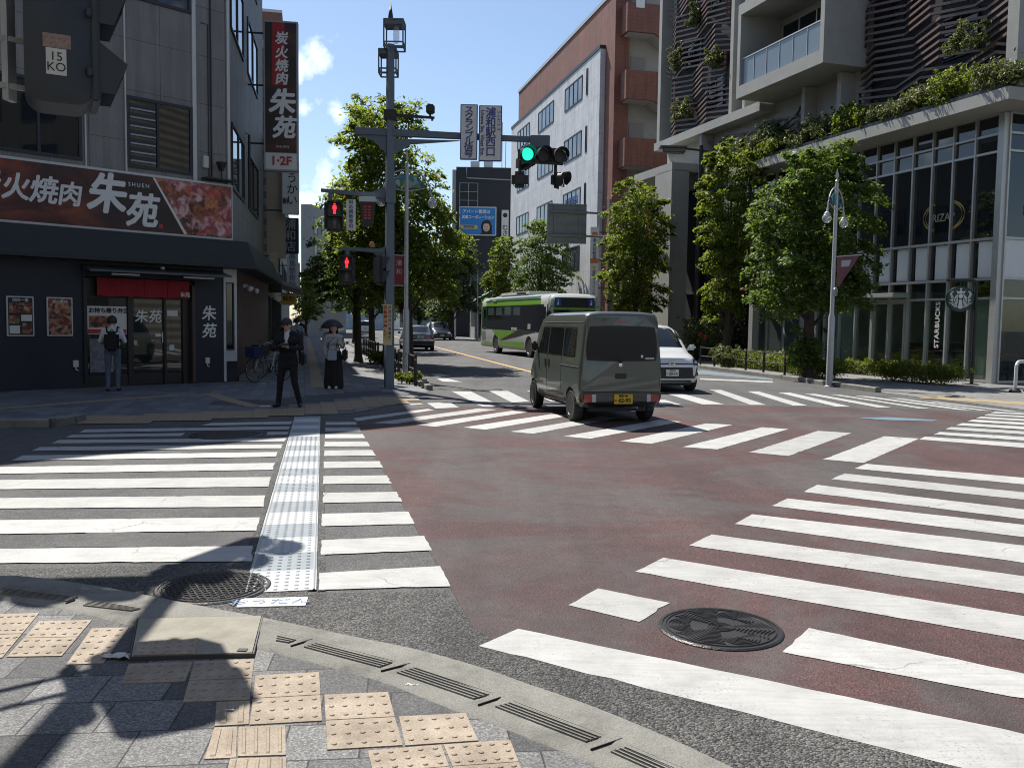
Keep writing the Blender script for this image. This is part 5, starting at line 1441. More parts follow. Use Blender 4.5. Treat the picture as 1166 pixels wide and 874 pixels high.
tag(mb.build('red_flowers', mat('red_petals', (.5, .02, .03), .6), None, 60), 'cluster of red blossoms on the bush behind the railing', 'flowers')
shrub('potted_shrub', 'pale green potted shrub beside the notice board', (6.7, 44.2, 0), 1.0, .8, 1.5, 1500, .14, 40, M_LEAFY, None, 0, 'shrub', False)
# planted canopy of the glass building
def on_rb(x, y, z):
    c, s = math.cos(R(108)), math.sin(R(108))
    return (14.74 + x * c - y * s, 27.12 + x * s + y * c, z)
where = ['at the corner pillar end of the canopy', 'second from the corner pillar along the canopy', 'third from the corner pillar along the canopy', 'under the folded brown slats, fourth along the canopy',
         'fifth along the canopy, in front of the small dark recess', 'sixth along the canopy, below the concrete balcony', 'seventh along the canopy, left of the balcony side wall', 'eighth along the canopy, above the narrow tree', 'at the far end of the canopy']
for i in range(9):
    shrub('planter_shrub', 'trailing planter shrub ' + where[i], on_rb(-.55 + i * 1.62, .84, 8.45), 1.75, .85, 1.0 + .25 * math.sin(i * 1.7), 2600, .13, 50 + i, [M_BUSH, M_LEAF, M_BUSH][i % 3], 'shrubs along the planted canopy', R(108), 'planter shrub', False, False)
shrub('planter_shrub', 'planter shrub round the corner on the short side of the canopy', on_rb(-.6, -1.6, 8.45), 1.0, 2.6, 1.15, 2600, .13, 60, M_BUSH, 'shrubs along the planted canopy', R(108), 'planter shrub', False, False)
for x, z, w, h, lab in ((1.6, 10.0, 1.3, 1.2, 'wall plant growing through the slats near the corner pillar'), (3.1, 13.0, .9, 1.0, 'wall plant high in the right-hand slats'),
                        (7.0, 8.6, 1.6, 1.3, 'dark wall plant in the recess beside the balcony'), (20.8, 14.6, 1.2, 1.3, 'wall plant at the left edge of the far slats'), (19.0, 16.2, .9, 1.4, 'wall plant near the top of the far slats'),
                        (17.0, 13.6, 1.3, 1.2, 'wall plant at the right edge of the far slats'), (20.0, 12.0, 1.7, 1.0, 'wall plant low in the far slats'), (9.0, 8.7, 2.0, 1.0, 'dark wall plant under the balcony'), (12.2, 9.2, 2.0, 1.1, 'wall plant over the lower slats behind the narrow tree')):
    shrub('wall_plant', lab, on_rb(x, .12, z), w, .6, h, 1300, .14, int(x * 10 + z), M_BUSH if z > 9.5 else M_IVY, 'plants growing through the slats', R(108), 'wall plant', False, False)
# ---------------------------------------------------------------- covers, lid, litter on the ground
M_IRON = mat('cast_iron', (.06, .06, .062), .38, metal=.6, var=.5, vscale=12, col2=(.075, .068, .06), bump=.25, bscale=90)
def manhole(label, loc, r, style, rz=0):
    t = empty('manhole_cover', (loc[0], loc[1], 0), rz, label, 'manhole cover')
    mb = MB(); mb.lathe([(r * .955, .006), (r * .955, .013), (r, .013), (r * 1.03, .005)], 48); mb.build('frame_ring', M_IRON, t, 30)
    mb = MB(); mb.lathe([(0, .0085), (r * .945, .0085), (r * .945, .004)], 48)
    h0, h1 = .006, .0155
    def rib(P, w):
        P = [Vector((p[0], p[1], 0)) for p in P]; L, Q = [], []
        for i, p in enumerate(P):
            d = (P[min(i + 1, len(P) - 1)] - P[max(i - 1, 0)])
            if d.length < 1e-9: return
            d.normalize(); n = Vector((-d.y, d.x, 0)) * w
            L.append((p + n, p - n))
        V = []
        for a, b in L: V += [(a.x, a.y, h0), (a.x * .5 + b.x * .5 + (a.x - b.x) * .25, a.y * .5 + b.y * .5 + (a.y - b.y) * .25, h1), (a.x * .5 + b.x * .5 - (a.x - b.x) * .25, a.y * .5 + b.y * .5 - (a.y - b.y) * .25, h1), (b.x, b.y, h0)]
        F = []
        for i in range(len(L) - 1): F += [(i * 4 + k, i * 4 + k + 1, i * 4 + 5 + k, i * 4 + 4 + k) for k in range(3)]
        mb.add(V, F)
    rr = r * .9
    rnd = random.Random(3)
    if style == 'wave':
        # three flowers and nested wave arcs between them
        for k in range(3):
            a = k * 2.094 + .5; c = Vector((math.cos(a), math.sin(a), 0)) * rr * .60
            for q in range(5):
                ra = rr * (.10 + .062 * q)
                rib([(c.x + ra * math.cos(t_), c.y + ra * math.sin(t_)) for t_ in np.linspace(a - 1.9, a + 1.9, 18) if (c.x + ra * math.cos(t_)) ** 2 + (c.y + ra * math.sin(t_)) ** 2 < rr * rr], rr * .017)
            for q in range(6):
                b = q * 1.047; e = c + Vector((math.cos(b), math.sin(b), 0)) * rr * .055
                rib([(c.x, c.y), (e.x, e.y)], rr * .018)
            a2 = a + 1.047
            for q in range(10):
                r2 = rr * (.26 + .073 * q)
                w = .44 + .012 * q
                rib([(r2 * math.cos(t_) * (1 + .06 * math.sin(9 * t_)), r2 * math.sin(t_) * (1 + .06 * math.sin(9 * t_))) for t_ in np.linspace(a2 - w, a2 + w, 14)], rr * .020)
        for q in range(4):
            rib([(rr * (.06 + .055 * q) * math.cos(t_), rr * (.06 + .055 * q) * math.sin(t_)) for t_ in np.linspace(0, 6.28, 20)], rr * .014)
    else:
        n = 9
        for i in range(-n, n + 1):
            for j in range(-n, n + 1):
                x = (i + (.5 if j % 2 else 0)) * rr * .135; y = j * rr * .118
                if x * x + y * y < (rr * .93) ** 2:
                    P = [(x + rr * .066 * math.cos(k * 1.0472 + .5236), y + rr * .066 * math.sin(k * 1.0472 + .5236)) for k in range(7)]
                    rib(P, rr * .014)
        for q in (.97, .86): rib([(rr * q * math.cos(t_), rr * q * math.sin(t_)) for t_ in np.linspace(0, 6.2832, 40)], rr * .018)
    rib([(rr * 1.0 * math.cos(t_), rr * 1.0 * math.sin(t_)) for t_ in np.linspace(0, 6.2832, 48)], rr * .02)
    mb.build('lid', M_IRON, t)
    return t
manhole('ornate iron manhole cover with wave and flower relief in the red road', G(820, 715.5), .335, 'wave', .4)
manhole('honeycomb patterned iron manhole cover by the kerb at the near end of the dotted strip', G(243, 669), .345, 'hex')
manhole('dark iron manhole cover among the shaded far bars of the left crossing', G(258, 495.3), .50, 'hex')

# utility lid framed in the near pavement
t = empty('utility_lid', G(208, 728), 0, 'square beige utility lid in a steel frame beside the near kerb', 'utility cover')
o0 = G(208, 728)
lidq = [p - o0 for p in z3((560, 424), (1073, 408), (1112, 250), (590, 262))]
mb = MB()
c4 = sum(lidq, Vector()) / 4
mb.add([(p.x, p.y, .032) for p in lidq] + [(p.x, p.y, -.01) for p in lidq], [(0, 1, 2, 3), (0, 4, 5, 1), (1, 5, 6, 2), (2, 6, 7, 3), (3, 7, 4, 0)])
mb.build('lid_plate', mat('beige_lid_concrete', (.31, .29, .235), .85, var=.9, vscale=7, col2=(.20, .185, .15), bump=.4, bscale=140), t)
mb = MB()
for s_out, z in ((1.032, .030),):
    q2 = [c4 + (p - c4) * s_out for p in lidq]; q1 = [c4 + (p - c4) * 1.012 for p in lidq]
    V = [(p.x, p.y, z) for p in q1] + [(p.x, p.y, z) for p in q2] + [(p.x, p.y, 0) for p in q2] + [(p.x, p.y, 0) for p in q1]
    F = []
    for i in range(4):
        j = (i + 1) % 4; F += [(i, j, 4 + j, 4 + i), (4 + i, 4 + j, 8 + j, 8 + i), (12 + i, 12 + j, j, i)]
    mb.add(V, F)
mb.build('lid_frame', mat('lid_frame_steel', (.10, .10, .10), .55, metal=.5, var=.4), t)
mb = MB()
qs = [p - o0 for p in z3((566, 424), (836, 417), (846, 348), (594, 366))]
tactile(mb, qs, 5, 3, 'dot', .036)
mb.build('dotted_tile', M_TAC, t)
mb = MB(); a_, b_ = [p - o0 for p in z3((1008, 405), (1052, 400))]; mb.box(a_.x, b_.x, a_.y, a_.y + .035, .0322, .036); mb.build('lift_notch', M_BLACK, t)

def paper(label, c, s, seed):
    rnd = random.Random(seed); mb = MB(); n = 6
    V = [(c.x + s * (i / n - .5) * 1.6 + rnd.uniform(-.15, .15) * s, c.y + s * .6 * (j / n - .5) + rnd.uniform(-.1, .1) * s, .016 + rnd.random() * s * .22) for j in range(n + 1) for i in range(n + 1)]
    F = [(j * (n + 1) + i, j * (n + 1) + i + 1, (j + 1) * (n + 1) + i + 1, (j + 1) * (n + 1) + i) for j in range(n) for i in range(n)]
    mb.add(V, F); o = mb.build('paper_litter', M_SIGNWHITE); return tag(o, label, 'litter')
paper('crumpled white paper lying by the corner of the square lid', G(133, 751), .085, 1)
paper('small white scrap lying on the kerb drain', G(469, 783.5), .035, 2)
paper('small leaf like scrap on the bar tile of the near pavement', G(261, 812), .022, 3)
for i, (px_, lab) in enumerate(((G(302, 464), 'white scrap lying at the feet of the man in the suit'), (G(300, 438), 'white scrap lying near the bicycles'))): paper(lab, px_, .12, 5 + i)

lb_q = gp((272, 692), (350.5, 690), (349.5, 681.5), (271, 682.5))
lo = sum(lb_q, Vector()) / 4
t = empty('road_label', lo, math.atan2((lb_q[1] - lb_q[0]).y, (lb_q[1] - lb_q[0]).x), 'small white label plate with blue lettering at the end of the dotted strip', 'road label')
wl_h = (lb_q[1] - lb_q[0]).length / 2; hl_ = (lb_q[3] - lb_q[0]).length / 2
one_box('plate', mat('label_plate_white', (.62, .62, .60), .6, var=.4, vscale=14), t, -wl_h, wl_h, -hl_, hl_, -.002, .009)
text('おうだん', hl_ * 1.35, mat('faded_blue_ink', (.14, .22, .36), .6), t, (-.02, 0, .0105), (0, 0, 0), extrude=.0006, sx=1.1)

# slotted drains in the kerb
def drain(label, q):
    c0 = sum(q, Vector()) / 4
    t = empty('kerb_drain', c0, 0, label, 'drain', 'slotted drains in the near kerb')
    a, b, c, d = [p - c0 for p in q]
    mb = MB()
    n = 4
    for i in range(n):
        v0, v1 = (i + .28) / n, (i + .72) / n
        P = [a.lerp(d, v0), b.lerp(c, v0), b.lerp(c, v1), a.lerp(d, v1)]
        mb.add([(p.x, p.y, .0235) for p in P] + [(p.x, p.y, .0195) for p in P], [(0, 1, 2, 3), (0, 4, 5, 1), (1, 5, 6, 2), (2, 6, 7, 3), (3, 7, 4, 0)])
    mb.build('slot', mat('drain_slot_black', (.015, .014, .013), .9), t)
    mb = MB()
    for i in range(n + 1):
        v0, v1 = (i - .16) / n, (i + .16) / n
        P = [a.lerp(d, v0), b.lerp(c, v0), b.lerp(c, v1), a.lerp(d, v1)]
        mb.add([(p.x, p.y, .027) for p in P] + [(p.x, p.y, .018) for p in P], [(0, 1, 2, 3), (0, 4, 5, 1), (1, 5, 6, 2), (2, 6, 7, 3), (3, 7, 4, 0)])
    mb.build('grate_rib', M_CONC, t)
z5_ = lambda *p: [G(560 + x / 3.887, 660 + y / 3.887) for x, y in p]
drain('short slotted drain right beside the square lid', z4((165, 348), (222, 358), (277, 338), (178, 312)))
drain('slotted drain in the kerb, second from the square lid', z4((287, 376), (610, 463), (672, 440), (350, 357)))
drain('slotted drain in the kerb beside the small scrap', z4((682, 486), (1010, 600), (1088, 578), (755, 467)))
drain('longest slotted drain at the bottom of the kerb', z5_((18, 580), (420, 738), (500, 712), (100, 560)))
drain('last slotted drain cut by the bottom of the picture', z5_((528, 782), (900, 950), (980, 915), (610, 757)))
drain('slotted drain left of the square lid', z3((355, 198), (560, 222), (600, 214), (385, 178)))
drain('slotted drain at the left edge of the kerb', z3((0, 146), (290, 180), (330, 165), (10, 126)))
mb = MB()                                                    # joints between the kerb stones
for p, q in (z4((228, 374), (322, 345)), z4((612, 482), (735, 450)), z4((1025, 628), (1121, 596)), z5_((437, 775), (575, 727)), z3((280, 190), (320, 176))):
    d = (q - p).normalized(); n = Vector((-d.y, d.x, 0)) * .0022
    mb.add([(v.x, v.y, .0275) for v in (p - n, q - n, q + n, p + n)] + [(v.x, v.y, .02) for v in (p - n, q - n, q + n, p + n)], [(0, 1, 2, 3), (0, 4, 5, 1), (2, 6, 7, 3), (1, 5, 6, 2), (3, 7, 4, 0)])
tag(mb.build('kerb_joint', mat('drain_slot_black', (.015, .014, .013), .9)), kind='structure')

# ---------------------------------------------------------------- signals
M_SIGHOUSE = mat('signal_housing_dark', (.018, .019, .021), .5, var=.3, vscale=6)
M_SIGGREY = mat('signal_housing_grey_blue', (.032, .041, .052), .5, var=.6, vscale=5, col2=(.024, .030, .037))
M_GREENL = mat('green_lens_lit', (.0, .4, .3), .3, emit=(.02, .85, .58), estr=.75, var=.5, vscale=30)
M_DARKL = mat('unlit_lens', (.02, .018, .016), .25, bump=.6, bscale=60)
M_REDMAN = mat('red_figure_lit', (.7, .02, .03), .4, emit=(1.0, .03, .05), estr=1.1)
M_REDLED = mat('red_led_lit', (.2, .01, .01), .4, emit=(1.0, .05, .06), estr=.22)
def visor(mb, r, L, M, m=0, cut=.62):
    """hood: open tube cut back below"""
    n = 20; V, F = [], []
    for k in range(n + 1):
        a = R(-210 + 240 * k / n + 0) if False else R(-60 + 300 * k / n)
        l = L * (1 - .75 * max(0, -math.sin(a)) ) * (.78 + .22 * max(0, math.sin(a)))
        for rr, y in ((r, 0), (r, -l), (r - .008, -l), (r - .008, 0)): V.append((rr * math.cos(a), y, rr * math.sin(a)))
    for k in range(n):
        for q in range(4): F.append((k * 4 + q, k * 4 + 4 + q, k * 4 + 4 + (q + 1) % 4, k * 4 + (q + 1) % 4))
    mb.add(V, F, m, M)
def figure_poly(mb, c, s, M, m=0, walk=False):
    """standing or walking person symbol facing -y"""
    x, z = c
    disc_pts = lambda cx, cz, r: [(cx + r * math.cos(k * .524), cz + r * math.sin(k * .524)) for k in range(12)]
    for poly in (disc_pts(x, z + .40 * s, .095 * s), [(x - .17 * s, z + .27 * s), (x - .19 * s, z - .06 * s), (x - .11 * s, z - .07 * s), (x - .11 * s, z - .5 * s), (x - .015 * s, z - .5 * s), (x - .012 * s, z - .1 * s), (x + .012 * s, z - .1 * s),
                 (x + .015 * s, z - .5 * s), (x + .11 * s, z - .5 * s), (x + .11 * s, z - .07 * s), (x + .19 * s, z - .06 * s), (x + .17 * s, z + .27 * s)]):
        mb.prism(poly, -.012, 0, 'y', m, M)
def ped_signal(par, loc, rz, w, h, d, house, lit=True):
    """pedestrian lantern (front towards local -y): housing, hooded windows, red figure"""
    e = empty('pedestrian_signal', loc, rz); e.parent = par
    mb = MB(); mb.bbox(-w / 2, w / 2, -d / 2, d / 2, 0, h, min(.07, w * .18)); mb.build('housing', house, e, 35)
    for i, zc in enumerate((h * .73, h * .27)):
        mb = MB(); mb.box(-w * .36, w * .36, -d / 2 - .006, -d / 2 + .01, zc - h * .19, zc + h * .19); mb.build('lens', M_DARKL, e)
        mb = MB(); q = h * .20; x = w * .39; L = .17
        prof = [(-x, -q), (-x, q), (x, q), (x, -q)]
        V = []
        for (a, b) in prof: V += [(a, -d / 2, zc + b), (a, -d / 2 - (L if b > 0 else L * .25), zc + b), (a * .95, -d / 2 - (L if b > 0 else L * .25), zc + b * .96), (a * .95, -d / 2, zc + b * .96)]
        F = []
        for k in range(3): F += [(k * 4 + s, k * 4 + 4 + s, k * 4 + 4 + (s + 1) % 4, k * 4 + (s + 1) % 4) for s in range(4)]
        mb.add(V, F); mb.build('visor', house, e)
        mb = MB(); figure_poly(mb, (0, zc), h * .34, Matrix.Translation((0, -d / 2 - .008, 0)))
        mb.build('figure', M_REDMAN if (i == 0 and lit) else mat('unlit_figure', (.10, .10, .10), .5), e)
    return e

SP = empty('traffic_signal_pole', (-3.06, 22.02, 0), 0, 'grey blue signal pole with lantern frames, name signs and two red pedestrian lights', 'traffic signal')
mb = MB()
def sq_tube(mb, p, q, w0, w1, m=0, rot=0):
    P, Q = Vector(p), Vector(q); d = (Q - P).normalized()
    a = d.cross(Vector((0, 0, 1))) if abs(d.z) < .9 else Vector((math.cos(rot), math.sin(rot), 0)); a.normalize(); b = d.cross(a)
    V = []
    for c, w in ((P, w0), (Q, w1)):
        for s, t_ in ((-1, -1), (1, -1), (1, 1), (-1, 1)): V.append(tuple(c + a * s * w / 2 + b * t_ * w / 2))
    mb.add(V, [(3, 2, 1, 0), (4, 5, 6, 7), (0, 1, 5, 4), (1, 2, 6, 5), (2, 3, 7, 6), (3, 0, 4, 7)], m)
sq_tube(mb, (0, 0, 0), (0, 0, 8.35), .215, .165, rot=.35); mb.bbox(-.2, .2, -.2, .2, -.01, .03, .01)
sq_tube(mb, (0, 0, 4.55), (0, 0, 5.0), .25, .24, rot=.35)
mb.build('pole', M_GREYPOLE, SP)
mb = MB()
sq_tube(mb, (-.85, 0, 6.28), (3.55, 0, 6.13), .17, .12)
mb.prism([(.08, 5.72), (.08, 6.1), (1.7, 6.08), (.5, 5.98)], -.05, .05, 'y'); mb.prism([(-.08, 5.72), (-.4, 6.05), (-.85, 6.18), (-.08, 6.2)], -.05, .05, 'y')
mb.build('arm', M_GREYPOLE, SP)
mb = MB(); mb.lathe([(.0, 9.38), (.055, 9.05), (.06, 8.98), (.03, 8.9), (.02, 8.86)], 10); mb.build('finial', M_BLACKMETAL, SP, 40)
def frame_lantern(x, y, z0, z1, w):
    mb = MB(); t_ = .032
    for a in (-1, 1):
        for b in (-1, 1): mb.box(x + a * w / 2 - t_ / 2, x + a * w / 2 + t_ / 2, y + b * w / 2 - t_ / 2, y + b * w / 2 + t_ / 2, z0, z1)
    for z in (z0, z0 + .10, z1 - .10, z1):
        for a in (-1, 1):
            mb.box(x - w / 2, x + w / 2, y + a * w / 2 - t_ / 2.2, y + a * w / 2 + t_ / 2.2, z - t_ / 2, z + t_ / 2); mb.box(x + a * w / 2 - t_ / 2.2, x + a * w / 2 + t_ / 2.2, y - w / 2, y + w / 2, z - t_ / 2.1, z + t_ / 2.1)
    mb.box(x - w / 2, x + w / 2, y - w / 2, y + w / 2, z1 - .09, z1 - .02)
    f = mb.build('lantern_frame', M_GREYPOLE, SP)
    mb = MB(); mb.lathe([(.05, z0 + .12), (.075, z0 + .2), (.075, z1 - .2), (.05, z1 - .1)], 10, 0, Matrix.Translation((x + .04, y, 0))); mb.build('lamp', M_LAMPGLASS, f, 40)
frame_lantern(.10, 0, 8.25, 8.88, .46); frame_lantern(-.08, .25, 7.70, 8.26, .42)
mb = MB(); mb.box(-.14, .16, -.13, .13, 6.55, 6.78); sq_tube(mb, (.1, 0, 6.68), (1.08, 0, 6.62), .07, .055); mb.box(.95, 1.0, -.03, .03, 6.62, 6.72); mb.bbox(.88, 1.08, -.12, .12, 6.72, 6.93, .03); mb.box(1.0, 1.05, -.02, .02, 6.55, 6.62)
mb.build('camera_bracket', M_BLACKMETAL, SP)
# name signs on the arm
for (x0, x1, z0, z1) in ((1.72, 2.14, 5.60, 6.92), (2.17, 2.73, 5.57, 6.90)):
    mb = MB(); mb.bbox(x0, x1, -.16, -.10, z0, z1, .01); nm = mb.build('name_sign', M_SIGNBLUE, SP)
    one_box('sign_face', M_SIGNWHITE, nm, x0 + .025, x1 - .025, -.166, -.15, z0 + .025, z1 - .025)
    if x0 < 2:
        for i, ch in enumerate('スクランブル信号'): text(ch, .185, M_SIGNBLUE, nm, ((x0 + x1) / 2, -.170, z1 - .14 - i * .150), bold=.003, sx=1.25)
    else:
        for i, ch in enumerate('浦和駅西口'): text(ch, .255, M_SIGNBLUE, nm, (x0 + .29, -.170, z1 - .19 - i * .232), bold=.004)
        text('うらわえき', .10, M_SIGNBLUE, nm, (x1 - .085, -.170, z1 - .36), (R(90), R(90), 0), sp=1.05)
        text('Urawa Sta. West Ent.', .125, M_SIGNBLUE, nm, (x0 + .085, -.170, (z0 + z1) / 2), (R(90), R(90), 0), bold=.002)
for x in (1.93, 2.45): one_box('sign_clamp', M_GREYPOLE, SP, x - .04, x + .04, -.10, -.05, 6.0, 6.4)
# vehicle lantern with three lenses
one_box('junction_box', M_GREYPOLE, SP, 3.42, 3.90, -.12, .14, 5.93, 6.22, .01)
def veh_signal(loc, rz, n=3, lit=0, house=M_SIGHOUSE):
    e = empty('vehicle_signal', loc, rz); e.parent = SP
    w = .41 * n
    mb = MB(); P = []
    mb.bbox(-w / 2, w / 2, -.10, .10, -.2, .2, .09); mb.build('housing', house, e, 35)
    for k in range(n):
        x = (k - (n - 1) / 2) * .405
        mb = MB(); mb.lathe([(0, -.01), (.15, -.004), (.15, .02)], 20, 0, Matrix.Translation((x, -.105, 0)) @ Matrix.Rotation(R(-90), 4, 'X')); 
        mb.build('lens', M_GREENL if k == lit else M_DARKL, e, 40)
        mb = MB(); visor(mb, .185, .26, Matrix.Translation((x, -.10, 0))); mb.build('visor', house, e, 40)
    return e
veh_signal((3.72, -.26, 5.70), R(14), 3, 0)
veh_signal((3.30, .16, 5.66), R(104), 3, -1)
for x, rz in ((3.18, R(180)), (4.08, R(58))): veh_signal((x, -.02, 5.16), rz, 1, -1)
for x in (3.18, 4.05): mb = MB(); mb.tube([(x, -.02, 5.3), (x, .0, 5.62)], .04, 8); mb.build('hanger', M_SIGHOUSE, SP)
# left arms with pedestrian lights, countdown panel, supplementary plate
mb = MB(); sq_tube(mb, (-.1, -.02, 4.72), (-1.68, -.02, 4.84), .12, .08); mb.prism([(-.1, 4.5), (-.1, 4.95), (-.5, 4.78)], -.05, .04, 'y'); mb.box(-1.5, -1.42, -.06, .02, 4.55, 4.8); mb.box(-.72, -.66, -.05, .01, 4.6, 4.76); mb.build('side_arm', M_GREYPOLE, SP)
mb = MB(); sq_tube(mb, (-.1, -.02, 3.38), (-1.22, -.02, 3.44), .10, .07); mb.prism([(-.1, 3.14), (-.1, 3.5), (-.45, 3.36)], -.04, .03, 'y'); mb.box(-1.07, -.99, -.05, .01, 3.25, 3.42)
mb.build('side_arm', M_GREYPOLE, SP)
ped_signal(SP, (-1.36, -.06, 3.83), R(18), .46, .76, .22, M_SIGHOUSE)
ped_signal(SP, (-1.03, -.06, 2.55), R(4), .38, .72, .22, M_SIGGREY)
pl_ = one_box('sign_plate', M_SIGNWHITE, SP, -1.02, -.80, -.24, -.20, 3.86, 4.60)
for i, ch in enumerate('斜め横断専用'): text(ch, .115, M_SIGNBLUE, pl_, (-.91, -.245, 4.53 - i * .115))
mb = MB(); mb.prism([(-.70, 4.55), (-.64, 3.96), (-.40, 3.96), (-.34, 4.55)], -.22, -.06, 'y'); mb.build('countdown_panel', M_SIGHOUSE, SP)
mb = MB()
for r_ in range(5):
    for c_ in range(2): mb.box(-.60 + c_ * .10, -.53 + c_ * .10, -.226, -.215, 4.43 - r_ * .07, 4.442 - r_ * .07)
mb.build('countdown_bar', M_REDLED, SP)
one_box('panel_cap', M_WHITETRIM, SP, -.72, -.32, -.24, -.05, 4.552, 4.68)
ped_signal(SP, (-.24, .02, 2.56), R(78), .38, .72, .26, M_SIGGREY, False)
mb = MB(); mb.lathe([(0, 0), (.06, .02), (.07, .1), (.03, .16)], 10, 0, Matrix.Translation((-.42, -.05, 3.45))); mb.build('sounder', mat('orange_brown_plastic', (.35, .16, .06), .6), SP, 40)
mb = MB(); mb.box(-.13, .09, -.165, -.145, 1.08, 2.08); nt_ = mb.build('notice_plate', mat('yellow_notice', (.55, .42, .10), .6, var=.7, vscale=2.2, col2=(.6, .57, .45)), SP)
for i, ch in enumerate('自転車は押して'): text(ch, .10, M_REDINK, nt_, (-.075, -.169, 2.0 - i * .115), bold=.002)
for i, ch in enumerate('歩道は歩行者優先'): text(ch, .085, M_SIGNBLUE, nt_, (.035, -.169, 2.0 - i * .105))

# signal beside the photographer: only the pedestrian lantern reaches into the picture
NS = empty('traffic_signal_pole', (-3.85, 5.5, 0), 0, 'near grey signal at the left edge, its lantern carrying a 15 KO sticker', 'traffic signal')
mb = MB(); mb.tube([(0, 0, 0), (0, 0, 5.9)], [.13, .095], 16); mb.build('pole', M_GREYPOLE, NS, 40)
mb = MB(); sq_tube(mb, (0, 0, 5.45), (-.42, 3.75, 5.42), .16, .11); mb.build('arm', M_GREYPOLE, NS)
e = empty('pedestrian_signal', (.795, .50, 3.065), R(118)); e.parent = NS; e.scale = (1.07, 1.07, 1.07)
def rrect(y0, y1, z0, z1, r, n=6):
    P = []
    for cy, cz, a0 in ((y1 - r, z0 + r, -90), (y1 - r, z1 - r, 0), (y0 + r, z1 - r, 90), (y0 + r, z0 + r, 180)):
        P += [(cy + r * math.cos(R(a0 + 90 * i / n)), cz + r * math.sin(R(a0 + 90 * i / n))) for i in range(n + 1)]
    return P
mb = MB()
for q, (x, ins) in enumerate(((-.20, .02), (-.185, .0), (.185, .0), (.20, .02))):
    P = rrect(-.21 + ins, .165 - ins, ins, .90 - ins, .10); k = len(P)
    mb.v += [(x, y, z) for y, z in P]
for q in range(3): mb.f += [(q * k + i, q * k + (i + 1) % k, (q + 1) * k + (i + 1) % k, (q + 1) * k + i) for i in range(k)]
mb.f += [tuple(range(k)), tuple(range(4 * k - 1, 3 * k - 1, -1))]; mb.m = [0] * len(mb.f)
mb.build('housing', M_SIGGREY, e, 35)
mb = MB(); mb.bbox(-.208, .208, -.245, -.19, .03, .89, .012); mb.build('door_rim', M_SIGGREY, e)
for zc in (.245, .66):
    mb = MB(); V = []
    q, x, L = .155, .19, .165
    for (a, b) in ((-x, -q), (-x, q), (x, q), (x, -q)):
        l = L if b > 0 else .09
        V += [(a, -.235, zc + b), (a, -.235 - l, zc + b - (.12 if b > 0 else 0)), (a * .97, -.235 - l, zc + b * .97 - (.12 if b > 0 else 0)), (a * .97, -.235, zc + b * .97)]
    F = []
    for k in range(3): F += [(k * 4 + s, k * 4 + 4 + s, k * 4 + 4 + (s + 1) % 4, k * 4 + (s + 1) % 4) for s in range(4)]
    mb.add(V, F); mb.build('visor', M_SIGGREY, e)
    one_box('lens', M_DARKL, e, -.17, .17, -.242, -.236, zc - .14, zc + .14)
for z in (.20, .55):
    mb = MB(); mb.bbox(-.15, -.02, -.03, .0, z - .025, z + .025, .005, 0); o = mb.build('hinge', M_SIGGREY, e); o.location = (-.08, -.17, 0)
mb = MB()
for z in (3.13, 3.43): sq_tube(mb, (.08, .03, z + .06), (.62, .50, z + .06), .032, .032)
mb.box(.50, .54, .40, .50, 3.10, 4.05)
mb.build('mounting_bracket', M_LIGHTPOLE, NS)
M_STK = Matrix.Translation((.735, -.232, 0))
st = one_box('sticker', M_SIGNWHITE, e, -.2025, -.2005, -.06, .05, .16, .315)
text('15\nKO', .072, M_INK, st, (-.2035, -.005, .235), (R(90), 0, R(-90)), line=.85, extrude=.0008)
fs = one_box('faded_sticker', mat('faded_sticker', (.36, .28, .24), .7, var=1, vscale=60, col2=(.20, .12, .10)), e, -.2025, -.2005, -.085, .065, .318, .40)
# vehicle lanterns hanging beyond the top edge of the picture; they throw the shadow across the near crossing
for (x, y, rz) in ((-1.05, 3.05, R(8)), (-.30, 3.75, R(70))):
    ev = empty('vehicle_signal', (x, y, 5.28), rz); ev.parent = NS
    mb = MB(); mb.bbox(-.62, .62, -.10, .10, -.21, .21, .09); mb.build('housing', M_SIGHOUSE, ev, 35)
    for k in range(3):
        mb = MB(); visor(mb, .185, .26, Matrix.Translation(((k - 1) * .405, -.1, 0))); mb.build('visor', M_SIGHOUSE, ev, 40)
        mb = MB(); mb.lathe([(0, -.01), (.15, -.004), (.15, .02)], 16, 0, Matrix.Translation(((k - 1) * .405, -.105, 0)) @ Matrix.Rotation(R(-90), 4, 'X')); mb.build('lens', M_DARKL, ev, 40)
for (x, y) in ((-.95, 2.7),): 
    mb = MB(); mb.bbox(x - .22, x + .22, y - .1, y + .12, 4.84, 5.22, .06); mb.build('arrow_signal', M_SIGHOUSE, NS)
one_box('junction_box', M_GREYPOLE, NS, -.6, -.2, 3.3, 3.6, 5.3, 5.6)

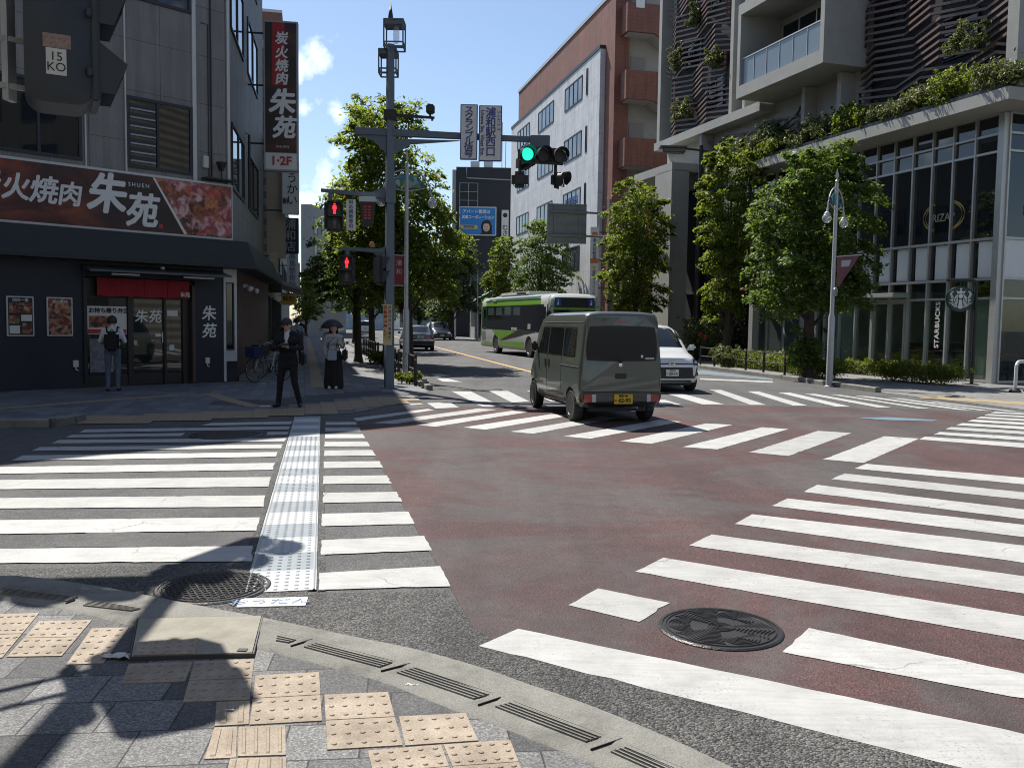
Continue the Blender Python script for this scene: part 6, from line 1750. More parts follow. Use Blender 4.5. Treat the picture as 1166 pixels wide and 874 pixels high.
# ---------------------------------------------------------------- street lamps
M_MOSAIC = mat('stained_glass_mosaic', (.05, .2, .25), .2, trans=.5)
def _mosaic():
    m = M_MOSAIC; vo = N(m, 'ShaderNodeTexVoronoi'); vo.inputs['Scale'].default_value = 9; lk(m, objc(m), vo.inputs['Vector']); s_ = N(m, 'ShaderNodeSeparateColor'); lk(m, vo.outputs['Color'], s_.inputs[0])
    lk(m, ramp(m, s_.outputs[0], [(0, (.02, .10, .28)), (.35, (.08, .35, .5)), (.6, (.10, .30, .12)), (.85, (.5, .6, .6)), (1, (.02, .06, .1))]), m.node_tree.nodes['Principled BSDF'].inputs['Base Color'])
_mosaic()
def street_lamp(label, loc, rz, H=6.3, banner=None, group='white arched street lamps', seg=14, brz=0.0):
    t = empty('street_lamp', loc, rz, label, 'street lamp', group)
    mb = MB(); mb.lathe([(.13, -.01), (.13, .02), (.092, .04), (.088, 1.95), (.058, 2.05), (.048, H - .35), (.044, H - .3)], seg); mb.build('pole', M_LIGHTPOLE, t, 40)
    mb = MB(); mb.lathe([(.03, H - .3), (.055, H - .25), (.02, H - .2), (.05, H - .12), (.0, H + .1)], 8); mb.build('finial', M_LIGHTPOLE, t, 40)
    zc = H - 1.05
    mb = MB()
    P = [(.66 * math.cos(R(a)), 0, zc + .62 * math.sin(R(a))) for a in range(0, 181, 15)]
    mb.tube(P, .020, 6); mb.tube([(-.5, 0, zc + .12), (0, 0, zc + .02), (.5, 0, zc + .12)], .016, 6)
    mb.tube([(.66, 0, zc), (.70, 0, zc - .14)], .03, 6); mb.tube([(-.66, 0, zc), (-.70, 0, zc - .14)], .03, 6)
    mb.build('arch', M_LIGHTPOLE, t)
    mb = MB(); mb.prism([(.47 * math.cos(R(a)), zc + .13 + .36 * math.sin(R(a))) for a in range(0, 181, 15)], -.008, .008, 'y'); mb.build('arch_panel', M_MOSAIC, t)
    for s in (-1, 1):
        mb = MB(); mb.ball((s * .71, 0, zc - .29), .13, 0, 14); g = mb.build('globe', M_LAMPGLASS, t, 60)
        mb = MB(); mb.lathe([(.09, 0), (.07, .06), (.02, .10)], 10, 0, Matrix.Translation((s * .71, 0, zc - .20))); mb.lathe([(.03, 0), (.02, .14)], 8, 0, Matrix.Translation((s * .71, 0, zc - .40))); mb.build('lamp_cap', M_LIGHTPOLE, g)
    if banner == 'tri':
        mb = MB(); mb.tube([(0, 0, 3.62), (.74, 0, 3.68)], .015, 6); mb.tube([(0, 0, 2.72), (.12, 0, 2.72)], .02, 6); mb.build('banner_rod', M_LIGHTPOLE, t)
        mb = MB(); mb.prism([(.09, 3.60), (.10, 2.82), (.16, 2.80), (.68, 3.66)], -.006, .006, 'y'); b = mb.build('banner', mat('plum_banner', (.16, .06, .08), .7, var=.5, vscale=4), t)
        mb = MB(); mb.prism([(.2, 3.34), (.2, 3.52), (.46, 3.54), (.40, 3.36)], -.010, -.006, 'y'); mb.build('banner_mark', M_BLIND, b)
        for q in kids(t):
            if q.name.startswith('banner'): q.rotation_euler = (0, 0, brz)
        mb = MB(); mb.lathe([(.13, -.02), (.13, .02), (.09, .02), (.09, -.02)], 14, 0, Matrix.Translation((-.02, -.08, 2.66)) @ Matrix.Rotation(R(90), 4, 'X')); mb.build('speaker_ring', M_LIGHTPOLE, t)
    elif banner == 'rect':
        mb = MB(); mb.tube([(-.03, 0, 3.5), (-.36, 0, 3.5)], .015, 6); mb.tube([(-.03, 0, 2.66), (-.36, 0, 2.66)], .015, 6); mb.build('banner_rod', M_LIGHTPOLE, t)
        mb = MB(); mb.box(-.34, -.08, -.006, .006, 2.68, 3.48); b = mb.build('banner', mat('crimson_banner', (.20, .02, .03), .7, var=.5, vscale=4), t)
        for i, ch in enumerate('浦和'): text(ch, .17, M_BLIND, b, (-.21, -.010, 3.28 - i * .24))
    return t
street_lamp('pale arched street lamp behind the grey signal pole on the left pavement', (-3.0, 25.0, 0), R(10), 6.3, 'rect')
street_lamp('pale arched street lamp with a plum triangular banner in front of the full crowned tree', (8.92, 24.9, 0), R(52), 5.95, 'tri', brz=R(-62))
street_lamp('distant arched street lamp standing against the green roofed shop', (-3.25, 81, 0), 0, 6.3)
street_lamp('distant arched street lamp in front of the pale topped round tree', (-5.9, 91, 0), 0, 6.3, 'tri')
street_lamp('arched street lamp half hidden in the small lighter tree behind the bus', (.35, 66, 0), R(-10), 6.3)

# tall black road light
t = empty('road_light', (8.66, 42.0, 0), 0, 'tall black road light pole with a flat lamp head beside the narrow tree', 'street light')
mb = MB(); mb.tube([(0, 0, 0), (0, 0, 2.2), (0, 0, 10.0)], [.16, .14, .09], 12); mb.build('pole', M_BLACKMETAL, t, 40)
mb = MB(); mb.tube([(.5, -.02, 9.72), (-.9, -.02, 9.86)], .05, 8); mb.build('arm', M_BLACKMETAL, t)
mb = MB(); mb.bbox(-1.8, -.75, -.22, .22, 9.62, 9.86, .05); mb.box(-1.95, -.7, -.28, .28, 9.86, 9.93); hd = mb.build('lamp_head', mat('bronze_lamp_head', (.12, .10, .085), .5, metal=.3), t)
one_box('lamp_glass', M_LAMPGLASS, hd, -1.65, -.95, -.16, .16, 9.595, 9.62)
# direction sign seen from behind
t = empty('direction_sign', (4.95, 46.0, 0), R(6), 'large grey direction sign seen from behind, on two horizontal arms above the bus', 'road sign')
M_SGREY = mat('galvanised_grey', (.20, .205, .20), .55, metal=.3, var=.4, vscale=2)
mb = MB(); mb.tube([(.05, 0, 0), (0, 0, 8.0)], [.15, .11], 12); mb.build('pole', M_SGREY, t, 40)
mb = MB(); mb.tube([(0, 0, 7.28), (-3.1, 0, 7.34)], .06, 8); mb.tube([(0, 0, 6.1), (-3.1, 0, 6.14)], .06, 8); mb.build('arm', M_SGREY, t)
mb = MB(); mb.box(-3.28, -1.25, .08, .12, 5.72, 7.72)
for z in (5.72, 6.2, 6.7, 7.2, 7.66): mb.box(-3.28, -1.25, .04, .085, z, z + .06)
for x in (-2.9, -1.6): mb.box(x - .05, x + .05, .02, .06, 5.75, 7.7)
mb.build('sign_panel', M_SGREY, t)
t = empty('pole_sign', (4.95, 55.0, 0), 0, 'narrow white vertical sign with orange bands on the brown building corner', 'sign')
mb = MB(); mb.bbox(-.27, .27, -.1, .1, 3.3, 7.55, .02); mb.build('sign_case', M_SIGNWHITE, t)
M_ORANGE = mat('sign_orange', (.55, .16, .02), .5)
one_box('orange_band', M_ORANGE, t, -.25, .25, -.106, -.09, 5.35, 5.62)
mb = MB(); disc(mb, 0, 7.12, .19, .13, -.11, -.09, 0, 16); mb.build('orange_mark', M_ORANGE, t)
for i, ch in enumerate('英会話教室'): text(ch, .25, M_INK, t, (0, -.106, 6.72 - i * .26))
mb = MB(); disc(mb, 0, 5.08, .12, .12, -.11, -.09, 0, 14); mb.build('round_mark', mat('billboard_yellow', (.60, .42, .06), .5), t)
for i, ch in enumerate('齋藤クリニック'): text(ch, .22, M_INK, t, (0, -.106, 4.78 - i * .22))
for z in (3.8, 5.5, 7.2): one_box('bracket', M_BLACKMETAL, t, .27, .8, -.03, .03, z, z + .06)
# notice board and post box sign by the concrete wall
t = empty('notice_board', (8.25, 45.6, 0), R(-8), 'bus stop notice board with white posters under a dark roof', 'notice board')
mb = MB()
for x in (-.65, 1.0): mb.box(x - .05, x + .05, -.05, .05, 0, 3.2)
mb.box(-.75, 1.1, -.35, .35, 3.2, 3.32); mb.build('board_frame', M_ALU, t)
one_box('poster_panel', M_SIGNWHITE, t, -.55, .35, -.02, .02, 1.75, 3.05)
one_box('poster_panel', mat('poster_print', (.30, .12, .12), .5, var=1, vscale=5, col2=(.5, .5, .48)), t, -.5, .1, -.02, .02, .2, 1.65)
one_box('poster_panel', mat('pink_poster', (.45, .12, .16), .5, var=1, vscale=6, col2=(.4, .38, .36)), t, .15, .9, -.02, .02, .35, 1.9)
one_box('timetable_box', mat('timetable_blue', (.03, .09, .2), .5), t, 1.02, 1.5, -.05, .05, 1.6, 2.9)
t = empty('wall_emblem', on_rb(19.45, 1.34, 5.0), R(108), 'thin ring emblem on the concrete pillar beside the black road light', 'sign')
mb = MB(); mb.lathe([(.42, -.02), (.42, .02), (.38, .02), (.38, -.02)], 24, 0, Matrix.Rotation(R(90), 4, 'X')); mb.box(-.02, .02, -.02, .02, -.38, .38); mb.build('ring', M_STEEL, t)

# coffee shop sign: round sign hung from an angled post
t = empty('shop_sign', (13.75, 26.62, 0), R(-10), 'round dark green coffee shop sign with a white crowned emblem on a bent black post', 'sign')
mb = MB(); mb.tube([(.06, 0, 0), (.06, 0, 2.98), (.03, 0, 3.08), (-.05, 0, 3.12), (-.78, 0, 3.12)], .055, 10); mb.box(-.1, .22, -.15, .15, 0, .03); mb.build('post', M_BLACKMETAL, t, 50)
mb = MB(); mb.lathe([(0, -.06), (.37, -.06), (.39, -.04), (.39, .04), (.37, .06), (0, .06)], 36, 0, Matrix.Translation((-.38, 0, 2.56)) @ Matrix.Rotation(R(90), 4, 'X')); mb.tube([(-.38, 0, 2.93), (-.38, 0, 3.1)], .02, 6)
sgd = mb.build('sign_disc', mat('deep_green_sign', (.008, .035, .022), .35), t, 40)
mb = MB()
Y0, Y1 = -.068, -.055
X, Z = -.38, 2.56
def pl(*p): mb.prism([(X + a, Z + b) for a, b in p], Y0, Y1, 'y')
def ribbon(P, w):
    for (a, b), (c, d) in zip(P, P[1:]):
        v = Vector((c - a, d - b)); 
        if v.length < 1e-6: continue
        n = Vector((-v.y, v.x)).normalized() * w
        mb.prism([(X + a - n.x, Z + b - n.y), (X + c - n.x, Z + d - n.y), (X + c + n.x, Z + d + n.y), (X + a + n.x, Z + b + n.y)], Y0, Y1, 'y')
star = [(.045 * (1 if k % 2 == 0 else .45) * math.sin(k * .628), .295 + .045 * (1 if k % 2 == 0 else .45) * math.cos(k * .628)) for k in range(10)]
pl(*star[::-1])
pl((-.10, .17), (.10, .17), (.13, .25), (.06, .215), (0, .26), (-.06, .215), (-.13, .25))
mb.prism([(X + .06 * math.cos(k * .449), Z + .085 + .075 * math.sin(k * .449)) for k in range(14)], Y0, Y1, 'y')
for s in (-1, 1):
    for q in range(3): ribbon([(s * (.075 + .03 * q), .15 - .03 * q), (s * (.10 + .035 * q), .05 - .03 * q), (s * (.075 + .035 * q), -.06 - .03 * q), (s * (.11 + .04 * q), -.16 - .02 * q), (s * (.09 + .03 * q), -.25)], .010)
    for q in range(4): ribbon([(s * .20, -.20 + .075 * q), (s * .255, -.13 + .085 * q), (s * (.31 - .02 * q), -.12 + .10 * q)], .012)
    ribbon([(s * .29, .11), (s * .26, .20), (s * .21, .22)], .02); ribbon([(s * .20, -.20), (s * .24, .0), (s * .27, .12)], .008)
pl((-.035, -.02), (-.05, -.12), (-.07, -.27), (0, -.30), (.07, -.27), (.05, -.12), (.035, -.02))
mb.build('emblem', M_LETTER, sgd)
# hoop bollard at the right edge
t = empty('hoop_bollard', (13.72, 23.8, 0), R(35), 'pale steel hoop bollard on a black base at the right edge', 'bollard')
mb = MB(); P = [(-.38, 0, 0)] + [(-.38 + .16 - .16 * math.cos(R(a)), 0, .66 + .16 * math.sin(R(a))) for a in range(0, 91, 15)] + [(.38 - .16 + .16 * math.sin(R(a)), 0, .66 + .16 * math.cos(R(a))) for a in range(0, 91, 15)] + [(.38, 0, 0)]
mb.tube(P, .045, 12); mb.build('hoop', M_WHITETRIM, t, 50)
for x in (-.38, .38): mb = MB(); mb.lathe([(.15, 0), (.15, .05), (.07, .12), (.05, .12)], 16, 0, Matrix.Translation((x, 0, 0))); mb.build('base', M_BLACK, t, 40)

# ---------------------------------------------------------------- railings
def railing(label, pts, group=None, h=.8, rails=(.76, .42), step=1.35, post_r=.04):
    P = [Vector((p[0], p[1], 0)) for p in pts]
    o = P[0]; t = empty('guard_rail', o, 0, label, 'railing', group)
    for a, b in zip(P, P[1:]):
        n = max(1, round((b - a).length / step))
        for i in range(n + (1 if b is P[-1] else 0)):
            p = a.lerp(b, i / n) - o
            mb = MB(); mb.lathe([(post_r, -.02), (post_r, h), (post_r * .6, h + .02), (0, h + .022)], 10, 0, Matrix.Translation(p)); q = mb.build('post', M_BLACKMETAL, t, 40)
            if i == 0 and a is P[0]:
                mb = MB(); mb.lathe([(post_r + .003, h - .14), (post_r + .003, h - .09)], 10, 0, Matrix.Translation(p)); mb.build('reflector', M_ORANGE, q)
    mb = MB()
    for z in rails: mb.tube([(p - o) + Vector((0, 0, z)) for p in P], .022, 8)
    mb.build('rail', M_BLACKMETAL, t)
    return t
rl = Vector((-2.5, 22.9, 0))
railing('black tubular railing along the left kerb behind the lamp post', [rl, rl + SD * 9.5], 'black kerb railings')
railing('black tubular railing along the left kerb farther down, past the tree trunk', [rl + SD * 12, rl + SD * 21], 'black kerb railings')
railing('black tubular railing along the right kerb under the two big trees', [(8.98, 29.2), (8.62, 30.4), (7.62, 35.9)], 'black kerb railings')
railing('black tubular railing along the right kerb beyond the white minivan', [(7.3, 37.4), (5.4, 45.5)], 'black kerb railings')
mb = MB(); mb.bbox(-.11, .11, -.15, .15, 0, .24, .06); ks = mb.build('kerb_end_stone', M_CONC, None, 40); ks.location = (-2.2, 22.25, 0)
tag(ks, 'rounded concrete stone at the end of the left kerb railing', 'kerb stone')
# ---------------------------------------------------------------- vehicles (local frame: +y forward, x to the vehicle's right)
def paint(name, col, coat=.8, rough=.35, metal=0.0):
    return mat(name, col, rough, metal=metal, coat=coat, var=.12, vscale=3)
M_TAILRED = mat('tail_light_red', (.32, .015, .015), .15, spec=.8)
M_LAMPCLEAR = mat('clear_lamp_glass', (.45, .46, .47), .1, spec=.9)
M_PLATEW = mat('number_plate_white', (.62, .63, .62), .45)
M_PLATEY = mat('number_plate_yellow', (.62, .40, .015), .45)
M_RIM = mat('alloy_rim', (.22, .22, .23), .35, metal=.8)
M_HUB = mat('silver_hubcap', (.42, .42, .43), .3, metal=.8)

def interp(tab, y):
    for (a, va), (b, vb) in zip(tab, tab[1:]):
        if y <= b: 
            t = 0 if b == a else max(0, min(1, (y - a) / (b - a)))
            return tuple(p + (q - p) * t for p, q in zip(va, vb)) if hasattr(va, '__len__') else va + (vb - va) * t
    return tab[-1][1]

class Body:
    """lofted car body: stations along y, each a half ring; supports ray-cast panels on its skin"""
    def __init__(s, name, ys, ring, m, parent, wheels=(), wr=.3, ww=.2, halfw=.74, smooth=38, sub=0):
        V, F = [], []
        n = None
        for y in ys:
            half = ring(y); full = half + [(-x, z) for x, z in reversed(half[1:-1])]
            n = len(full); V += [(x, y, z) for x, z in full]
        k = len(ys)
        for i in range(k - 1):
            for j in range(n): F.append((i * n + j, i * n + (j + 1) % n, (i + 1) * n + (j + 1) % n, (i + 1) * n + j))
        F.append(tuple(range(n))); F.append(tuple(range((k - 1) * n + n - 1, (k - 1) * n - 1, -1)))
        mb = MB(); mb.add(V, F)
        o = mb.build(name, m, None, smooth)
        if wheels:
            for (x, y) in wheels:
                mc = MB(); mc.tube([(x - .30 if x > 0 else x - .6, y, wr + .01), (x + .6 if x > 0 else x + .30, y, wr + .01)], wr * 1.13, 28)
                c = mc.build('cut', M_BLACK); md = o.modifiers.new('b', 'BOOLEAN'); md.object = c; md.operation = 'DIFFERENCE'; md.solver = 'EXACT'
                dg = bpy.context.evaluated_depsgraph_get()
                me = bpy.data.meshes.new_from_object(o.evaluated_get(dg)); o.modifiers.clear(); old = o.data; o.data = me
                bpy.data.meshes.remove(old); cm = c.data; bpy.data.objects.remove(c); bpy.data.meshes.remove(cm)
            o.data.polygons.foreach_set('use_smooth', [True] * len(o.data.polygons))
            try: o.data.set_sharp_from_angle(angle=R(smooth))
            except Exception: pass
        o.data.name = name
        o.name = name
        o.parent = parent
        s.o = o; s.parent = parent
        me = o.data
        bv = Body.full(ys, ring)
        s.bvh = bv
    @staticmethod
    def full(ys, ring):
        V, F = [], []
        for y in ys:
            half = ring(y); full = half + [(-x, z) for x, z in reversed(half[1:-1])]
            n = len(full); V += [Vector((x, y, z)) for x, z in full]
        for i in range(len(ys) - 1):
            for j in range(n): F.append((i * n + j, i * n + (j + 1) % n, (i + 1) * n + (j + 1) % n, (i + 1) * n + j))
        F.append(tuple(range(n))); F.append(tuple(range((len(ys) - 1) * n + n - 1, (len(ys) - 1) * n - 1, -1)))
        return BVHTree.FromPolygons(V, F)
    def hit(s, view, a, b):
        """skin point seen from 'right' (a=y,b=z), 'left', 'rear' (a=x,b=z), 'front', 'top' (a=x,b=y)"""
        o, d = {'right': (Vector((3, a, b)), Vector((-1, 0, 0))), 'left': (Vector((-3, a, b)), Vector((1, 0, 0))), 'rear': (Vector((a, -9, b)), Vector((0, 1, 0))),
                'front': (Vector((a, 9, b)), Vector((0, -1, 0))), 'top': (Vector((a, b, 6)), Vector((0, 0, -1)))}[view]
        p, nn, i, ds = s.bvh.ray_cast(o, d)
        if p is None: return None, None
        if nn.dot(d) > 0: nn = -nn
        return p, nn
    def panel(s, name, m, view, q, off=.006, n=8, rnd=.0, th=.004, parent=None):
        """patch on the skin from four (a,b) corners, bilinear; rnd rounds its corners"""
        V = []; F = []; back = []
        for j in range(n + 1):
            for i in range(n + 1):
                u, v = 2 * i / n - 1, 2 * j / n - 1
                if rnd:
                    uu = u * math.sqrt(max(0, 1 - rnd * v * v / 2)); vv = v * math.sqrt(max(0, 1 - rnd * u * u / 2))
                    # keep edge mid-points in place
                    u, v = uu, vv
                u, v = (u + 1) / 2, (v + 1) / 2
                a = (q[0][0] * (1 - u) + q[1][0] * u) * (1 - v) + (q[3][0] * (1 - u) + q[2][0] * u) * v
                b = (q[0][1] * (1 - u) + q[1][1] * u) * (1 - v) + (q[3][1] * (1 - u) + q[2][1] * u) * v
                p, nn = s.hit(view, a, b)
                if p is None: return None
                V.append(p + nn * off); back.append(p + nn * (off - th))
        k = len(V)
        for j in range(n):
            for i in range(n):
                a = j * (n + 1) + i; F.append((a, a + 1, a + n + 2, a + n + 1))
        rim = [i for i in range(n + 1)] + [j * (n + 1) + n for j in range(1, n + 1)] + [n * (n + 1) + i for i in range(n - 1, -1, -1)] + [j * (n + 1) for j in range(n - 1, 0, -1)]
        for a, b in zip(rim, rim[1:] + rim[:1]): F.append((a, b, k + b, k + a))
        mb = MB(); mb.add(V + back, F)
        return mb.build(name, m, parent or s.parent, 50)
    def seam(s, mb, view, pts, w=.006, off=.001, n=10):
        """dark shut line following the skin"""
        P = []
        for (a, b), (c, d) in zip(pts, pts[1:]):
            for i in range(n):
                t = i / n; p, nn = s.hit(view, a + (c - a) * t, b + (d - b) * t)
                if p is not None: P.append(p + nn * off)
        p, nn = s.hit(view, *pts[-1])
        if p is not None: P.append(p + nn * off)
        mb.tube(P, w * .5, 4)

def make_wheel(par, x, y, r, w, rim='spoke', m_rim=None):
    sgn = 1 if x > 0 else -1
    e = empty('wheel', (x, y, r)); e.parent = par
    M = Matrix.Rotation(R(90) * sgn, 4, 'Y')
    mb = MB(); mb.lathe([(r * .66, w * .46), (r * .9, w * .5), (r * .985, w * .36), (r, w * .18), (r, -w * .3), (r * .97, -w * .5), (r * .6, -w * .5)], 32, 0, M); mb.build('tyre', M_RUBBER, e, 40)
    mb = MB()
    m_rim = m_rim or M_RIM
    mb.lathe([(r * .60, w * .0), (r * .67, w * .44), (r * .62, w * .47), (r * .57, w * .30), (r * .56, w * .1)], 32, 0, M)
    if rim == 'spoke':
        for k in range(10):
            a = k * math.pi / 5
            Mk = M @ Matrix.Rotation(a, 4, 'Z'); mb.prism([(r * .10, -r * .05), (r * .60, -r * .075), (r * .60, r * .0), (r * .10, r * .05)], w * .26, w * .37, 'z', 0, Mk)
        mb.lathe([(0, w * .40), (r * .14, w * .38), (r * .16, w * .2)], 16, 0, M)
    else:
        mb.lathe([(0, w * .42), (r * .2, w * .40), (r * .5, w * .30), (r * .58, w * .34), (r * .6, w * .2)], 24, 0, M)
    mb.build('rim', m_rim, e, 40)
    mb = MB(); mb.lathe([(0, w * .05), (r * .58, w * .05), (r * .58, w * .0)], 20, 0, M); mb.build('brake_disc', M_BLACK, e)
    return e

def plate(par, loc, rz, yellow, top, num, w=.33, h=.165):
    e = empty('number_plate', loc, rz); e.parent = par
    mb = MB(); mb.bbox(-w / 2, w / 2, -.006, .004, -h / 2, h / 2, .004); mb.build('plate_face', M_PLATEY if yellow else M_PLATEW, e)
    ink = M_INK if yellow else mat('plate_green_ink', (.015, .06, .03), .5)
    text(num.lstrip('いさ'), h * .60, ink, e, (.02, -.009, -.024), bold=.0012, sp=.95)
    if num[0] in 'いさ': text(num[0], h * .24, ink, e, (-w * .42, -.009, -.024), bold=.0004)
    text(top, h * .26, ink, e, (0, -.009, .052), bold=.0005)
    return e

# --- olive kei van seen from behind
VH = empty('kei_van', (1.43, 16.57, 0), R(14.0), 'olive grey box van with yellow number plate crossing the diagonal bars', 'van')
M_OLIVE = paint('olive_grey_paint', (.076, .090, .072), .8)
HW = .7375
def van_ring(y):
    zt = interp([(-1.70, 1.82), (-1.67, 1.87), (-1.58, 1.895), (.6, 1.885), (.95, 1.80), (1.15, 1.62), (1.52, 1.08), (1.66, .90), (1.695, .70)], y)
    wf = interp([(-1.70, .965), (-1.67, .99), (-1.61, 1.0), (1.2, 1.0), (1.5, .96), (1.66, .90), (1.695, .80)], y)
    zb = interp([(-1.70, .36), (-1.6, .27), (1.5, .24), (1.695, .34)], y)
    pts = [(0, zb), (.56, zb), (.66, zb + .01), (.715, zb + .10), (.732, .55), (.7375, .80), (.733, 1.0), (.722, 1.10), (.692, 1.40), (.668, 1.62), (.655, 1.75), (.628, 1.835), (.56, 1.876), (.38, 1.892), (0, 1.897)]
    out = []
    for x, z in pts:
        if z > .70: z = .70 + (z - .70) * (zt - .70) / (1.895 - .70) if zt < 1.895 else z
        out.append((x * wf, z))
    return out
ys = [-1.70, -1.685, -1.66, -1.61, -1.55, -1.3, -1.0, -.6, -.2, .2, .6, .8, .95, 1.05, 1.15, 1.3, 1.42, 1.52, 1.60, 1.66, 1.695]
WH = [(s * .645, y) for s in (-1, 1) for y in (-1.17, 1.26)]
vb = Body('body', ys, van_ring, M_OLIVE, VH, WH, .275, .17)
for (x, y) in WH: make_wheel(VH, x + (.005 if x > 0 else -.005), y, .275, .155, 'spoke', mat('dark_alloy', (.34, .34, .345), .4, metal=.6))
# underside so that no light shows through the wheel wells
one_box('underbody', M_BLACK, VH, -.52, .52, -1.55, 1.5, .20, .45)
# tailgate
vb.panel('rear_window_seal', M_BLACK, 'rear', [(-.655, 1.055), (.655, 1.055), (.605, 1.655), (-.605, 1.655)], .004, 12, .22)
vb.panel('rear_window', M_CARGLASS, 'rear', [(-.635, 1.08), (.635, 1.08), (.588, 1.635), (-.588, 1.635)], .009, 12, .22)
mb = MB()
vb.seam(mb, 'rear', [(-.69, .56), (-.705, 1.0), (-.64, 1.62), (-.60, 1.76)]); vb.seam(mb, 'rear', [(.69, .56), (.705, 1.0), (.64, 1.62), (.60, 1.76)]); vb.seam(mb, 'rear', [(-.69, .545), (.69, .545)], .012)
for s_ in ('left', 'right'):
    vb.seam(mb, s_, [(-.62, .34), (-.62, 1.08), (-.60, 1.66)]); vb.seam(mb, s_, [(.28, .34), (.28, 1.08), (.27, 1.66)]); vb.seam(mb, s_, [(1.03, .40), (1.05, 1.02), (.86, 1.60)])
    vb.seam(mb, s_, [(-1.6, .955), (-.62, .955)], .014); vb.seam(mb, s_, [(-1.62, 1.70), (.7, 1.70)], .012)
    vb.seam(mb, s_, [(-.62, .36), (1.0, .36)], .01)
mb.build('shut_line', M_BLACK, VH)
# bumper of dark moulding with lamps let in
vb.panel('rear_bumper', mat('dark_moulded_plastic', (.018, .018, .018), .3, spec=.7, var=.4, vscale=7, bump=.5, bscale=7), 'rear', [(-.70, .305), (.70, .305), (.715, .535), (-.715, .535)], .028, 10, .05, .03)
for s_ in (-1, 1):
    x0, x1, x2 = s_ * .665, s_ * .525, s_ * .455
    a = vb.panel('tail_light', M_TAILRED, 'rear', [(min(x0, x1), .375), (max(x0, x1), .375), (max(x0, x1), .505), (min(x0, x1), .505)], .037, 3, .08, .02)
    a = vb.panel('reversing_light', M_LAMPCLEAR, 'rear', [(min(x1, x2), .375), (max(x1, x2), .375), (max(x1, x2), .505), (min(x1, x2), .505)], .036, 3, .08, .02)
vb.panel('brake_light', M_TAILRED, 'rear', [(-.10, 1.715), (.06, 1.715), (.06, 1.745), (-.10, 1.745)], .006, 3)
vb.panel('tailgate_handle', M_BLACK, 'rear', [(-.11, .765), (.09, .765), (.09, .855), (-.11, .855)], .008, 4, .2)
p, nn = vb.hit('rear', 0.02, .93)
mb = MB(); mb.lathe([(0, -.008), (.032, -.006), (.036, .004)], 16, 0, Matrix.Translation((-.02, p.y - .004, 1.0)) @ Matrix.Rotation(R(-90), 4, 'X')); mb.build('round_emblem', M_CHROME, VH, 40)
mb = MB(); p, nn = vb.hit('rear', -.02, 1.07)
mb.tube([(-.02, p.y - .02, 1.055), (-.08, p.y - .035, 1.10), (-.42, p.y - .025, 1.135)], [.014, .011, .007], 6); mb.ball((-.02, p.y - .012, 1.05), .028); mb.build('rear_wiper', M_BLACK, VH)
plate(VH, (.03, -1.742, .425), 0, True, '熊谷 480', 'い62-93')
vb.panel('window_sticker', M_LETTER, 'rear', [(.42, 1.10), (.58, 1.10), (.58, 1.118), (.42, 1.118)], .011, 2); vb.panel('window_sticker', M_LETTER, 'rear', [(.34, 1.12), (.38, 1.12), (.38, 1.165), (.34, 1.165)], .011, 2)
# side glass: quarter window, sliding door window, front door window
for s_ in ('left', 'right'):
    vb.panel('side_glass_band', M_BLACK, s_, [(-1.40, 1.105), (1.0, 1.105), (.72, 1.63), (-1.36, 1.63)], .003, 12, .05)
    for q in ([(-1.36, 1.125), (-.70, 1.125), (-.68, 1.605), (-1.32, 1.605)], [(-.62, 1.125), (.22, 1.125), (.22, 1.605), (-.60, 1.605)], [(.31, 1.125), (.94, 1.125), (.70, 1.605), (.30, 1.605)]):
        vb.panel('side_window', M_CARGLASS, s_, q, .008, 6, .06)
    vb.panel('door_handle', M_BLACK, s_, [(.12, .90), (.20, .90), (.20, 1.02), (.12, 1.02)], .014, 3, .1, .014); vb.panel('door_handle', M_BLACK, s_, [(.34, .90), (.42, .90), (.42, 1.02), (.34, 1.02)], .014, 3, .1, .014)
    vb.panel('side_sill', mat('faded_sill_reflection', (.16, .15, .12), .6, var=1, vscale=6, col2=(.05, .05, .045)), s_, [(-.78, .31), (.86, .31), (.86, .40), (-.78, .40)], .005, 6)  # faded strip, with its white reflection put into the colour
vb.panel('windscreen', M_CARGLASS, 'front', [(-.62, 1.12), (.62, 1.12), (.55, 1.70), (-.55, 1.70)], .006, 8, .1)
for s_ in (-1, 1):
    mb = MB(); mb.bbox(s_ * .77 - .06, s_ * .77 + .06, .98, 1.06, 1.14, 1.32, .03); mb.tube([(s_ * .68, .98, 1.16), (s_ * .77, 1.02, 1.2)], .02, 6); mb.build('door_mirror', M_BLACK, VH, 50)
    vb.panel('headlight', M_LAMPCLEAR, 'front', [(min(s_ * .42, s_ * .6), .68), (max(s_ * .42, s_ * .6), .68), (max(s_ * .42, s_ * .6), .85), (min(s_ * .42, s_ * .6), .85)], .006, 3, .2)
for s_ in (-1, 1): mb = MB(); mb.prism([(-1.45, .20), (-1.38, .20), (-1.37, .36), (-1.45, .38)], s_ * .58, s_ * .71, 'x'); mb.build('mud_flap', M_BLACK, VH)
mb = MB(); mb.tube([(-.15, -1.35, .25), (.22, -1.62, .27), (.30, -1.70, .27)], .022, 8); mb.build('exhaust_pipe', M_STEEL, VH)

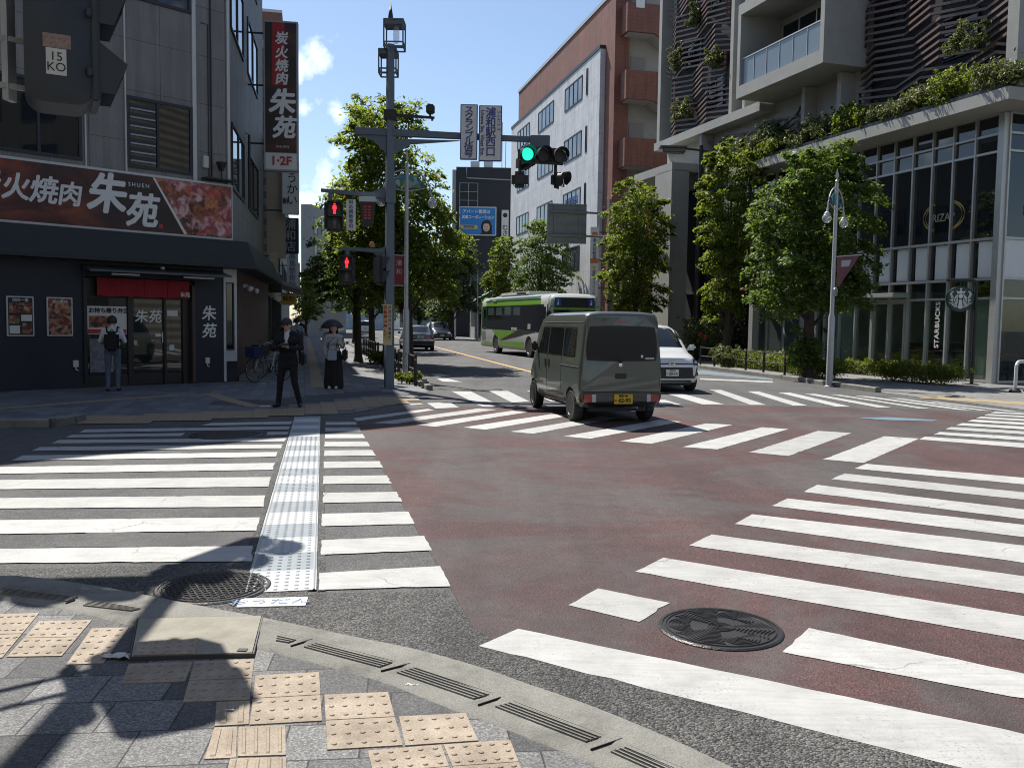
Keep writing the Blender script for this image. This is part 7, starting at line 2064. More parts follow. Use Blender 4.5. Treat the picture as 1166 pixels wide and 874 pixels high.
# --- white compact minivan coming towards us
MV = empty('minivan', (3.60, 23.9, 0), R(180 + 9), 'white compact minivan waiting behind the olive van', 'minivan')
M_WHITEP = paint('white_paint', (.62, .63, .63), .8)
def mini_ring(y):
    zt = interp([(-2.1, 1.0), (-2.05, 1.35), (-1.85, 1.62), (-1.2, 1.69), (.2, 1.67), (.55, 1.58), (1.0, 1.30), (1.36, 1.04), (1.8, .95), (2.02, .86), (2.11, .70), (2.13, .55)], y)
    wf = interp([(-2.1, .9), (-1.95, .98), (-1.5, 1), (1.2, 1), (1.7, .96), (2.0, .86), (2.11, .72), (2.13, .6)], y)
    zb = interp([(-2.1, .36), (-1.9, .24), (1.8, .20), (2.13, .26)], y)
    pts = [(0, zb), (.66, zb), (.76, zb + .02), (.82, zb + .14), (.845, .62), (.845, .82), (.83, .95), (.815, 1.02), (.745, 1.30), (.69, 1.50), (.64, 1.60), (.52, 1.665), (.3, 1.69), (0, 1.695)]
    return [(x * wf, z if z <= .62 else .62 + (z - .62) * max(.02, zt - .62) / (1.695 - .62)) if zt > .62 else (x * wf, min(z, zt)) for x, z in pts]
mys = [-2.1, -2.08, -2.05, -1.98, -1.85, -1.5, -1.2, -.6, 0, .2, .4, .55, .7, .85, 1.0, 1.18, 1.36, 1.55, 1.7, 1.85, 1.95, 2.02, 2.08, 2.11, 2.13]
MW = [(s * .74, y) for s in (-1, 1) for y in (-1.35, 1.38)]
mvb = Body('body', mys, mini_ring, M_WHITEP, MV, MW, .31, .19)
for (x, y) in MW: make_wheel(MV, x, y, .31, .18, 'spoke')
one_box('underbody', M_BLACK, MV, -.6, .6, -1.8, 1.8, .16, .4)
mvb.panel('windscreen', M_CARGLASS, 'top', [(-.70, 1.26), (.70, 1.26), (.585, .50), (-.585, .50)], .006, 10, .06)
mvb.panel('grille', M_BLACK, 'front', [(-.60, .36), (.60, .36), (.70, .63), (-.70, .63)], .014, 8, .16, .02)
mvb.panel('grille_bar', M_BLACK, 'front', [(-.66, .70), (.66, .70), (.66, .725), (-.66, .725)], .008, 8)
mvb.panel('lower_grille', M_BLACK, 'front', [(-.62, .27), (.62, .27), (.66, .315), (-.66, .315)], .010, 8, .1)
p, nn = mvb.hit('front', 0, .725)
mb = MB(); mb.lathe([(.075, -.012), (.075, .012), (.058, .012), (.058, -.012)], 20, 0, Matrix.Translation((0, p.y + .012, .725)) @ Matrix.Rotation(R(90), 4, 'X') @ Matrix.Diagonal((1.1, .72, 1, 1))); mb.lathe([(.03, -.01), (.03, .01), (.018, .01), (.018, -.01)], 14, 0, Matrix.Translation((0, p.y + .014, .73)) @ Matrix.Rotation(R(90), 4, 'X') @ Matrix.Diagonal((1, 1.4, 1, 1))); mb.build('oval_emblem', M_CHROME, MV, 40)
for s_ in (-1, 1):
    lo, hi = min(s_ * .56, s_ * .80), max(s_ * .56, s_ * .80)
    mvb.panel('headlight', mat('dark_lamp_unit', (.03, .03, .035), .1, spec=.9), 'front', [(lo, .68), (hi, .68), (hi, .84), (lo, .84)], .008, 5, .12)
    lo, hi = min(s_ * .60, s_ * .74), max(s_ * .60, s_ * .74)
    mvb.panel('lamp_lens', M_LAMPCLEAR, 'front', [(lo, .72), (hi, .72), (hi, .78), (lo, .78)], .013, 4, .2)
    p, nn = mvb.hit('front', s_ * .70, .45)
    lo, hi = min(s_ * .66, s_ * .75), max(s_ * .66, s_ * .75)
    mvb.panel('fog_light', M_BLACK, 'front', [(lo, .42), (hi, .42), (hi, .50), (lo, .50)], .016, 4, .35)
    mb = MB(); mb.bbox(s_ * .97 - .10, s_ * .97 + .10, .78, .90, 1.02, 1.17, .045); mb.tube([(s_ * .80, .84, 1.02), (s_ * .95, .84, 1.06)], .022, 6); mb.build('door_mirror', M_WHITEP, MV, 50)
for s_ in ('left', 'right'):
    for q in ([(-1.85, 1.05), (-1.0, 1.03), (-.98, 1.50), (-1.75, 1.50)], [(-.92, 1.03), (.02, 1.02), (.02, 1.50), (-.90, 1.50)], [(.10, 1.02), (1.0, 1.03), (.50, 1.46), (.10, 1.50)]):
        mvb.panel('side_window', M_CARGLASS, s_, q, .007, 6, .06)
mb = MB()
for s_ in ('left', 'right'):
    mvb.seam(mb, s_, [(-.95, .36), (-.95, 1.02)]); mvb.seam(mb, s_, [(.06, .36), (.06, 1.02)]); mvb.seam(mb, s_, [(1.05, .62), (1.0, 1.02)])
mvb.seam(mb, 'top', [(-.62, 1.95), (-.70, 1.40)]); mvb.seam(mb, 'top', [(.62, 1.95), (.70, 1.40)])
mb.build('shut_line', M_BLACK, MV)
p, nn = mvb.hit('front', 0, .50)
plate(MV, (0, p.y + .03, .50), R(180), False, '大宮 501', 'さ20-14')

# --- green and white bus
M_BUSG = paint('bus_light_green', (.17, .36, .030), .5); M_BUSD = paint('bus_dark_green', (.018, .075, .025), .5); M_BUSW = paint('bus_white', (.55, .57, .55), .5)
bxy = Vector((-.15 + 1.18, 46.75, 0))
BU = empty('bus', (1.05, 45.2, 0), R(180 + 18.4), 'light green and white city bus waiting behind the olive van', 'bus')
BL_, BW_ = 5.45, 1.23
def bus_ring(y):
    e = interp([(-5.45, .94), (-5.36, .985), (-5.2, 1), (5.0, 1), (5.25, .985), (5.40, .95), (5.45, .90)], y)
    zt = interp([(-5.45, 2.86), (-5.3, 2.96), (-5.0, 3.0), (5.0, 3.0), (5.3, 2.95), (5.45, 2.82)], y)
    pts = [(0, .30), (1.05, .30), (1.18, .33), (1.225, .45), (1.23, 1.0), (1.225, 1.25), (1.20, 2.0), (1.18, 2.55), (1.15, 2.80), (1.06, 2.94), (.8, 2.99), (0, 3.0)]
    return [(x * e, z if z < 2.5 else 2.5 + (z - 2.5) * (zt - 2.5) / .5) for x, z in pts]
bys = [-5.45, -5.42, -5.36, -5.2, -5.0, -4, -3, -2, -1, 0, 1, 2, 3, 4, 5.0, 5.15, 5.25, 5.35, 5.40, 5.45]
BWH = [(s * 1.02, y) for s in (-1, 1) for y in (-2.55, 2.75)]
bb_ = Body('body', bys, bus_ring, M_BUSW, BU, BWH, .48, .28, 1.2)
for (x, y) in BWH: make_wheel(BU, x + (.05 if x > 0 else -.05), y, .48, .27, 'cap', M_HUB)
one_box('underbody', M_BLACK, BU, -.85, .85, -5, 5, .28, .7)
def bus_side(name, m, q, off=.006, n=8, rnd=0): 
    for s_ in ('left', 'right'): bb_.panel(name, m, s_, q, off, n, rnd)
bus_side('roof_stripe', M_BUSD, [(-5.25, 2.70), (5.2, 2.70), (5.2, 2.90), (-5.25, 2.90)], .004)
bus_side('cant_stripe', M_BUSG, [(-5.3, 2.50), (5.25, 2.50), (5.25, 2.70), (-5.3, 2.70)], .0045)
bus_side('window_band', mat('bus_window_band', (.012, .013, .014), .06, spec=.7), [(-5.1, 1.30), (5.2, 1.22), (5.2, 2.50), (-5.1, 2.50)], .007, 10)
bus_side('skirt_stripe', M_BUSG, [(-5.35, .34), (-3.25, .34), (-3.25, .58), (-5.35, .58)], .005, 4); bus_side('skirt_stripe', M_BUSG, [(-1.9, .34), (2.1, .34), (2.1, .72), (-1.9, .66)], .005, 6)
for s_ in ('left', 'right'):
    # swept green wedge behind the rear wheel and the dark diagonal over it
    bb_.panel('green_wedge', M_BUSG, s_, [(-1.85, .74), (-1.80, .74), (1.4, 1.24), (-3.2, 1.26)], .0062, 8)
    bb_.panel('dark_diagonal', M_BLACK, s_, [(-1.7, .74), (-1.2, .74), (4.2, 1.28), (1.2, 1.28)], .0078, 8)
    for x0 in (-4.0, -2.55, -1.1, .35):
        bb_.panel('window_top_light', mat('pale_sliding_glass', (.06, .09, .09), .06, spec=.9), s_, [(x0, 2.02), (x0 + 1.05, 2.02), (x0 + 1.05, 2.42), (x0, 2.42)], .012, 3, .05)
    bb_.panel('side_window', M_CARGLASS, s_, [(3.9, 1.35), (5.0, 1.35), (4.95, 2.4), (3.9, 2.4)], .012, 4, .05)
    bb_.panel('rear_side_pillar', M_BUSG, s_, [(-5.33, .9), (-5.18, .9), (-5.14, 2.7), (-5.30, 2.7)], .0085, 5)
    bb_.panel('emergency_door', M_BUSD, s_, [(-4.95, 1.28), (-4.25, 1.28), (-4.25, 2.42), (-4.95, 2.42)], .010, 4); bb_.panel('emergency_door_window', M_CARGLASS, s_, [(-4.85, 1.42), (-4.35, 1.42), (-4.35, 2.35), (-4.85, 2.35)], .014, 4)
    bb_.panel('air_grille', mat('grille_grey', (.16, .17, .17), .6), s_, [(-5.1, .66), (-4.4, .66), (-4.4, 1.16), (-5.1, 1.16)], .008, 3)
    bb_.panel('sticker', M_BLIND, s_, [(2.6, 1.35), (3.0, 1.35), (3.0, 1.6), (2.6, 1.6)], .013, 2)
text('KOKUSAI', .19, M_LETTER, BU, (1.24, 0.6, 1.33), (R(90), 0, R(90)), bold=.004, sp=1.1)
# front: destination box, windscreen, mirrors
bb_.panel('front_surround', M_BUSG, 'front', [(-1.06, .45), (1.06, .45), (1.04, 2.92), (-1.04, 2.92)], .004, 10, .05)
bb_.panel('destination_box', M_BLACK, 'front', [(-.98, 2.36), (.98, 2.36), (.96, 2.80), (-.96, 2.80)], .012, 8, .06)
bb_.panel('windscreen', M_CARGLASS, 'front', [(-1.04, 1.15), (1.04, 1.15), (1.02, 2.26), (-1.02, 2.26)], .010, 8, .05)
bb_.panel('front_bumper', M_BUSW, 'front', [(-1.08, .36), (1.08, .36), (1.08, .75), (-1.08, .75)], .016, 6)
M_LED = mat('display_white_lit', (.6, .6, .55), .4, emit=(1, .98, .85), estr=.5)
M_PICTO = mat('pictogram_blue', (.015, .07, .30), .4)
FY = 5.495
text('回送', .30, M_LED, BU, (0, FY - .05 + .012, 2.60), (R(90), 0, R(180)), sp=1.6)
text('OUT OF SERVICE', .085, M_LED, BU, (0, FY - .05 + .012, 2.43), (R(90), 0, R(180)))
for s_ in (-1, 1):
    bb_.panel('pictogram_panel', M_PICTO, 'front', [(s_ * .80 - .13, 2.42), (s_ * .80 + .13, 2.42), (s_ * .80 + .13, 2.76), (s_ * .80 - .13, 2.76)], .018, 2)
    mb = MB(); mb.prism([(s_ * .8 - .03, 2.48), (s_ * .8 + .06, 2.48), (s_ * .8 + .02, 2.62), (s_ * .8 - .03, 2.62)], FY - .06, FY - .02, 'y'); mb.ball((s_ * .8, FY - .03, 2.68), .03, 0, 8); mb.build('pictogram', M_LETTER, BU)
    mb = MB(); mb.tube([(s_ * 1.0, 5.35, 2.45), (s_ * 1.25, 5.65, 2.40), (s_ * 1.32, 5.68, 2.2)], .025, 6); mb.bbox(s_ * 1.32 - .12, s_ * 1.32 + .12, 5.62, 5.74, 1.78, 2.2, .05); mb.build('mirror', M_BLACK if s_ > 0 else M_BUSG, BU, 50)
    bb_.panel('headlight', M_LAMPCLEAR, 'front', [(s_ * .82 - .17, .78), (s_ * .82 + .17, .78), (s_ * .82 + .17, .98), (s_ * .82 - .17, .98)], .02, 3, .2)
mb = MB(); mb.bbox(-.85, .85, -3.2, 1.5, 2.96, 3.20, .10); mb.bbox(-.6, .6, -4.6, -3.9, 2.96, 3.06, .04)
ac = mb.build('roof_unit', M_BUSW, BU, 40)
mb = MB()
for k in range(12): mb.box(.845, .862, -.2 + k * .12, -.13 + k * .12, 3.05, 3.15); mb.box(-.862, -.845, -.2 + k * .12, -.13 + k * .12, 3.05, 3.15)
mb.build('vent_slot', M_BLACK, ac)
text('国際興業', .15, M_LETTER, BU, (1.19, -2.9, 2.80), (R(90), 0, R(90)), bold=.004, sp=1.2)

# --- dark saloon, sports utility car and white hatchback farther off
def saloon(name, label, cat, loc, rz, m, L=4.6, Wd=1.7, H=1.42, hatch=False, tail=True):
    t = empty(name, loc, rz, label, cat)
    h = Wd / 2; a = L / 2
    if hatch:
        zt = [(-a, .75), (-a + .06, 1.0), (-a + .35, H * .93), (-a + .8, H), (a - 2.2, H), (a - 1.75, H * .93), (a - 1.1, 1.0), (a - .3, .88), (a, .6)]
    else:
        zt = [(-a, .72), (-a + .06, .92), (-a + .85, .98), (-a + 1.45, H * .96), (-a + 1.9, H), (a - 2.1, H), (a - 1.75, H * .95), (a - 1.2, .96), (a - .25, .82), (a, .58)]
    def ring(y):
        z1 = interp(zt, y); wf = interp([(-a, .90), (-a + .25, .98), (-a + .8, 1), (a - .8, 1), (a - .2, .93), (a, .8)], y); zb = interp([(-a, .34), (-a + .3, .22), (a - .3, .2), (a, .28)], y)
        pts = [(0, zb), (h * .8, zb), (h * .95, zb + .06), (h, .5), (h, .72), (h * .97, .86), (h * .85, H * .8), (h * .76, H * .93), (h * .62, H * .985), (0, H)]
        return [(x * wf, z if z <= .5 else .5 + (z - .5) * max(.03, z1 - .5) / (H - .5)) for x, z in pts]
    ysx = sorted(set([-a, -a + .03, -a + .06, -a + .15, a - .1, a - .03, a] + [y for y, z in zt] + [-a + .25 * k for k in range(1, int(L * 4))]))
    W4 = [(s * (h - .1), y) for s in (-1, 1) for y in (-a + .95, a - .85)]
    b = Body('body', ysx, ring, m, t, W4, .31, .19)
    for x, y in W4: make_wheel(t, x, y, .31, .18, 'cap', M_HUB)
    one_box('underbody', M_BLACK, t, -h + .25, h - .25, -a + .3, a - .3, .17, .4)
    if not hatch: b.panel('rear_window', M_CARGLASS, 'top', [(-h * .72, -a + .95), (h * .72, -a + .95), (h * .6, -a + 1.5), (-h * .6, -a + 1.5)], .006, 6, .05)
    else: b.panel('rear_window', M_CARGLASS, 'rear', [(-h * .72, 1.0), (h * .72, 1.0), (h * .6, H * .93), (-h * .6, H * .93)], .006, 6, .06)
    b.panel('windscreen', M_CARGLASS, 'top', [(-h * .76, a - 1.25), (h * .76, a - 1.25), (h * .62, a - 1.95), (-h * .62, a - 1.95)], .006, 6, .05)
    for s_ in ('left', 'right'):
        b.panel('side_window', M_CARGLASS, s_, [(-a + 1.35, .93), (-.05, .93), (-.05, H * .93), (-a + 1.75, H * .92)], .006, 5, .05); b.panel('side_window', M_CARGLASS, s_, [(.03, .93), (a - 1.5, .93), (a - 2.0, H * .92), (.03, H * .93)], .006, 5, .05)
    for s_ in (-1, 1):
        x0, x1 = (.34, .82) if not hatch else (.62, .86)
        lo, hi = min(s_ * h * x0, s_ * h * x1), max(s_ * h * x0, s_ * h * x1)
        z0, z1 = (.70, .84) if not hatch else (.80, 1.0)
        b.panel('tail_light', M_TAILRED, 'rear', [(lo, z0), (hi, z0), (hi, z1), (lo, z1)], .012, 4, .06)
        lo, hi = min(s_ * h * .5, s_ * h * .82), max(s_ * h * .5, s_ * h * .82)
        b.panel('headlight', M_LAMPCLEAR, 'front', [(lo, .58), (hi, .58), (hi, .70), (lo, .70)], .008, 4, .1)
        mb = MB(); mb.bbox(s_ * (h + .09) - .08, s_ * (h + .09) + .08, a - 1.75, a - 1.65, .92, 1.04, .03); mb.build('door_mirror', m, t, 50)
    b.panel('rear_bumper', M_BLACK if not hatch else m, 'rear', [(-h * .86, .36), (h * .86, .36), (h * .86, .58), (-h * .86, .58)], .03, 5, .05, .03)
    b.panel('bumper_trim', M_CHROME, 'rear', [(-h * .84, .585), (h * .84, .585), (h * .84, .61), (-h * .84, .61)], .034, 5)
    plate(t, (0, -a - .03, .76 if not hatch else .7), 0, False, '大宮 500', '12-45')
    b.panel('grille', M_BLACK, 'front', [(-h * .45, .46), (h * .45, .46), (h * .45, .66), (-h * .45, .66)], .008, 4, .05)
    plate(t, (0, a + .03, .44), R(180), False, '大宮 300', '31-08')
    return t
saloon('saloon_car', 'dark saloon taxi with wide red tail lights driving away on the left lane', 'car', (-5.55, 51.2, 0), R(12), paint('near_black_blue_paint', (.010, .012, .018), .9, .25))
saloon('sports_utility_car', 'dark blue car with headlights on coming round the far bend', 'car', (-6.6, 78.5, 0), R(180 + 14), paint('dark_navy_paint', (.015, .02, .035), .9, .25), 4.7, 1.85, 1.62, True)
saloon('hatchback_car', 'white hatchback in the distance between the left tree trunks', 'car', (-16.9, 101, 0), R(13), M_WHITEP, 4.2, 1.75, 1.62, True)

# --- bicycles leaning by the maroon wall
def bicycle(label, loc, rz, cover):
    t = empty('bicycle', loc, rz, label, 'bicycle', 'bicycles parked by the restaurant side wall')
    M_FRAME = mat('bicycle_silver', (.25, .26, .27), .35, metal=.7)
    for y in (-.53, .53):
        e = empty('wheel', (0, y, .33)); e.parent = t
        mb = MB(); mb.tube([(0, .315 * math.cos(R(a)), .315 * math.sin(R(a))) for a in range(0, 361, 15)], .016, 6); mb.build('tyre', M_RUBBER, e, 50)
        mb = MB(); mb.tube([(0, .295 * math.cos(R(a)), .295 * math.sin(R(a))) for a in range(0, 361, 15)], .009, 5)
        for k in range(14): mb.tube([(.02 * (-1) ** k, 0, 0), (0, .295 * math.cos(k * .4488), .295 * math.sin(k * .4488))], .0022, 3)
        mb.tube([(-.05, 0, 0), (.05, 0, 0)], .02, 8); mb.build('rim', M_FRAME, e)
    mb = MB(); r = .016
    mb.tube([(0, -.53, .33), (0, -.06, .30), (0, .36, .72)], r, 8); mb.tube([(0, -.06, .30), (0, -.20, .78)], r, 8); mb.tube([(0, -.53, .33), (0, -.17, .68)], r * .7, 8); mb.tube([(0, .53, .33), (0, .40, .62), (0, .34, .98)], r, 8); mb.tube([(0, -.15, .60), (0, .30, .58), (0, .37, .70)], r, 8)
    mb.build('frame', M_FRAME, t, 50)
    mb = MB(); mb.tube([(-.27, .16, 1.02), (-.22, .30, 1.05), (0, .34, 1.0), (.22, .30, 1.05), (.27, .16, 1.02)], .012, 8); mb.build('handlebar', M_FRAME, t, 50)
    mb = MB(); mb.bbox(-.08, .08, -.34, -.08, .80, .88, .035); mb.build('saddle', M_BLACK, t, 40)
    mb = MB(); mb.lathe([(.08, -.01), (.08, .01), (.0, .012)], 16, 0, Matrix.Translation((.04, -.06, .30)) @ Matrix.Rotation(R(90), 4, 'Y')); mb.tube([(.05, -.06, .30), (.05, .06, .18), (.12, .06, .18)], .01, 6); mb.build('crank', M_BLACKMETAL, t)
    mb = MB(); mb.tube([(0, -.53 + .36 * math.cos(R(a)), .33 + .36 * math.sin(R(a))) for a in range(20, 181, 16)], .012, 5); mb.build('mudguard', M_BLACKMETAL, t); mb = MB(); mb.tube([(0, .53 + .36 * math.cos(R(a)), .33 + .36 * math.sin(R(a))) for a in range(10, 130, 16)], .012, 5); mb.build('mudguard', M_BLACKMETAL, t)
    mb = MB(); mb.prism([(-.16, .66), (.16, .66), (.20, .94), (-.20, .94)], .42, .70, 'y'); mb.build('basket', mat('blue_basket_cover', (.008, .017, .07), .7, bump=.5, bscale=14) if cover else M_BLACKMETAL, t)
    return t
bicycle('bicycle with a blue covered basket by the maroon wall', (-6.55, 23.9, 0), R(150), True)
bicycle('bicycle with a plain dark basket behind the blue covered one', (-6.95, 25.6, 0), R(160), False)
# ---------------------------------------------------------------- people (local frame: facing -y, x to the picture's right)
def capsule(mb, a, b, ra, rb, m=0, seg=12, sq=1.0):
    a, b = Vector(a), Vector(b); d = b - a; L = d.length
    if L < 1e-6: d = Vector((0, 0, 1)); 
    q = Vector((0, 0, 1)).rotation_difference(d.normalized() if L > 1e-6 else Vector((0, 0, 1)))
    prof = []
    for i in range(6): t = -math.pi / 2 + i * math.pi / 10; prof.append((max(1e-5, ra * math.cos(t)), ra * math.sin(t)))
    for i in range(6): t = i * math.pi / 10; prof.append((max(1e-5, rb * math.cos(t)), L + rb * math.sin(t)))
    mb.lathe(prof, seg, m, Matrix.Translation(a) @ q.to_matrix().to_4x4() @ Matrix.Diagonal((1, sq, 1, 1)))

def seg_dist(p, a, b, ra, rb):
    ab = b - a; t = max(0, min(1, (p - a).dot(ab) / max(1e-9, ab.length_squared)))
    return (p - a - ab * t).length - (ra + (rb - ra) * t)

def body_mesh(bones, mats, parent, voxel=.012, smooth_it=4):
    """one continuous skin grown over tapered limbs; bones = (a, b, ra, rb, material index)"""
    mb = MB()
    for a, b, ra, rb, m in bones: capsule(mb, a, b, ra, rb)
    o = mb.build('body', mats[0], None)
    md = o.modifiers.new('r', 'REMESH'); md.mode = 'VOXEL'; md.voxel_size = voxel; md.adaptivity = 0
    ms = o.modifiers.new('s', 'SMOOTH'); ms.factor = .5; ms.iterations = smooth_it
    dg = bpy.context.evaluated_depsgraph_get()
    me = bpy.data.meshes.new_from_object(o.evaluated_get(dg)); o.modifiers.clear(); old = o.data; o.data = me; bpy.data.meshes.remove(old)
    me.name = 'body'
    me.materials.clear()
    for m in mats: me.materials.append(m)
    B_ = [(Vector(a), Vector(b), ra, rb, m) for a, b, ra, rb, m in bones]
    idx = []
    for p in me.polygons:
        c = p.center; best = min(B_, key=lambda q: seg_dist(c, q[0], q[1], q[2], q[3])); idx.append(best[4])
    me.polygons.foreach_set('material_index', idx)
    me.polygons.foreach_set('use_smooth', [True] * len(me.polygons))
    o.parent = parent
    return o

def hand(bones, wrist, d, palm_n, s, mi, curl=.5):
    """palm with five separate curled fingers; d along the hand, palm_n out of the palm"""
    w = Vector(wrist); d = Vector(d).normalized(); n = Vector(palm_n); n = (n - d * n.dot(d)).normalized(); x = d.cross(n)
    bones.append((w, w + d * .06 * s, .024 * s, .032 * s, mi))
    bones.append((w + d * .05 * s - x * .02 * s, w + d * .05 * s + x * .02 * s, .022 * s, .022 * s, mi))
    for k, (o, L) in enumerate(((-.030, .062), (-.010, .075), (.010, .070), (.029, .055))):
        b = w + d * .075 * s + x * o * s
        m1 = b + (d * math.cos(curl * .8) + n * math.sin(curl * .8)) * L * .5 * s
        e = m1 + (d * math.cos(curl * 1.9) + n * math.sin(curl * 1.9)) * L * .5 * s
        bones.append((b, m1, .0095 * s, .0088 * s, mi)); bones.append((m1, e, .0088 * s, .0075 * s, mi))
    tb = w + d * .03 * s - x * .028 * s; tm = tb + (d * .6 - x * .8).normalized() * .03 * s + n * .012 * s
    bones.append((tb, tm, .012 * s, .0105 * s, mi)); bones.append((tm, tm + (d * .9 + n * .4).normalized() * .032 * s, .0105 * s, .009 * s, mi))

def head_parts(root, c, r, fwd, tilt=0.0, hair='short', face=True):
    """eyes, mouth, ears and hair as children; c = skull centre"""
    c = Vector(c); f = Vector(fwd).normalized(); sx_ = f.cross(Vector((0, 0, 1))).normalized(); u = sx_.cross(f)
    M = Matrix((sx_, -f, u)).transposed().to_4x4(); M.translation = c     # local: -y is the face
    if face:
        mb = MB()
        for s_ in (-1, 1): mb.ball((s_ * r * .36, -r * .90, -r * .02), r * .10, 0, 8, (1.3, .6, .7)); mb.box(s_ * r * .36 - r * .2, s_ * r * .36 + r * .2, -r * .98, -r * .90, r * .18, r * .24)
        for v in range(len(mb.v)): mb.v[v] = tuple(M @ Vector(mb.v[v]))
        mb.build('eyes', M_INK, root)
        mb = MB(); mb.box(-r * .22, r * .22, -r * .99, -r * .9, -r * .62, -r * .55)
        for v in range(len(mb.v)): mb.v[v] = tuple(M @ Vector(mb.v[v]))
        mb.build('mouth', mat('lip_colour', (.32, .10, .09), .5), root)
    mb = MB()
    n = 20; V, F = [], []
    rnd = random.Random(int(c.x * 1000))
    rows = 9
    for i in range(rows + 1):
        el = R(90 - i * (150 if hair != 'short' else 118) / rows)
        for k in range(n):
            a = R(k * 360 / n); front = max(0.0, -math.sin(a))      # -y is front
            lo = R(24) if hair != 'short' else R(14)
            e2 = max(el, lo) if front > .45 else (max(el, R(-6)) if front > .15 else el)
            rr = r * (1.13 + .03 * rnd.random()) * (1.0 if front < .45 else 1.02)
            x, y, z = rr * math.cos(e2) * math.cos(a) * .95, rr * math.cos(e2) * math.sin(a) * 1.05, rr * math.sin(e2) * 1.1
            V.append((x, y + r * .03, z))
    for i in range(rows):
        for k in range(n): F.append((i * n + k, (i + 1) * n + k, (i + 1) * n + (k + 1) % n, i * n + (k + 1) % n))
    mb.add(V, F, 0, M)
    if hair == 'long':
        for k in range(9):
            a = R(20 + k * 17.5); b = Vector((r * 1.02 * math.cos(a), r * 1.0 * math.sin(a), r * .1))
            e = b + Vector((math.cos(a) * r * .12, r * .12, -r * 1.9))
            capsule(mb, M @ b, M @ e, r * .26, r * .16, 0, 8)
    o = mb.build('hair', M_HAIR, root, 70)
    return o

def head_bones(bones, neck, c, r, fwd, mi=0):
    c = Vector(c); f = Vector(fwd).normalized(); u = Vector((0, 0, 1)); sx_ = f.cross(u).normalized()
    bones.append((c + u * .012, c - u * .012, r * .95, r * .93, mi)); bones.append((c + f * r * .22 - u * r * .45, c + f * r * .42 - u * r * .86, r * .66, r * .42, mi))
    bones.append((c + f * r * .95 - u * r * .05, c + f * r * 1.12 - u * r * .30, r * .10, r * .15, mi))
    for s_ in (-1, 1): bones.append((c + sx_ * s_ * r * .96 + u * r * .12, c + sx_ * s_ * r * .97 - u * r * .22, r * .14, r * .10, mi))
    bones.append((neck, c - u * r * .5, .052, .05, mi))

M_SUIT = mat('navy_suit_cloth', (.006, .007, .011), .9, var=.4, vscale=6, bump=.25, bscale=60)
M_SHIRTW = mat('white_shirt_cloth', (.55, .56, .58), .85, bump=.2, bscale=30)
M_GREYSWEAT = mat('grey_sweater_cloth', (.36, .365, .375), .9, var=.3, vscale=8, bump=.3, bscale=50)
M_BLACKCLOTH = mat('black_cloth', (.010, .010, .011), .9, bump=.3, bscale=30)
M_JEANS = mat('faded_jeans_cloth', (.10, .13, .18), .9, var=.5, vscale=6, bump=.3, bscale=80)
M_SHOE = mat('black_leather', (.012, .011, .011), .35)
M_BLUECLOTH = mat('pale_blue_cloth', (.30, .34, .42), .9, bump=.2, bscale=30)

# man in a dark suit looking at his phone
P1 = empty('person', G(328, 463.5), 0, 'man in a dark suit standing at the crossing and looking down at a smartphone', 'person')
mats = [M_SKIN, M_SUIT, M_SHIRTW, M_SHOE]
bn = []
hipL, hipR = (-.09, 0, .92), (.10, 0, .92)
for hip, knee, ank, toe in ((hipL, (-.14, -.02, .50), (-.185, .02, .09), (-.23, -.14, .045)), (hipR, (.13, -.03, .50), (.215, .03, .09), (.26, -.13, .045))):
    bn.append((hip, knee, .092, .066, 1)); bn.append((knee, ank, .066, .050, 1)); bn.append(((ank[0], ank[1], .055), toe, .045, .038, 3))
bn += [((-.05, 0, .98), (.06, 0, .98), .118, .118, 1), ((-.055, -.005, 1.10), (.06, -.005, 1.10), .112, .112, 1), ((-.085, 0, 1.28), (.09, 0, 1.28), .115, .115, 1), ((-.125, .01, 1.385), (.13, .01, 1.385), .07, .07, 1), ((-.11, 0, 1.41), (0, 0, 1.455), .045, .05, 1), ((.11, 0, 1.41), (0, 0, 1.455), .045, .05, 1), ((0, 0, 1.38), (0, -.01, 1.46), .085, .06, 1),
       ((.0, -.088, 1.16), (.0, -.092, 1.40), .024, .046, 2), ((0, -.02, 1.45), (0, -.03, 1.48), .06, .055, 2)]
bn += [((-.06, 0, .90), (-.065, 0, .80), .10, .105, 1), ((.07, 0, .90), (.075, 0, .80), .10, .105, 1)]
shL, shR = (-.185, .01, 1.365), (.19, .01, 1.365)
elL, elR = (-.265, -.02, 1.13), (.27, -.03, 1.14)
wrL, wrR = (-.055, -.24, 1.17), (.09, -.23, 1.15)
for sh, el, wr in ((shL, elL, wrL), (shR, elR, wrR)):
    bn.append((sh, el, .062, .050, 1)); bn.append((el, wr, .050, .036, 1))
hand(bn, wrL, (.8, -.45, .25), (.2, -.2, 1), 1.0, 0, .9); hand(bn, wrR, (-.85, -.4, .2), (-.1, -.2, 1), 1.0, 0, .8)
hc = (.0, -.07, 1.595); hf = (.0, -.80, -.52)
head_bones(bn, (0, -.01, 1.45), hc, .098, (0, -.9, -.35))
body_mesh(bn, mats, P1)
head_parts(P1, hc, .098, (0, -.88, -.42))
ph = empty('smartphone', P1.location + Vector((.015, -.315, 1.215)), 0, 'smartphone held by the man in the dark suit', 'smartphone')
mb = MB(); mb.bbox(-.075, .075, -.006, .006, -.036, .036, .006); o = mb.build('case', M_BLACK, ph); o.rotation_euler = (R(-55), 0, 0)
mb = MB(); mb.box(-.068, .068, .0062, .0075, -.031, .031); o = mb.build('screen', M_CARGLASS, ph); o.rotation_euler = (R(-55), 0, 0)
bg = empty('shoulder_bag', P1.location + Vector((.255, .12, .93)), 0, 'black bag hanging behind the right hip of the man in the suit', 'bag')
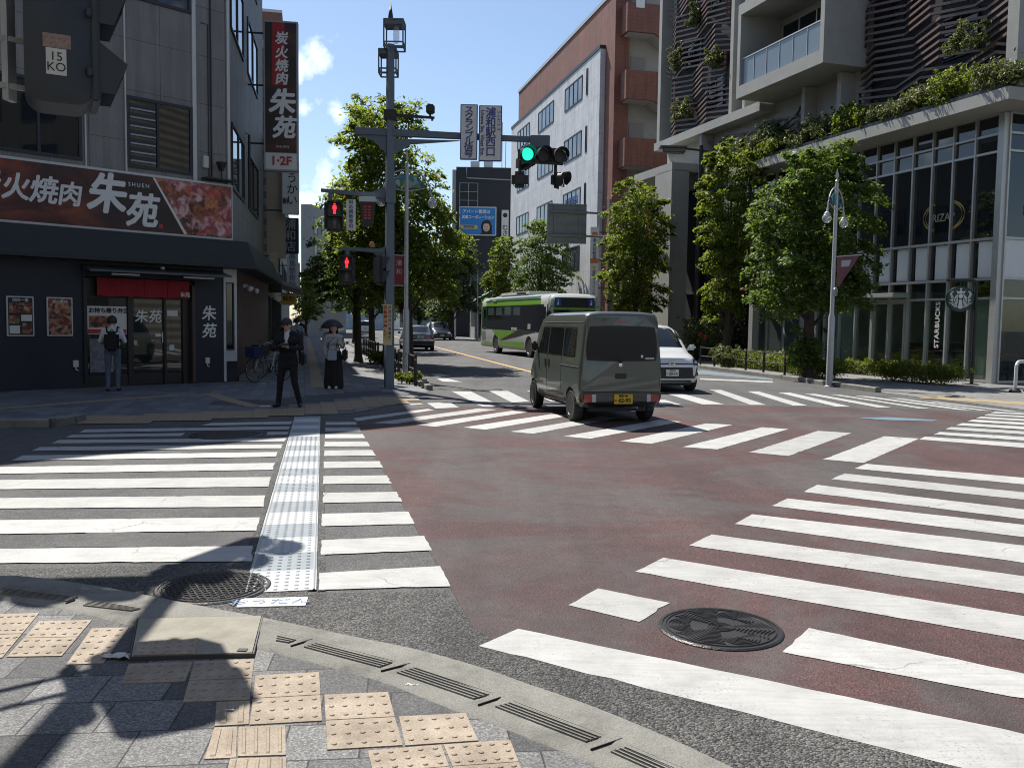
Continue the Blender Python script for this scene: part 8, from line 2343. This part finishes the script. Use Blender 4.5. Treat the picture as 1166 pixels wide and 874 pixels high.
mb = MB(); mb.bbox(-.05, .05, -.14, .14, -.13, .12, .04); mb.build('bag_body', M_BLACKCLOTH, bg, 40)
mb = MB(); mb.tube([(-.02, -.12, .12), (-.06, -.10, .46), (-.10, -.05, .56), (-.06, .08, .46), (-.02, .12, .12)], .012, 6); mb.build('strap', M_BLACKCLOTH, bg)

# woman in a grey sweater and long black skirt
P2 = empty('person', G(380, 442.5), 0, 'woman in a grey sweater and long black skirt with a small white bag', 'person')
mats = [M_SKIN, M_GREYSWEAT, M_BLACKCLOTH, M_WHITETRIM]
bn = []
for s_ in (-1, 1):
    bn.append(((s_ * .085, 0, .85), (s_ * .12, 0, .09), .115, .125, 2)); bn.append(((s_ * .075, -.06, .045), (s_ * .085, -.16, .035), .042, .034, 3)); bn.append(((s_ * .08, .0, .12), (s_ * .075, -.04, .05), .04, .04, 0))
bn += [((-.04, 0, .85), (.04, 0, .85), .125, .125, 2), ((0, 0, .80), (0, 0, .10), .15, .15, 2), ((-.05, 0, .97), (.05, 0, .97), .108, .108, 1), ((-.06, 0, 1.14), (.06, 0, 1.14), .105, .105, 1), ((-.10, 0, 1.27), (.10, 0, 1.27), .075, .075, 1), ((0, 0, 1.28), (0, 0, 1.34), .07, .055, 1)]
bn += [((-.165, 0, 1.26), (-.225, .02, 1.02), .062, .050, 1), ((-.225, .02, 1.02), (-.17, -.10, .83), .050, .038, 1), ((.165, 0, 1.26), (.215, .0, 1.03), .062, .052, 1), ((.215, 0, 1.03), (.17, -.20, 1.12), .050, .038, 1)]
hand(bn, (-.165, -.11, .82), (.25, -.2, -.9), (1, 0, 0), .88, 0, .5); hand(bn, (.165, -.21, 1.13), (-.15, -.3, .9), (0, -.8, -.3), .88, 0, .6)
hc = (0, -.02, 1.475)
head_bones(bn, (0, 0, 1.33), hc, .09, (.1, -1, -.05))
body_mesh(bn, mats, P2)
head_parts(P2, hc, .09, (.1, -1, -.05), hair='long')
bg = empty('handbag', P2.location + Vector((.0, -.20, .83)), 0, 'small pale bag held at the waist by the woman in the grey sweater', 'bag')
mb = MB(); mb.bbox(-.11, .11, -.035, .035, -.13, .12, .02); mb.build('bag_body', M_BLUECLOTH, bg, 40); mb = MB(); mb.tube([(-.09, 0, .11), (-.1, .08, .3), (.05, .14, .44), (.1, .12, .3), (.09, 0, .11)], .008, 5); mb.build('strap', M_BLACK, bg)
bg = empty('shoulder_bag', P2.location + Vector((.27, .02, .85)), 0, 'black shoulder bag hanging at the side of the woman in the grey sweater', 'bag')
mb = MB(); mb.bbox(-.05, .05, -.14, .14, -.15, .12, .03); mb.build('bag_body', M_BLACKCLOTH, bg, 40); mb = MB(); mb.tube([(0, -.1, .1), (-.05, -.05, .40), (-.05, .05, .40), (0, .1, .1)], .01, 5); mb.build('strap', M_BLACKCLOTH, bg)

def walker(label, loc, rz, top, legs, H=1.65, skirt=False, hair='short', step=.18, lift=(0, 0), arms=None, voxel=.014):
    """simple walking or standing figure; facing local -y"""
    p = empty('person', loc, rz, label, 'person')
    k = H / 1.70; bn = []
    mats = [M_SKIN, top, legs, M_SHOE]
    for s_, st in ((-1, step), (1, -step)):
        hip = (s_ * .09, 0, .90); kn = (s_ * .10, -.04 - st * .35, .48); an = (s_ * .10, .03 - st, .09)
        bn.append((hip, kn, .088, .062, 2)); bn.append((kn, an, .062, .046, 2)); bn.append(((an[0], an[1], .055), (an[0] + s_ * .02, an[1] - .15, .042), .043, .036, 3))
    bn += [((-.05, 0, .94), (.05, 0, .94), .115, .115, 2), ((-.055, 0, 1.06), (.055, 0, 1.06), .108, .108, 1), ((-.08, 0, 1.24), (.08, 0, 1.24), .11, .11, 1), ((-.115, 0, 1.35), (.115, 0, 1.35), .066, .066, 1), ((-.10, 0, 1.375), (0, 0, 1.43), .042, .048, 1), ((.10, 0, 1.375), (0, 0, 1.43), .042, .048, 1), ((0, 0, 1.36), (0, 0, 1.44), .08, .06, 1)]
    arms = arms or [((-.172, .01, 1.345), (-.25, .03, 1.12), (-.24, -.08, .89)), ((.172, .01, 1.345), (.25, .05, 1.12), (.25, .02, .88))]
    for sh, el, wr in arms:
        bn.append((sh, el, .060, .048, 1)); bn.append((el, wr, .046, .034, 0 if top is M_SHIRTW else 1))
        d = Vector(wr) - Vector(el); hand(bn, wr, d, (-sh[0], 0, .1), .95, 0, .5)
    hc = (0, -.015, 1.575); head_bones(bn, (0, 0, 1.42), hc, .094, (0, -1, -.05))
    bn = [(Vector(a) * k, Vector(b) * k, ra * k, rb * k, m) for a, b, ra, rb, m in bn]
    body_mesh(bn, mats, p, voxel)
    head_parts(p, Vector(hc) * k, .094 * k, (0, -1, -.05), hair=hair)
    return p
# customer reading the menu, seen from behind
P3 = walker('man in a white T-shirt and jeans seen from behind at the restaurant door', G(129, 445.5), R(180 + 20), M_SHIRTW, M_JEANS, 1.72, step=.02,
            arms=[((-.172, .01, 1.345), (-.25, .0, 1.12), (-.14, -.20, 1.05)), ((.172, .01, 1.345), (.25, .0, 1.12), (.14, -.20, 1.05))])
bp = empty('backpack', P3.location, P3.rotation_euler.z, 'black backpack on the man in the white T-shirt', 'backpack')
mb = MB(); mb.bbox(-.155, .155, .105, .27, .92, 1.36, .07); mb.bbox(-.11, .11, .255, .30, .95, 1.16, .02); mb.build('pack_body', M_BLACKCLOTH, bp, 40)
mb = MB()
for s_ in (-1, 1): mb.tube([(s_ * .10, .12, 1.34), (s_ * .115, .06, 1.46), (s_ * .13, -.06, 1.45), (s_ * .14, -.12, 1.28), (s_ * .15, -.04, 1.05), (s_ * .13, .12, .98)], .018, 6)
mb.tube([(-.03, .12, 1.36), (0, .13, 1.41), (.03, .12, 1.36)], .01, 6)
mb.build('strap', M_BLACKCLOTH, bp)
# woman under a parasol, partly hidden
P4 = walker('woman in pale blue clothes under a dark parasol behind the one in the grey sweater', G(377.5, 432), R(8), M_BLUECLOTH, M_BLACKCLOTH, 1.60, step=.03, hair='long',
            arms=[((-.172, .01, 1.345), (-.26, .02, 1.14), (-.24, -.04, .90)), ((.172, .01, 1.345), (.24, .0, 1.13), (.10, -.20, 1.30))])
pa = empty('parasol', P4.location + Vector((.08, -.22, 1.16)), 0, 'dark open parasol with a pale rim over the woman in blue', 'parasol')
mb = MB(); mb.tube([(0, 0, -.08), (-.02, .06, .52)], .008, 6); mb.tube([(0, 0, -.09), (.02, 0, -.14), (.05, 0, -.12)], .012, 6); mb.build('shaft', M_BLACKMETAL, pa)
mb = MB(); V, F = [], []
n, rr_ = 24, 7
for i in range(rr_ + 1):
    a = i / rr_ * R(62)
    for k in range(n):
        sc = 1 - .05 * abs(math.sin(k * math.pi / 3)) * (i / rr_)
        V.append((.36 * math.sin(a) / math.sin(R(62)) * sc * math.cos(k * 2 * math.pi / n), .36 * math.sin(a) / math.sin(R(62)) * sc * math.sin(k * 2 * math.pi / n), .56 - .30 * (1 - math.cos(a)) / (1 - math.cos(R(62)))))
for i in range(rr_):
    for k in range(n): F.append((i * n + k, (i + 1) * n + k, (i + 1) * n + (k + 1) % n, i * n + (k + 1) % n))
m_ = [0] * ((rr_ - 1) * n) + [1] * n
mb.add(V, F); mb.m = m_
cn = mb.build('canopy', [mat('parasol_black', (.02, .02, .025), .7), M_WHITETRIM], pa, 50); cn.location = (-.02, .06, -.02); cn.rotation_euler = (R(8), 0, 0)
sm = cn.modifiers.new('t', 'SOLIDIFY'); sm.thickness = .004
# strollers far down the pavement
walker('distant walker in a pale shirt going down the left pavement', (-8.55, 35.2, 0), R(180 + 12), M_BLUECLOTH, M_BLACKCLOTH, 1.72, voxel=.018)
walker('distant walker in black beside the pale shirted one on the left pavement', (-9.15, 36.0, 0), R(180 + 10), M_BLACKCLOTH, M_BLACKCLOTH, 1.66, hair='long', voxel=.018)
walker('tiny figure far down the left pavement near the sunlit cross street', (-12.4, 52, 0), R(10), M_BLACKCLOTH, M_JEANS, 1.68, voxel=.02)
